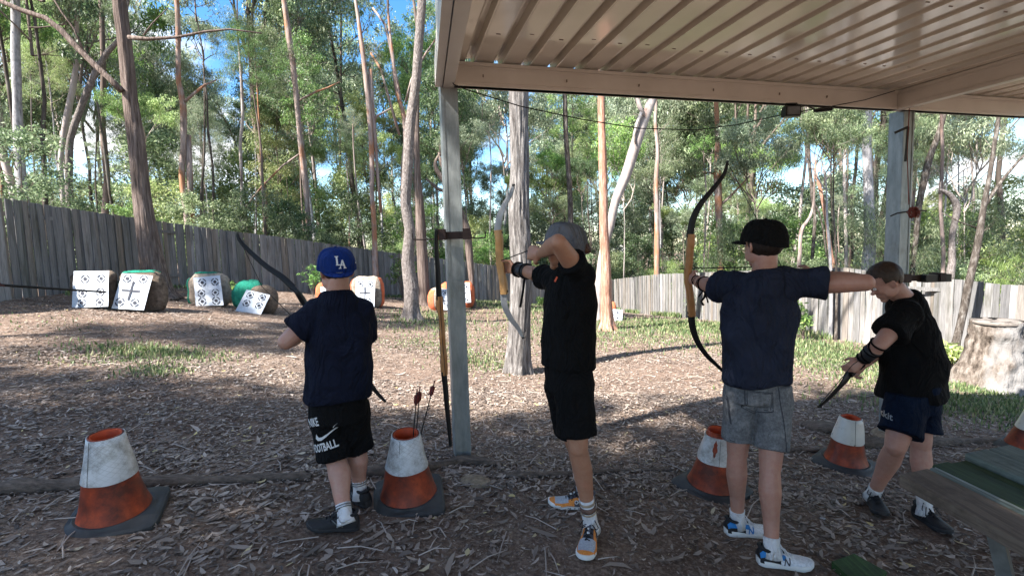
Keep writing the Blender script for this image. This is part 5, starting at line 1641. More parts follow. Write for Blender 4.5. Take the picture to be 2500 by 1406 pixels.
def head_shapes(b, c, f, u, s, k=1.0, jaw=1.0):
    def E(o, rf, rs, ru): 
        b.ellip(c + (f * o[0] + s * o[1] + u * o[2]) * k, f * rf * k, s * rs * k, u * ru * k, 18, 12)
    E((-.012, 0, .036), .097, .077, .090)
    E((.022, 0, -.012), .072, .066, .085)
    E((.030, 0, -.055), .056 * jaw, .054 * jaw, .050)
    E((.066, 0, -.094), .024, .026, .020)
    E((.078, 0, .028), .020, .052, .012)
    E((.060, .034, -.020), .024, .022, .024); E((.060, -.034, -.020), .024, .022, .024)
    E((.086, 0, .004), .014, .010, .026); E((.101, 0, -.022), .016, .013, .013)
    E((.094, .011, -.027), .009, .008, .008); E((.094, -.011, -.027), .009, .008, .008)
    E((.084, 0, -.055), .012, .024, .007); E((.082, 0, -.066), .012, .021, .008)
    E((.02, .056, -.05), .045, .014, .035); E((.02, -.056, -.05), .045, .014, .035)
    for sg in (-1, 1):
        e = c + (f * -.008 + s * sg * .079 + u * -.002) * k
        fs = unit(f * .9 + s * sg * -.35)
        b.ellip(e, fs * .019 * k, unit(s * sg + f * -.4) * .007 * k, u * .033 * k, 12, 8)
        b.ellip(e + s * sg * .004 * k - f * .010 * k, fs * .007 * k, unit(s * sg) * .011 * k, u * .028 * k, 10, 7)
        b.ellip(e + u * -.022 * k, fs * .010 * k, s * .007 * k, u * .012 * k, 8, 6)

def torso_rings(J, grow=0.0, sc=1.0, hem=0.0, start=0, widths=None):
    """rings from the hips to the neck"""
    pel, chest, neck = J['pelvis'], J['chest'], J['neck']
    s0 = J['hipside']; s1 = J['shside']
    up = unit(chest - pel)
    w = widths or [(.0, .150, .112), (.18, .145, .108), (.42, .136, .100), (.7, .142, .105), (.92, .148, .102), (1.08, .125, .085), (1.22, .090, .068), (1.36, .060, .056)]
    rings = []
    T = (neck - pel)
    for (t, a, d) in w:
        tt = t / 1.40
        c = pel.lerp(chest, min(1, t)) if t <= 1 else chest.lerp(neck, (t - 1) / .4)
        s = unit(s0.lerp(s1, min(1, max(0, t)))); dep = unit(s.cross(up) * -1)
        g = grow if t < 1.25 else grow * .4
        rings.append([c + s * math.cos(q) * (a * sc + g) + dep * math.sin(q) * (d * sc + g) for q in [i * 2 * math.pi / 28 for i in range(28)]])
    return rings

def build_person(name_label, J, skin, size=1.0, voxel=.0058, jaw=1.0, arm=1.0, legk=1.0, girth=1.0, cat='person'):
    b = MB()
    b.loft(torso_rings(J, -.012, girth))
    hf, hu = J['hf'], J['hu']; hs = unit(hf.cross(hu)); hf = unit(hu.cross(hs)); J['hs'] = hs; J['hf'] = hf
    head_shapes(b, J['head'], hf, hu, hs, J.get('hk', 1.0), jaw)
    nb = J['neck'] - unit(J['neck'] - J['chest']) * .03
    nt = J['head'] - hu * .055 - hf * .022
    b.capsule(nb, nt, .066 * girth ** .5, .060, 16)
    b.capsule(nb.lerp(J['ls'], .5), nb.lerp(nt, .35), .040, .038, 12); b.capsule(nb.lerp(J['rs'], .5), nb.lerp(nt, .35), .040, .038, 12)
    for S, E, Wr in (('ls', 'le', 'lw'), ('rs', 're', 'rw')):
        s, e, w = J[S], J[E], J[Wr]
        b.capsule(s.lerp(J['chest'], .25), s, .062, .056, 14)
        b.capsule(s, e, .052 * arm, .040 * arm, 14, bulge=.06)
        b.ellip(e, V3(.040, 0, 0) * arm, V3(0, .040, 0) * arm, V3(0, 0, .040) * arm)
        m = e.lerp(w, .33)
        b.capsule(e, m, .038 * arm, .042 * arm, 14); b.capsule(m, w, .042 * arm, .0255 * arm, 14)
    for H, K, A, T in (('lh', 'lk', 'la', 'lt'), ('rh', 'rk', 'ra', 'rt')):
        h, k, a = J[H], J[K], J[A]
        b.capsule(h, k, .080 * legk, .054 * legk, 16, bulge=.03)
        b.ellip(k, V3(.053, 0, 0) * legk, V3(0, .053, 0) * legk, V3(0, 0, .058) * legk)
        back = J.get(T + 'd'); 
        fwd = J[T + '_dir']
        m = k.lerp(a, .30) - fwd * .014
        b.capsule(k - fwd * .004, m, .050 * legk, .056 * legk, 16); b.capsule(m, k.lerp(a, .62) - fwd * .004, .056 * legk, .042 * legk, 16)
        b.capsule(k.lerp(a, .6), a, .042 * legk, .034 * legk, 14)
        b.capsule(k + fwd * .018, a + fwd * .004, .030 * legk, .026 * legk, 12)
        b.capsule(a, a - V3(0, 0, .045), .032, .028, 12)
    for hd in J['hands']:
        hand_shapes(b, *hd[0], **hd[1])
    me = fuse(b, 'person', voxel, 3, .5)
    me.materials.append(skin)
    me.polygons.foreach_set('use_smooth', [True] * len(me.polygons))
    base = J['base']
    me.transform(Matrix.Translation(-base))
    o = bpy.data.objects.new('person', me); COL.objects.link(o); o.location = base
    tag(o, name_label, cat)
    J['obj'] = o
    for sg in (-1, 1):
        c = J['head'] + hf * .084 * J.get('hk', 1) + hs * sg * .031 + hu * .008
        e = MB(); e.ellip(c, hf * .011, hs * .012, hu * .011); wear(e, 'eye', M['eyewhite'], J)
        e = MB(); e.tube([c + hf * .012 + hu * .024 - hs * sg * .018, c + hf * .015 + hu * .028, c + hf * .006 + hu * .024 + hs * sg * .020], .0035, 6); wear(e, 'eyebrow', M['hair_dark'], J)
    return o

def wear(mb_or_me, name, mat, J, smooth=True, parent=None):
    me = mb_or_me.mesh(name) if isinstance(mb_or_me, MB) else mb_or_me
    me.transform(Matrix.Translation(-J['base']))
    o = link_mesh(name, me, mat, parent or J['obj'], True, smooth)
    return o

def shirt(J, mat, grow=.022, girth=1.0, sleeve=.62, hem=.10, widths=None, sw=.078, wr=.012, neck_cut=True, hemgrow=.0, vox=.008, seed=0):
    b = MB()
    r = torso_rings(J, grow, girth, widths=widths)
    up = unit(J['chest'] - J['pelvis'])
    down = r[0]
    hemr = [p - V3(0, 0, 1) * hem + (p - J['pelvis']).normalized() * hemgrow for p in down]
    b.loft([hemr] + r[1:-1])
    nd = unit(J['neck'] - J['chest']); nlow = J['neck'] - nd * .050
    b.tube([J['chest'].lerp(J['neck'], .35), J['chest'].lerp(J['neck'], .72), J['neck'] - nd * .012, J['neck'] + nd * .004], [.115, .108, .086, .078], 24)
    for S in ('ls', 'rs'):
        s = J[S]; b.capsule(s, nlow.lerp(s, .22), .070 + grow * .4, .060 + grow * .4, 16); b.capsule(s.lerp(J['chest'], .3), s, .080, .070 + grow * .4, 16)
    for S, E in (('ls', 'le'), ('rs', 're')):
        s, e = J[S], J[E]; d = unit(e - s)
        p1 = s + d * (e - s).length * sleeve
        inn = J['chest'].lerp(J['neck'], .35).lerp(s, .35)
        b.tube([inn, s.lerp(inn, .45), s - d * .01, s.lerp(p1, .35), s.lerp(p1, .75), p1], [.066, .072, .072 + (sw - .078) * .6, sw - .012, sw - .006, sw], 20)
    me = fuse(b, 'shirt', vox, 3, .5, wrinkle=(wr, 4.2, 2.6))
    o = wear(me, 'shirt', mat, J)
    # rolled hems
    for S, E in (('ls', 'le'), ('rs', 're')):
        s, e = J[S], J[E]; d = unit(e - s); p1 = s + d * (e - s).length * sleeve
        h = MB(); h.tube([p1 - d * .014, p1 - d * .002], [sw + .0045, sw + .0065], 24); 
    return o

def shorts(J, mat, length=.85, top=.06, girth=1.0, legw=.105, hemw=.112, grow=.03, wr=.007, name='shorts', vox=.008):
    b = MB()
    r = torso_rings(J, grow - .004, girth)[:3]
    b.loft([[p - V3(0, 0, .10) for p in r[0]], r[0], r[1]])
    for H, K in (('lh', 'lk'), ('rh', 'rk')):
        h, k = J[H], J[K]; d = k - h
        e = h + d * length
        b.tube([h + V3(0, 0, .07), h - V3(0, 0, .02), h.lerp(e, .4), h.lerp(e, .8), e], [legw * 1.0, legw * 1.12, legw * 1.05, (legw + hemw) / 2, hemw], 24)
    me = fuse(b, name, vox, 3, .5, wrinkle=(wr, 5.0, 4.0))
    return wear(me, name, mat, J)

def sock(J, A, K, h, mat, stripes=(), r=.040):
    a, k = J[A], J[K]; d = unit(k - a)
    b = MB(); b.tube([a - d * .06, a - d * .01, a + d * h * .5, a + d * h], [r + .012, r + .001, r, r + .002], 20)
    o = wear(b, 'sock', mat, J)
    for (t0, t1, m) in stripes:
        b = MB(); b.tube([a + d * h * t0, a + d * h * t1], [r + .0035] * 2, 20); wear(b, 'stripe', m, J, parent=o).location = (0, 0, 0)
    return o

def shoe(J, A, direction, mats, L=.285, kind='black', w=1.0):
    """mats: upper, sole, toe, panel, tongue"""
    f = unit(V3(direction[0], direction[1], 0)); s = V3(f.y, -f.x, 0); u = V3(0, 0, 1)
    a = J[A]; heel = a - f * .075; g = zt(a.x, a.y); slope = zt(a.x + f.x * .2, a.y + f.y * .2) - g
    z0 = min(a.z - .105, g + .03); z0 = g + .004
    def P(x, y, z): return V3(heel.x, heel.y, z0) + f * x * L + s * y + u * z + u * slope * (x * L / .2)
    def outline(k, grow=0.0):
        wx = [(0, .014), (.03, .027), (.10, .036), (.25, .037), (.42, .036), (.6, .045), (.75, .050), (.88, .043), (.96, .028), (1.0, .010)]
        pts = []
        for x, y in wx: pts.append((x, (y + grow) * w, 1))
        for x, y in wx[::-1]: pts.append((x, -(y + grow) * w * .93, -1))
        return pts
    b = MB()
    ol = outline(0, .002)
    def zb(x): return .004 + .016 * max(0, x - .8) / .2 * 1.0
    b.loft([[P(x, y * .95, zb(x)) for x, y, q in ol], [P(x * 1.01 - .003, y * 1.06, zb(x) + .010) for x, y, q in ol], [P(x * 1.012 - .006, y * 1.05, .030 + .006 * math.cos(x * 6) - .010 * x + zb(x)) for x, y, q in ol], [P(x, y, .036 - .010 * x + zb(x)) for x, y, q in ol]])
    sole = autosmooth(wear(b, 'sole', mats[1], J), 50)
    # upper
    prof = [(.01, .030, .075, 1.0), (.06, .036, .094, 1.0), (.14, .039, .098, 1.0), (.26, .040, .094, 1.0), (.36, .040, .090, 1), (.46, .042, .078, 1), (.58, .047, .064, 1), (.72, .051, .050, 1), (.86, .046, .042, 1), (.95, .032, .034, 1), (1.0, .012, .026, 1)]
    rings = []
    for x, ww, h, q in prof:
        ring = []
        for i in range(17):
            t = math.pi * i / 16
            cy = math.cos(t); sz = math.sin(t)
            y = math.copysign(abs(cy) ** .75, cy) * ww * w * (1 - .28 * max(0, sz - .5) * (x < .5)); z = .022 + zb(x) * .8 + (h - .022) * sz ** .8
            ring.append(P(x, y, z))
        rings.append(ring)
    b = MB(); n = 17
    vs = [v for r in rings for v in r]
    b.v = [tuple(v) for v in vs]
    for i in range(len(rings) - 1):
        for j in range(n - 1):
            a_ = i * n + j
            x = (prof[i][0] + prof[i + 1][0]) / 2; side = abs(j - 7.5) / 8
            mi = 0
            if kind == 'orange':
                if x > .80: mi = 1
                elif side > .60: mi = 1 if x > .42 else 3
                elif x < .3: mi = 3
                elif x > .62: mi = 2
                else: mi = 1 if side > .35 else 3
            elif kind == 'white':
                if x < .34 and side > .70: mi = 4
                elif x < .42 and .42 < side <= .70: mi = 1
                elif x < .34: mi = 4
            b.f.append((a_, a_ + 1, a_ + n + 1, a_ + n)); b.mi.append(mi)
    b.f.append(tuple(range(n - 1, -1, -1))); b.mi.append(4 if kind == 'white' else 3 if kind == 'orange' else 0)
    k = (len(rings) - 1) * n; b.f.append(tuple(range(k, k + n))); b.mi.append(1 if kind == 'orange' else 0)
    me = b.mesh('shoe')
    me.transform(Matrix.Translation(-J['base']))
    o = link_mesh('shoe', me, list(mats[2]), J['obj'], True, True)
    J['shoe_' + A] = o
    sole.parent = o
    # collar and tongue
    b = MB(); cs = []
    for i in range(18):
        t = 2 * math.pi * i / 18
        cs.append(P(.155 + .13 * math.cos(t), .034 * math.sin(t), .094 + .012 * math.cos(t) ** 2 * (1 if math.cos(t) < 0 else .3)))
    b.tube(cs + [cs[0]], .009, 8, False); wear(b, 'collar', mats[3], J, parent=o)
    b = MB(); b.tube([P(.50, 0, .078), P(.40, 0, .094), P(.30, 0, .112), P(.27, 0, .128)], [.018, .020, .021, .016], 10, oval=.35); wear(b, 'tongue', mats[3], J, parent=o)
    lm = mats[4]
    b = MB()
    for i, x in enumerate((.34, .41, .48, .55, .62)):
        z = [.106, .098, .086, .074, .066][i]
        b.tube([P(x, -.024, z - .012), P(x + .01, 0, z + .004), P(x, .024, z - .012)], .0032, 6)
        if i < 4: b.tube([P(x, -.024, z - .010), P(x + .035, 0, z), P(x + .07, .024, z - .020)], .003, 6)
    for sg in (-1, 1):
        b.tube([P(.33, 0, .112), P(.36, sg * .03, .135), P(.42, sg * .052, .105), P(.38, sg * .04, .085), P(.33, 0, .110)], .0028, 6)
        b.tube([P(.33, 0, .112), P(.44, sg * .03, .112), P(.52, sg * .050, .070)], .0028, 6)
    wear(b, 'laces', lm, J, parent=o)
    J['P_' + A] = P
    if kind == 'black':
        b = MB()
        for x0 in (.30, .38):
            for sg in (-1, 1): b.tube([P(x0, sg * .041, .035), P(x0 + .05, sg * .040, .055), P(x0 + .12, sg * .036, .072)], .0028, 6)
        wear(b, 'side_stripe', M['metal_grey'], J, parent=o)
    if kind == 'orange':
        b = MB(); b.box(P(.33, 0, .118), (.016, .016, .012)); b.box(P(.44, 0, .098), (.014, .014, .006)); b.box(P(.52, 0, .088), (.014, .014, .006)); wear(b, 'tongue_patch', M['whiteprint'], J, parent=o)
        b = MB()
        for i in range(9):
            for sg in (-1, 1): b.ellip(P(.08 + i * .095, sg * (.045 if i > 4 else .037), .014), f * .009, s * .006, u * .005, 8, 5)
        wear(b, 'sole_pod', M['metal_grey'], J, parent=o)
    return o

def text_mesh(txt, size, bold=.0, shear=0.0, extrude=0.0):
    cu = bpy.data.curves.new('t', 'FONT'); cu.body = txt; cu.size = size; cu.offset = bold; cu.shear = shear; cu.resolution_u = 3
    cu.align_x = 'CENTER'; cu.align_y = 'CENTER'
    o = bpy.data.objects.new('t', cu); COL.objects.link(o)
    dg = bpy.context.evaluated_depsgraph_get()
    me = bpy.data.meshes.new_from_object(o.evaluated_get(dg))
    v = [tuple(p.co) for p in me.vertices]; f = [tuple(p.vertices) for p in me.polygons]
    bpy.data.objects.remove(o); bpy.data.curves.remove(cu); bpy.data.meshes.remove(me)
    return v, f

def print_on(target, J, v2, faces, origin, ux, uy, mat, name, off=.0025, push=.3, parent=None, subdiv=.006):
    """flat print laid on a curved surface: every point is carried onto the surface"""
    bm_ = bmesh.new()
    vs = [bm_.verts.new((p[0], p[1], 0)) for p in v2]
    for f in faces:
        try: bm_.faces.new([vs[i] for i in f])
        except Exception: pass
    bmesh.ops.triangulate(bm_, faces=bm_.faces[:])
    for _ in range(4):
        es = [e for e in bm_.edges if e.calc_length() > subdiv]
        if not es: break
        bmesh.ops.subdivide_edges(bm_, edges=es, cuts=1)
        bmesh.ops.triangulate(bm_, faces=[f for f in bm_.faces if len(f.verts) > 3])
    tm = target.data
    bv = BVHTree.FromPolygons([v.co[:] for v in tm.vertices], [tuple(p.vertices) for p in tm.polygons])
    n = unit(ux.cross(uy)); o3 = origin - J['base']
    dead = []
    for v in bm_.verts:
        p = o3 + ux * v.co.x + uy * v.co.y
        hit = bv.ray_cast(p + n * push, -n, push * 2)
        if hit[0] is not None: v.co = hit[0] + n * off
        else: dead.append(v)
    bmesh.ops.delete(bm_, geom=dead, context='VERTS')
    me = bpy.data.meshes.new(name); bm_.to_mesh(me); bm_.free()
    o = link_mesh(name, me, mat, parent or J['obj'], True, False)
    return o

def cap(J, mat, bdir, k=1.0, brim=.075, tilt=0.0, back=False, brim_w=.078, drop=.0, lift=0.0, curve=.014):
    """six-panel cap; bdir is where the brim points"""
    c = J['head'] + J['hu'] * (.030 + lift) - J['hf'] * .013; u = J['hu']; f = unit(bdir - u * bdir.dot(u)); s = f.cross(u)
    uf = unit(u * math.cos(tilt) + f * math.sin(tilt)); f = unit(f - uf * f.dot(uf)); u = uf
    b = MB(); rings = []
    NR = 10; NS = 48
    for i in range(NR + 1):
        ph = (i / NR) * math.pi / 2
        ring = []
        for j in range(NS):
            th = 2 * math.pi * j / NS
            seam = 1 - .018 * max(0, 1 - abs(((th / (math.pi / 3)) % 1) - .5) * -2 - 1) if False else 1 - .012 * (abs(math.sin(th * 3)) < .12)
            rr = math.cos(ph) ** .52 if i < NR else .02
            ring.append(c + (f * math.cos(th) * .113 + s * math.sin(th) * .093) * rr * k * seam + u * (math.sin(ph) ** 1.05 * .108 * k - .012 - drop * (math.cos(th) < 0) * (1 - i / NR) * -math.cos(th)))
        rings.append(ring)
    b.loft([[v + (c - v).normalized() * .004 for v in rings[0]]] + rings)
    o = autosmooth(wear(b, 'cap', mat, J), 60)
    b = MB(); b.ellip(c + u * (.108 * k - .010), f * .008, s * .008, u * .005, 10, 6); wear(b, 'button', mat, J, parent=o)
    top, bot = [], []
    n = 15
    b = MB(); R1, R2 = [], []
    for i in range(n):
        a = (-1 + 2 * i / (n - 1)) * 1.12
        p0 = c + f * math.cos(a) * .108 * k + s * math.sin(a) * .090 * k - u * .012
        ext = brim * (math.cos(a / 1.12 * math.pi / 2) ** .55 if abs(a) < 1.11 else 0)
        p1 = c + f * (math.cos(a) * .102 * k + ext) + s * math.sin(a) * brim_w * k * 1.04 - u * (.014 + curve * (math.sin(a) ** 2) + ext * .16)
        R1 += [p0, p0.lerp(p1, .5) + u * .003, p1]; R2 += [p0 - u * .004, p0.lerp(p1, .5) - u * .001, p1 - u * .004]
    vs = R1 + R2; q = len(R1); fs = []
    for i in range(n - 1):
        for j in range(2):
            a_ = i * 3 + j; fs.append((a_, a_ + 1, a_ + 4, a_ + 3)); fs.append((q + a_, q + a_ + 3, q + a_ + 4, q + a_ + 1))
        a_ = i * 3 + 2; fs.append((a_, q + a_, q + a_ + 3, a_ + 3))
    b.add(vs, fs); wear(b, 'brim', mat, J, parent=o)
    J['cap'] = (o, c, f, s, u)
    return o

def hair(J, mat, rf=.104, rs=.084, ru=.098, cut=None, c_off=(-.014, 0, .038), name='hair', n=1.0, strands=True, k=1.0):
    """cut(local f, s, u) -> keep"""
    f, s, u = J['hf'], J['hs'], J['hu']; c = J['head'] + f * c_off[0] + s * c_off[1] + u * c_off[2]
    b = MB(); nu, nv = 64, 40; P = {}
    for i in range(nv + 1):
        ph = -math.pi / 2 + math.pi * i / nv
        for j in range(nu):
            th = 2 * math.pi * j / nu
            lf, ls, lu = math.cos(ph) * math.cos(th) * rf, math.cos(ph) * math.sin(th) * rs, math.sin(ph) * ru
            q = 1 + .035 * noise.noise(V3(lf * 55, ls * 55, lu * 14)) + .02 * noise.noise(V3(lf * 120, ls * 120, lu * 30))
            P[(i, j)] = (c + (f * lf + s * ls + u * lu) * q * k, (lf + c_off[0], ls, lu + c_off[2]))
    idx = {}; vs = []; fs = []
    for i in range(nv):
        for j in range(nu):
            quad = [(i, j), (i, (j + 1) % nu), (i + 1, (j + 1) % nu), (i + 1, j)]
            if all(cut(*P[q][1]) for q in quad):
                for q in quad:
                    if q not in idx: idx[q] = len(vs); vs.append(P[q][0])
                fs.append(tuple(idx[q] for q in quad))
    m_ = len(vs)
    b.add(vs + [c + (v - c) * .93 for v in vs], fs + [tuple(x + m_ for x in q[::-1]) for q in fs])
    return wear(b, name, mat, J)

def guard(J, E, Wr, t0, t1, mat, r=.040, straps=True):
    e, w = J[E], J[Wr]
    b = MB(); b.tube([e.lerp(w, t0), e.lerp(w, (t0 + t1) / 2), e.lerp(w, t1)], [r * 1.08, r, r * .82], 20); o = wear(b, 'arm_guard', mat, J)
    if straps:
        for t in (t0 + .08, t1 - .1):
            b = MB(); p = e.lerp(w, t); d = unit(w - e); b.tube([p - d * .01, p + d * .01], [r * 1.13] * 2, 18); wear(b, 'strap', M['black'], J, parent=o)
    return o

# ---------------------------------------------------------------- bows
def bow(pts_up, riser, pts_dn, Y, yaw, limbmat, risermat, label, string_pts=None, w0=.045, w1=.016, rw=.030, blocks=True, edge=None, rdepth=.046, lbl=True, Yf=None, sr=.0022):
    """pixel courses: upper limb from tip to riser, riser from top to bottom, lower limb from riser to tip"""
    def Q(p): return W(p[0], p[1], p[2] if len(p) > 2 else Y)
    base = Q(riser[len(riser) // 2])
    t = thing('recurve_bow', label, 'bow', base)
    wd = V3(math.cos(yaw), math.sin(yaw), 0)
    def limb(pts, name, flip):
        P = [Q(p) for p in pts]; out = []
        for i in range(len(P) - 1):
            for k in range(4):
                a = P[max(i - 1, 0)]; b_ = P[i]; c = P[i + 1]; d = P[min(i + 2, len(P) - 1)]; q = k / 4
                out.append(.5 * ((2 * b_) + (c - a) * q + (2 * a - 5 * b_ + 4 * c - d) * q * q + (3 * b_ - a - 3 * c + d) * q ** 3))
        out.append(P[-1]); n = len(out); rings = []
        for i, p in enumerate(out):
            f = i / (n - 1); f = 1 - f if flip else f          # 0 at riser, 1 at tip
            ww = (w0 + (w1 - w0) * f ** 1.3) / 2 * (.6 if f > .985 else 1); th = .0065 * (1 - .45 * f)
            tg = unit(out[min(i + 1, n - 1)] - out[max(i - 1, 0)]); wv = unit(wd - tg * wd.dot(tg)); nv = tg.cross(wv)
            rings.append([p - base + wv * ww * x + nv * th * y for x, y in ((-1, -.6), (-.8, -1), (.8, -1), (1, -.6), (1, .6), (.8, 1), (-.8, 1), (-1, .6))])
        b = MB(); b.loft(rings); o = autosmooth(b.build(name, M[limbmat], t), 35)
        if edge:
            b = MB(); b.tube([(r_[3] + r_[4]) / 2 for r_ in rings[2:-2]], .0022, 5); b.build('edge_stripe', M[edge], o, smooth=True)
        tip = out[0] if flip else out[-1]
        b = MB(); b.tube([tip - base - V3(0, 0, .006), tip - base + V3(0, 0, .006)], w1 * .55, 8); b.build('tip_cap', M['plastic_black'], o)
        return out
    up = limb(pts_up, 'limb', True); dn = limb(pts_dn, 'limb', False)
    P = [Q(p) for p in riser]; rings = []; n = len(P)
    wid = [p[3] if len(p) > 3 else 1.0 for p in riser]
    fine = []
    for i in range(n - 1):
        for k in range(4):
            q = k / 4; fine.append((P[i].lerp(P[i + 1], q), wid[i] + (wid[i + 1] - wid[i]) * (q * q * (3 - 2 * q))))
    fine.append((P[-1], wid[-1]))
    for i, (p, k) in enumerate(fine):
        tg = unit(fine[min(i + 1, len(fine) - 1)][0] - fine[max(i - 1, 0)][0]); wv = unit(wd - tg * wd.dot(tg)); nv = tg.cross(wv)
        rings.append([p - base + wv * rw * .5 * x + nv * rdepth * .5 * k * y for x, y in ((-1, -.7), (-.7, -1), (.7, -1), (1, -.7), (1, .7), (.7, 1), (-.7, 1), (-1, .7))])
    b = MB(); b.loft(rings); rs = autosmooth(b.build('riser', M[risermat], t), 50)
    b = MB(); r2 = [[v * 1.0 for v in r_] for r_ in rings]
    nv = unit((P[-1] - P[0]).cross(wd)); 
    k0, k1 = int(len(rings) * .15), int(len(rings) * .85)
    b.loft([[v - nv * .004 for v in (r_[0], r_[1], r_[2], r_[3])] + [v + nv * .003 for v in (r_[3], r_[2], r_[1], r_[0])] for r_ in rings[k0:k1]]); b.build('dark_inlay', M['wood_dark'], rs)
    for e in (1, -2):
        p = fine[e][0] - base
        b = MB(); b.tube([p - wd * rw * .62, p + wd * rw * .62], .009, 10); b.build('limb_bolt', M['plastic_black'], rs)
    if string_pts:
        S = [Q(p) for p in string_pts]
        b = MB(); b.tube([p - base for p in S], sr, 5, False); b.build('bowstring', M['string'], t)
    return t

# ---------------------------------------------------------------- boy with the blue cap
def at(px, py, Y): return W(px, py, Y)
def mk(**k): return k

J = {}
J['pelvis'] = at(826, 985, 2.80); J['chest'] = at(830, 800, 2.80); J['neck'] = at(822, 716, 2.80)
J['hipside'] = unit(V3(1, .10, 0)); J['shside'] = unit(V3(1, .02, -.02))
J['head'] = at(821, 664, 2.80); J['hf'] = unit(V3(-.62, .80, -.10)); J['hu'] = unit(V3(-.03, .04, 1)); J['hk'] = 1.05
J['ls'] = at(772, 766, 2.78); J['le'] = at(698, 834, 2.70); J['lw'] = at(748, 812, 2.98)
J['rs'] = at(878, 768, 2.84); J['re'] = at(888, 860, 2.92); J['rw'] = at(830, 830, 3.12)
J['lh'] = at(797, 1010, 2.80); J['rh'] = at(862, 1008, 2.84)
ga = G(842, 1296); ga2 = G(884, 1232)
J['la'] = V3(*at(840, 1232, ga.y)); J['la'].z = zt(J['la'].x, J['la'].y) + .105
J['ra'] = V3(*at(878, 1180, ga2.y)); J['ra'].z = zt(J['ra'].x, J['ra'].y) + .105
J['lk'] = at(818, 1118, 2.77); J['rk'] = at(869, 1092, 2.90)
J['lt_dir'] = unit(V3(-.9, .35, 0)); J['rt_dir'] = unit(V3(-.5, .8, 0))
J['base'] = V3(J['pelvis'].x, J['pelvis'].y, zt(J['pelvis'].x, J['pelvis'].y))
J['hands'] = [((J['lw'], V3(.3, 1, .1), V3(.9, -.2, -.1), V3(0, .1, 1)), dict(curl=1.2, thumb_curl=1.0, size=.95)), ((J['rw'], V3(-.8, .6, .1), V3(0, -.4, -1), V3(-.3, -.8, .2)), dict(curl=1.1, size=.95))]
build_person('boy in a backwards royal blue cap and dark clothes facing away with a black bow', J, M['skin1'], legk=1.12, arm=1.12)
wd = [(0, .168, .130), (.18, .164, .128), (.42, .158, .124), (.7, .160, .124), (.92, .164, .120), (1.10, .140, .100), (1.25, .098, .080), (1.36, .066, .062)]
sh1 = shirt(J, M['navy'], .010, 1.0, .62, -.035, wd, .086, .020)
so1 = shorts(J, M['black'], .98, legw=.088, hemw=.100, grow=.012)
cp = cap(J, M['capblue'], unit(V3(.42, -.90, 0)), 1.16, brim=.072, tilt=.16, lift=-.004, curve=.004)
hair(J, M['hair_dark'], .100, .082, .092, cut=lambda f, s, u: u < .035 and f < .02 and u > -.075 + max(0, (f + .05)) * .9, c_off=(-.012, 0, .030))
o, c, f, s, u = J['cap']
# white interlocked letters on the cap front
def bars(lst, w): 
    v, fc = [], []
    for (x0, y0, x1, y1, ww) in lst:
        d = unit(V3(x1 - x0, y1 - y0, 0)); n_ = V3(-d.y, d.x, 0) * ww / 2
        k = len(v); a, e = V3(x0, y0, 0), V3(x1, y1, 0)
        v += [tuple(a - n_), tuple(e - n_), tuple(e + n_), tuple(a + n_)]; fc.append((k, k + 1, k + 2, k + 3))
    return v, fc
LA = [(-.014, .030, -.014, -.008, .008), (-.022, .030, -.006, .030, .004), (-.020, -.008, .008, -.008, .005), (.006, -.009, .006, -.001, .004),
      (.009, .014, -.003, -.024, .004), (.009, .014, .020, -.024, .008), (.000, -.010, .016, -.010, .004), (-.009, -.024, .003, -.024, .004), (.013, -.024, .027, -.024, .004)]
v, fc = bars(LA, 0); v = [(p[0] * 1.05, p[1] * 1.05) for p in v]
fc2 = unit(f * .97 + s * -.06); us = unit(u.cross(fc2)); uu = unit(fc2.cross(us))
v = [(p[0] * 1.1, p[1] * 1.1) for p in v]
print_on(cp, J, v, fc, c + fc2 * .1 + u * .040 , us, uu, M['whiteprint'], 'cap_letters', off=.003, parent=cp)
v = [(math.cos(a) * .020 * (1 if abs(math.cos(a)) < .9 else 1), math.sin(a) * .011) for a in [i * math.pi / 8 for i in range(16)]]
b = MB(); bc = c + f * .128 - u * .016
b.add([bc + s * -x + (f * y) + u * .006 - u * y * .2 for x, y in v], [tuple(range(16))]); 
wear(b, 'brim_sticker', M['limb_grey'], J, parent=cp)
v, fc = text_mesh('sons', .016, .0003)
print_on(cp, J, v, fc, c + unit(-s * 1 + f * .45) * .09 + u * .030, unit(u.cross(unit(-s + f * .45))), u, M['whiteprint'], 'side_embroidery', parent=cp)
# print on the left leg of the shorts
n_ = unit(V3(-.42, -1, 0)); ux_ = unit(V3(0, 0, 1).cross(n_)); ux_ = unit(V3(0,0,1).cross(n_)); 
rot = Matrix.Rotation(math.radians(16), 3, n_)
ux2 = rot @ ux_; uy2 = rot @ V3(0, 0, 1)
po = at(797, 1092, 2.66)
v, fc = text_mesh('FOOTBALL', .062, .0016); v = [(p[0] * .46, p[1]) for p in v]
print_on(so1, J, v, fc, po - ux2 * .046, ux2, uy2, M['whiteprint'], 'football_print', parent=so1)
v, fc = text_mesh('NIKE', .066, .0016); v = [(p[0] * .55, p[1]) for p in v]
print_on(so1, J, v, fc, at(756, 1036, 2.68), ux2, uy2, M['whiteprint'], 'upper_print', parent=so1)
sw = [(-.075, -.012), (-.062, -.026), (-.040, -.030), (-.010, -.018), (.085, .045), (.0, -.002), (-.030, -.012), (-.050, -.010), (-.058, .004), (-.060, .014)]
print_on(so1, J, sw, [(0, 1, 8, 9), (1, 2, 7, 8), (2, 3, 6, 7), (3, 4, 5), (3, 5, 6)], at(790, 1062, 2.67), ux2, uy2, M['whiteprint'], 'swoosh_print', parent=so1)
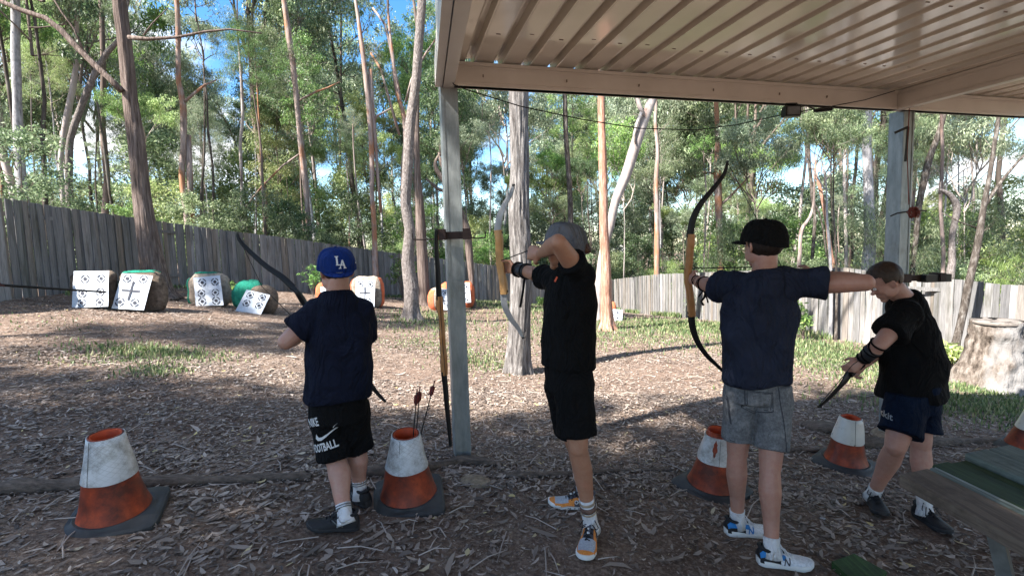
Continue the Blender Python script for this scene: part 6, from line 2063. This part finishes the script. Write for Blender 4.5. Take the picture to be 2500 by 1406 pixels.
for A, K, d in (('la', 'lk', (-.95, -.16)), ('ra', 'rk', (-.62, .42))):
    sock(J, A, K, .05, M['white'], ((.75, .85, M['metal_grey']), (.5, .58, M['metal_grey'])))
    shoe(J, A, d, (None, M['sole_black'], [M['shoe_black']], M['shoe_black'], M['shoe_black']), L=.275)

bow([(579, 570), (586, 588), (612, 616), (650, 650), (688, 676), (716, 702)], [(716, 702, 3.05, .8), (728, 716, 3.05, .9), (742, 738, 3.08, 1.2), (768, 775, 3.1, .9), (800, 815, 3.1, .8), (832, 848, 3.1, 1.1), (846, 862, 3.1, .9)],
    [(846, 862), (868, 890), (888, 915), (906, 940), (926, 965), (940, 979)], 3.08, 0.25, 'limb_black', 'limb_black', 'black recurve bow held across the body of the blue-capped boy',
    string_pts=[(579, 571), (640, 700, 3.0), (742, 802, 2.96), (860, 900, 3.0), (940, 978)], w0=.040, w1=.016, rdepth=.045)

# ---------------------------------------------------------------- man in black with the grey cap
J = {}
J['pelvis'] = at(1386, 905, 2.66); J['chest'] = at(1390, 735, 2.66); J['neck'] = at(1392, 652, 2.68)
J['hipside'] = unit(V3(-.30, .95, 0)); J['shside'] = unit(V3(-.42, .90, -.04))    # points to his right, which lies away from the viewer
J['head'] = at(1378, 605, 2.70); J['hf'] = unit(V3(-.88, .48, -.08)); J['hu'] = unit(V3(-.05, -.02, 1)); J['hk'] = 1.04
J['rs'] = at(1352, 684, 2.90); J['re'] = at(1292, 664, 3.13); J['rw'] = at(1256, 656, 3.34)
J['ls'] = at(1418, 672, 2.56); J['le'] = at(1362, 592, 2.40); J['lw'] = at(1322, 618, 2.60)
J['lh'] = at(1400, 930, 2.60); J['rh'] = at(1376, 930, 2.74)
ga = G(1440, 1318); gb_ = G(1432, 1243)
J['la'] = V3(*at(1441, 1268, ga.y)); J['la'].z = zt(J['la'].x, J['la'].y) + .11
J['ra'] = V3(*at(1425, 1190, gb_.y)); J['ra'].z = zt(J['ra'].x, J['ra'].y) + .11
J['lk'] = at(1411, 1092, 2.56); J['rk'] = at(1400, 1080, 2.86)
J['lt_dir'] = unit(V3(-.35, -.93, 0)); J['rt_dir'] = unit(V3(-.9, -.3, 0))
J['base'] = V3(J['pelvis'].x, J['pelvis'].y, zt(J['pelvis'].x, J['pelvis'].y))
rf = unit(J['rw'] - J['re'])
J['hands'] = [((J['rw'], V3(-.30, .85, .02), V3(-.95, -.30, 0), V3(0, 0, 1)), dict(curl=1.35, thumb_curl=1.0)), ((J['lw'], V3(-.55, .62, .05), V3(.75, .55, -.2), V3(0, .1, -1)), dict(curl=1.25, thumb_curl=.8))]
build_person('man in black shirt and grey cap drawing a bow, wearing orange and grey shoes', J, M['skin2'], arm=1.06, legk=1.0)
wd = [(0, .150, .138), (.18, .146, .136), (.42, .140, .130), (.7, .148, .130), (.95, .156, .128), (1.18, .150, .104), (1.30, .095, .075), (1.40, .062, .058)]
sh2 = shirt(J, M['black'], .010, 1.0, .46, -.03, wd, .074, .009)
so2 = shorts(J, M['black'], .80, legw=.098, hemw=.104, grow=.010)
v, fc = bars([(-.008, -.010, .006, .016, .010)], 0)
print_on(sh2, J, v, fc, at(1358, 683, 2.6), unit(V3(1, -.3, 0)), V3(0, 0, 1), M['cone_in'], 'chest_mark', parent=sh2)
cap(J, M['capgrey'], unit(V3(-.9, .42, -.05)), 1.10, brim=.062, tilt=-.22, drop=.035, lift=.0)
hair(J, M['hair_red'], .104, .086, .098, cut=lambda f, s, u: u < .03 and f < .0 and u > -.055, c_off=(-.014, 0, .028))
f, s, u = J['hf'], J['hs'], J['hu']
b = MB(); bc = at(1424, 606, 2.66)
lump(b, bc, (.040, .036, .033), .5, 5); 
for k in range(14):
    r_ = random.Random(k); a = r_.uniform(0, 6.28); e = V3(math.cos(a) * .045, r_.uniform(-.02, .02), math.sin(a) * .035 + (.03 if k % 2 else 0))
    b.tube([bc, bc + e * .7, bc + e * 1.15 + V3(0, 0, r_.uniform(-.01, .012))], [.006, .004, .001], 5)
wear(b, 'hair_bun', M['hair_red'], J)
b = MB(); b.tube([bc + V3(-.04, 0, .028), bc + V3(-.032, -.02, 0), bc + V3(-.036, 0, -.02)], .006, 6); wear(b, 'hair_tie', M['black'], J)
guard(J, 're', 'rw', .10, .80, M['leather'], .047)
b = MB(); p = J['re'].lerp(J['rw'], .3); b.tube([p - V3(0, 0, .03), p + V3(-.012, -.01, -.12), p + V3(-.035, -.01, -.235)], .008, 6); wear(b, 'loose_strap', M['black'], J)
sock(J, 'la', 'lk', .165, M['white'], ((.80, .90, M['tan_stripe']), (.52, .72, M['brown_stripe']), (.42, .48, M['tan_stripe'])), r=.041)
sock(J, 'ra', 'rk', .165, M['white'], ((.80, .90, M['tan_stripe']), (.52, .72, M['brown_stripe'])), r=.041)
om = [M['shoe_orange'], M['shoe_orange'], M['shoe_grey'], M['shoe_dgrey']]
s1 = shoe(J, 'la', (-.30, -.96), (None, M['sole_white'], om, M['shoe_dgrey'], M['shoe_black']), L=.30, kind='orange', w=1.06)
s2 = shoe(J, 'ra', (-.97, .05), (None, M['sole_white'], om, M['shoe_dgrey'], M['shoe_black']), L=.30, kind='orange', w=1.06)
v, fc = text_mesh('OC', .030, .001); Pn = J['P_ra']
print_on(s2, J, v, fc, Pn(.38, -.05, .055), unit(V3(1, 0, 0)), V3(0, 0, 1), M['whiteprint'], 'side_logo', parent=s2)
v, fc = text_mesh('ON', .022, .0008); Pn = J['P_la']
print_on(s1, J, v, fc, Pn(.24, -.05, .06), unit(V3(.25, -.95, 0)), V3(0, 0, 1), M['whiteprint'], 'side_logo', parent=s1)
YB = 3.42
bow([(1254, 452), (1247, 474), (1232, 500), (1220, 530), (1214, 565)], [(1216, 562, YB, .9), (1219, 585, YB, 1.1), (1219, 612, YB, .75), (1220, 638, YB, .62), (1224, 665, YB, .62), (1229, 690, YB, 1.0), (1231, 718, YB, 1.0)],
    [(1230, 716), (1232, 745), (1246, 776), (1264, 800), (1277, 824)], YB, -.25, 'limb_grey', 'wood_light', 'recurve bow with pale wooden riser and silver limbs drawn by the man in black',
    string_pts=[(1254, 453), (1308, 604, 2.78), (1277, 822)], w0=.050, w1=.020, rw=.05, rdepth=.05, sr=.0013)
arrow(at(1214, 640, 3.5), at(1306, 606, 2.78), 'arrow on the string of the silver-limbed bow', r=.0035)

# ---------------------------------------------------------------- tall archer in denim shorts
J = {}
J['pelvis'] = at(1848, 935, 2.72); J['chest'] = at(1856, 745, 2.72); J['neck'] = at(1866, 664, 2.72)
J['hipside'] = unit(V3(1, .18, 0)); J['shside'] = unit(V3(1, -.05, .0))
J['head'] = at(1862, 600, 2.72); J['hf'] = unit(V3(-.22, .97, -.02)); J['hu'] = unit(V3(-.02, 0, 1)); J['hk'] = 1.06
J['ls'] = at(1788, 702, 2.84); J['le'] = at(1722, 694, 3.06); J['lw'] = at(1700, 684, 3.24)
J['rs'] = at(1938, 694, 2.68); J['re'] = at(2112, 690, 2.52); J['rw'] = at(1990, 674, 2.74)
J['lh'] = at(1808, 965, 2.76); J['rh'] = at(1891, 968, 2.70)
ga = G(1800, 1302); gb_ = G(1888, 1376)
J['la'] = V3(*at(1800, 1250, ga.y)); J['la'].z = zt(J['la'].x, J['la'].y) + .105
J['ra'] = V3(*at(1884, 1322, gb_.y)); J['ra'].z = zt(J['ra'].x, J['ra'].y) + .105
J['lk'] = at(1800, 1108, 2.76); J['rk'] = at(1880, 1140, 2.62)
J['lt_dir'] = unit(V3(.6, .75, 0)); J['rt_dir'] = unit(V3(.6, .75, 0))
J['base'] = V3(J['pelvis'].x, J['pelvis'].y, zt(J['pelvis'].x, J['pelvis'].y))
J['hands'] = [((J['lw'], V3(-.35, .9, .1), V3(.85, .3, -.05), V3(0, 0, 1)), dict(curl=1.35, thumb_curl=1.0)), ((J['rw'], V3(-.8, .45, .05), V3(.1, .9, -.1), V3(-.1, .1, 1)), dict(curl=1.0, thumb_curl=.6))]
build_person('tall archer in navy shirt and grey denim shorts at full draw, seen from behind', J, M['skin3'], arm=1.12, legk=1.04)
wd = [(0, .172, .126), (.18, .166, .122), (.42, .160, .118), (.7, .172, .122), (.92, .184, .120), (1.08, .165, .100), (1.24, .105, .080), (1.36, .066, .062)]
sh3 = shirt(J, M['navy2'], .012, 1.0, .46, -.02, wd, .084, .024)
so3 = shorts(J, M['denim'], .74, legw=.084, hemw=.088, grow=.002, wr=.006)
cap(J, M['capblack'], unit(V3(-.52, .85, -.05)), 1.14, brim=.070, tilt=-.10, drop=.025, lift=.004)
hair(J, M['hair_dark'], .104, .085, .100, cut=lambda f, s, u: u < .05 and f < .01 and u > -.062 - max(0, .05 - abs(s)) * .35, c_off=(-.014, 0, .030), k=1.06)
# pocket, seams and hems of the denim shorts
bp = at(1863, 985, 2.58)
ux_ = unit(V3(1, .10, -.03)); uy_ = unit(V3(0, 0, 1))
def stitched(pts, name='seam', w=.004, tgt=so3, o=None, mat=M['denim_dark']):
    lst = [(pts[i][0], pts[i][1], pts[i + 1][0], pts[i + 1][1], w) for i in range(len(pts) - 1)]
    v, fc = bars(lst, 0)
    print_on(tgt, J, v, fc, o or bp, ux_, uy_, mat, name, off=.0022, parent=tgt, subdiv=.02)
pk = [(-.068, .062), (.068, .050), (.070, -.052), (.005, -.085), (-.066, -.048), (-.068, .062)]
v = [(p[0], p[1]) for p in pk[:-1]]
print_on(so3, J, v, [(0, 1, 2, 3, 4)], bp, ux_, uy_, M['denim'], 'pocket', off=.0045, parent=so3, subdiv=.03)
bpv = bp; 
for q, w_ in ((pk, .0045), ([(p[0] * .88, p[1] * .88) for p in pk], .003)):
    lst = [(q[i][0], q[i][1], q[i + 1][0], q[i + 1][1], w_) for i in range(len(q) - 1)]; v, fc = bars(lst, 0)
    print_on(so3, J, v, fc, bp, ux_, uy_, M['denim_dark'], 'stitching', off=.0062, parent=so3, subdiv=.02)
stitched([(-.22, .125), (.16, .100)], w=.004); stitched([(-.22, .106), (.16, .082)], w=.0035)
stitched([(-.125, .11), (-.118, .05), (-.108, -.06), (-.10, -.16)], w=.005)
stitched([(.105, .09), (.112, -.05), (.118, -.2), (.120, -.32)], w=.005)
stitched([(-.10, .12), (-.118, .175)], w=.004)
stitched([(-.04, -.315), (.14, -.345)], w=.004); stitched([(-.24, -.235), (-.09, -.255)], w=.004)
for A, K, d in (('la', 'lk', (.93, .10)), ('ra', 'rk', (.94, -.02))):
    sock(J, A, K, .045, M['white'], r=.041)
    o = shoe(J, A, d, (None, M['sole_white'], [M['shoe_white'], M['shoe_blue'], M['shoe_white'], M['shoe_white'], M['shoe_black']], M['shoe_black'], M['white']), L=.295, kind='white', w=1.05)
    v, fc = bars([(-.016, -.018, -.010, .018, .006), (-.010, .018, .008, -.018, .007), (.008, -.018, .015, .018, .006)], 0)
    Pn = J['P_' + A]
    print_on(o, J, v, fc, Pn(.47, .06, .048), unit(V3(d[0], d[1], 0)), V3(0, 0, 1), M['shoe_blue'] if A == 'la' else M['shoe_dgrey'], 'letter_logo', parent=o, off=.003)
# laced arm guard: straps round the forearm
e, w_ = J['le'], J['lw']; dd = unit(w_ - e)
g_ = MB()
gs = MB(); 
for k in range(5):
    p = e.lerp(w_, -.02 + .24 * k); r_ = .047 - .004 * k
    tl = unit(dd + V3(0, 0, .35 if k % 2 else -.35))
    a_ = tl.cross(V3(0, 1, .2)).normalized(); c_ = tl.cross(a_).normalized()
    pts = [p + a_ * math.cos(i * math.pi / 8) * r_ + c_ * math.sin(i * math.pi / 8) * r_ for i in range(17)]
    gs.tube(pts, .0055, 6, False)
p = e.lerp(w_, .55)
for k in range(3): gs.tube([p + V3(.02 * k - .02, -.045, -.01), p + V3(.01 * k, -.05, -.05 - .02 * k), p + V3(.03 * k - .03, -.05, -.09 - .02 * k)], .005, 6)
gs.tube([e + V3(.0, -.05, -.02), e + V3(-.02, -.05, -.07), e + V3(-.045, -.05, -.10), e + V3(-.03, -.05, -.125)], .007, 6)
wear(gs, 'guard_laces', M['black'], J)
b = MB(); b.tube([J['rw'] + V3(.02, -.03, .01), J['rw'] + V3(.07, -.04, .025), J['rw'] + V3(.10, -.045, .0)], .007, 6); b.ellip(J['rw'] + V3(-.02, -.02, .0), V3(.035, 0, 0), V3(0, .025, 0), V3(0, 0, .018)); wear(b, 'finger_tab', M['leather'], J)
YB = 3.30
bow([(1776, 395), (1768, 425), (1742, 460), (1712, 496), (1692, 535), (1684, 578)], [(1687, 572, YB, 1.0), (1687, 592, YB, 1.1), (1684, 612, YB, .85), (1683, 640, YB, .72), (1679, 664, YB, .55), (1680, 688, YB, .6), (1684, 712, YB, .9), (1687, 740, YB, 1.1), (1689, 772, YB, 1.0)],
    [(1688, 770), (1691, 800), (1704, 836), (1726, 868), (1752, 893), (1771, 912)], YB, -.15, 'limb_black', 'wood_mid', 'long black-limbed recurve bow with wooden riser at full draw',
    string_pts=[(1776, 396), (1908, 652, 2.78), (1771, 911)], w0=.046, w1=.016, rw=.045, rdepth=.055)
arrow(at(1664, 656, 3.42), at(1905, 651, 2.78), 'arrow on the string of the long black-limbed bow', r=.004)

# ---------------------------------------------------------------- boy looking down at the right
J = {}
J['pelvis'] = at(2228, 960, 3.26); J['chest'] = at(2228, 800, 3.26); J['neck'] = at(2208, 724, 3.25)
J['hipside'] = unit(V3(.20, .97, 0)); J['shside'] = unit(V3(.25, .96, 0))
J['head'] = at(2162, 690, 3.23); J['hf'] = unit(V3(-.80, .22, -.60)); J['hu'] = unit(V3(-.55, .10, .82)); J['hk'] = .98
J['ls'] = at(2212, 770, 3.10); J['le'] = at(2146, 842, 3.02); J['lw'] = at(2105, 878, 3.13)
J['rs'] = at(2214, 768, 3.42); J['re'] = at(2150, 850, 3.45); J['rw'] = at(2112, 888, 3.30)
J['hipside'] = -J['hipside']; J['shside'] = -J['shside']
J['lh'] = at(2214, 985, 3.18); J['rh'] = at(2240, 985, 3.34)
ga = G(2126, 1236); gb_ = G(2262, 1272)
J['la'] = V3(*at(2134, 1196, ga.y)); J['la'].z = zt(J['la'].x, J['la'].y) + .105
J['ra'] = V3(*at(2258, 1228, gb_.y)); J['ra'].z = zt(J['ra'].x, J['ra'].y) + .105
J['lk'] = at(2186, 1090, 3.10); J['rk'] = at(2248, 1086, 3.26)
J['lt_dir'] = unit(V3(-.75, -.6, 0)); J['rt_dir'] = unit(V3(-.4, -.9, 0))
J['base'] = V3(J['pelvis'].x, J['pelvis'].y, zt(J['pelvis'].x, J['pelvis'].y))
J['hands'] = [((J['lw'], V3(-.75, .1, -.62), V3(.2, .9, -.3), V3(-.5, 0, .8)), dict(curl=1.1, thumb_curl=.9, size=.95)), ((J['rw'], V3(-.75, -.05, -.62), V3(.1, -.9, -.3), V3(-.5, 0, .8)), dict(curl=1.1, size=.95))]
build_person('bareheaded boy in black shirt and navy shorts looking down at his lowered bow', J, M['skin4'], girth=1.0, arm=1.12, legk=1.14, jaw=1.05)
wd = [(0, .158, .184), (.18, .156, .180), (.42, .150, .170), (.7, .148, .155), (.95, .148, .142), (1.12, .132, .115), (1.26, .094, .085), (1.38, .066, .064)]
sh4 = shirt(J, M['black'], .012, 1.0, .60, .02, wd, .090, .020, hemgrow=.01)
so4 = shorts(J, M['navy3'], .70, legw=.112, hemw=.124, grow=.036)
hair(J, M['hair_brown'], .108, .086, .102, cut=lambda f, s, u: (u > .055 + max(0, f) * .35) or (f < .028 and u > -.005 - min(0, f + .03) * 0 and not (abs(s) > .07 and f > -.005 and u < .02)) or (f < -.045 and u > -.055), c_off=(-.014, 0, .036))
v, fc = text_mesh('akkit', .052, .0010)
print_on(so4, J, v, fc, at(2152, 1026, 3.05), unit(V3(.75, -.65, -.05)), V3(0, 0, 1), M['limb_grey'], 'hem_print', parent=so4)
e, w_ = J['le'], J['lw']; dd = unit(w_ - e)
guard(J, 'le', 'lw', .25, 1.0, M['leather'], .045, False)
gs = MB()
for k in range(7):
    p = e.lerp(w_, -.05 + .24 * k); r_ = .052 - .003 * k
    tl = unit(dd + V3(0, .2, .4 if k % 2 else -.4)); a_ = tl.cross(V3(0, 1, .2)).normalized(); c_ = tl.cross(a_).normalized()
    gs.tube([p + a_ * math.cos(i * math.pi / 8) * r_ + c_ * math.sin(i * math.pi / 8) * r_ for i in range(17)], .006, 6, False)
wear(gs, 'guard_laces', M['black'], J)
for A, K, d in (('la', 'lk', (-.35, -.94)), ('ra', 'rk', (.02, -1.0))):
    sock(J, A, K, .06, M['white'], r=.043)
    shoe(J, A, d, (None, M['sole_black'], [M['shoe_black']], M['shoe_black'], M['shoe_black']), L=.27, w=1.05)
bow([(2240, 768, 3.68), (2228, 766, 3.64), (2208, 774, 3.58), (2182, 790, 3.5), (2160, 810, 3.42)], [(2160, 810, 3.42, .8), (2130, 845, 3.34, .9), (2100, 880, 3.24, .8), (2088, 895, 3.18, 1.0), (2072, 916, 3.14, 1.0)],
    [(2072, 914, 3.14), (2058, 934, 3.10), (2040, 955, 3.08), (2020, 975, 3.06), (2001, 992, 3.05)], 3.1, .5, 'limb_black', 'limb_black', 'black bow pointing down in the hands of the boy looking down',
    string_pts=[(2240, 768, 3.68), (2080, 892, 3.05), (1999, 990, 3.03)], w0=.050, w1=.026)

# ---------------------------------------------------------------- bow hanging on the left post
YB = 3.42
bow([(1065, 560), (1065, 590), (1066, 620), (1068, 650), (1070, 690), (1072, 726)], [(1072, 724, YB, .9), (1073, 745, YB, 1.1), (1077, 770, YB, .5), (1080, 800, YB, .4), (1080, 820, YB, .7), (1082, 845, YB, .5), (1084, 870, YB, .9), (1084, 895, YB, 1.1), (1085, 915, YB, .9)],
    [(1084, 912), (1088, 950), (1091, 990), (1095, 1030), (1098, 1062), (1100, 1086)], YB, .8, 'limb_black', 'wood_mid', 'black-limbed bow with wooden riser hanging from the rack on the left post',
    string_pts=[(1064, 562, 3.40), (1079, 815, 3.36), (1101, 1084, 3.40)], w0=.046, w1=.024, edge='limb_orange', rw=.035, rdepth=.05)
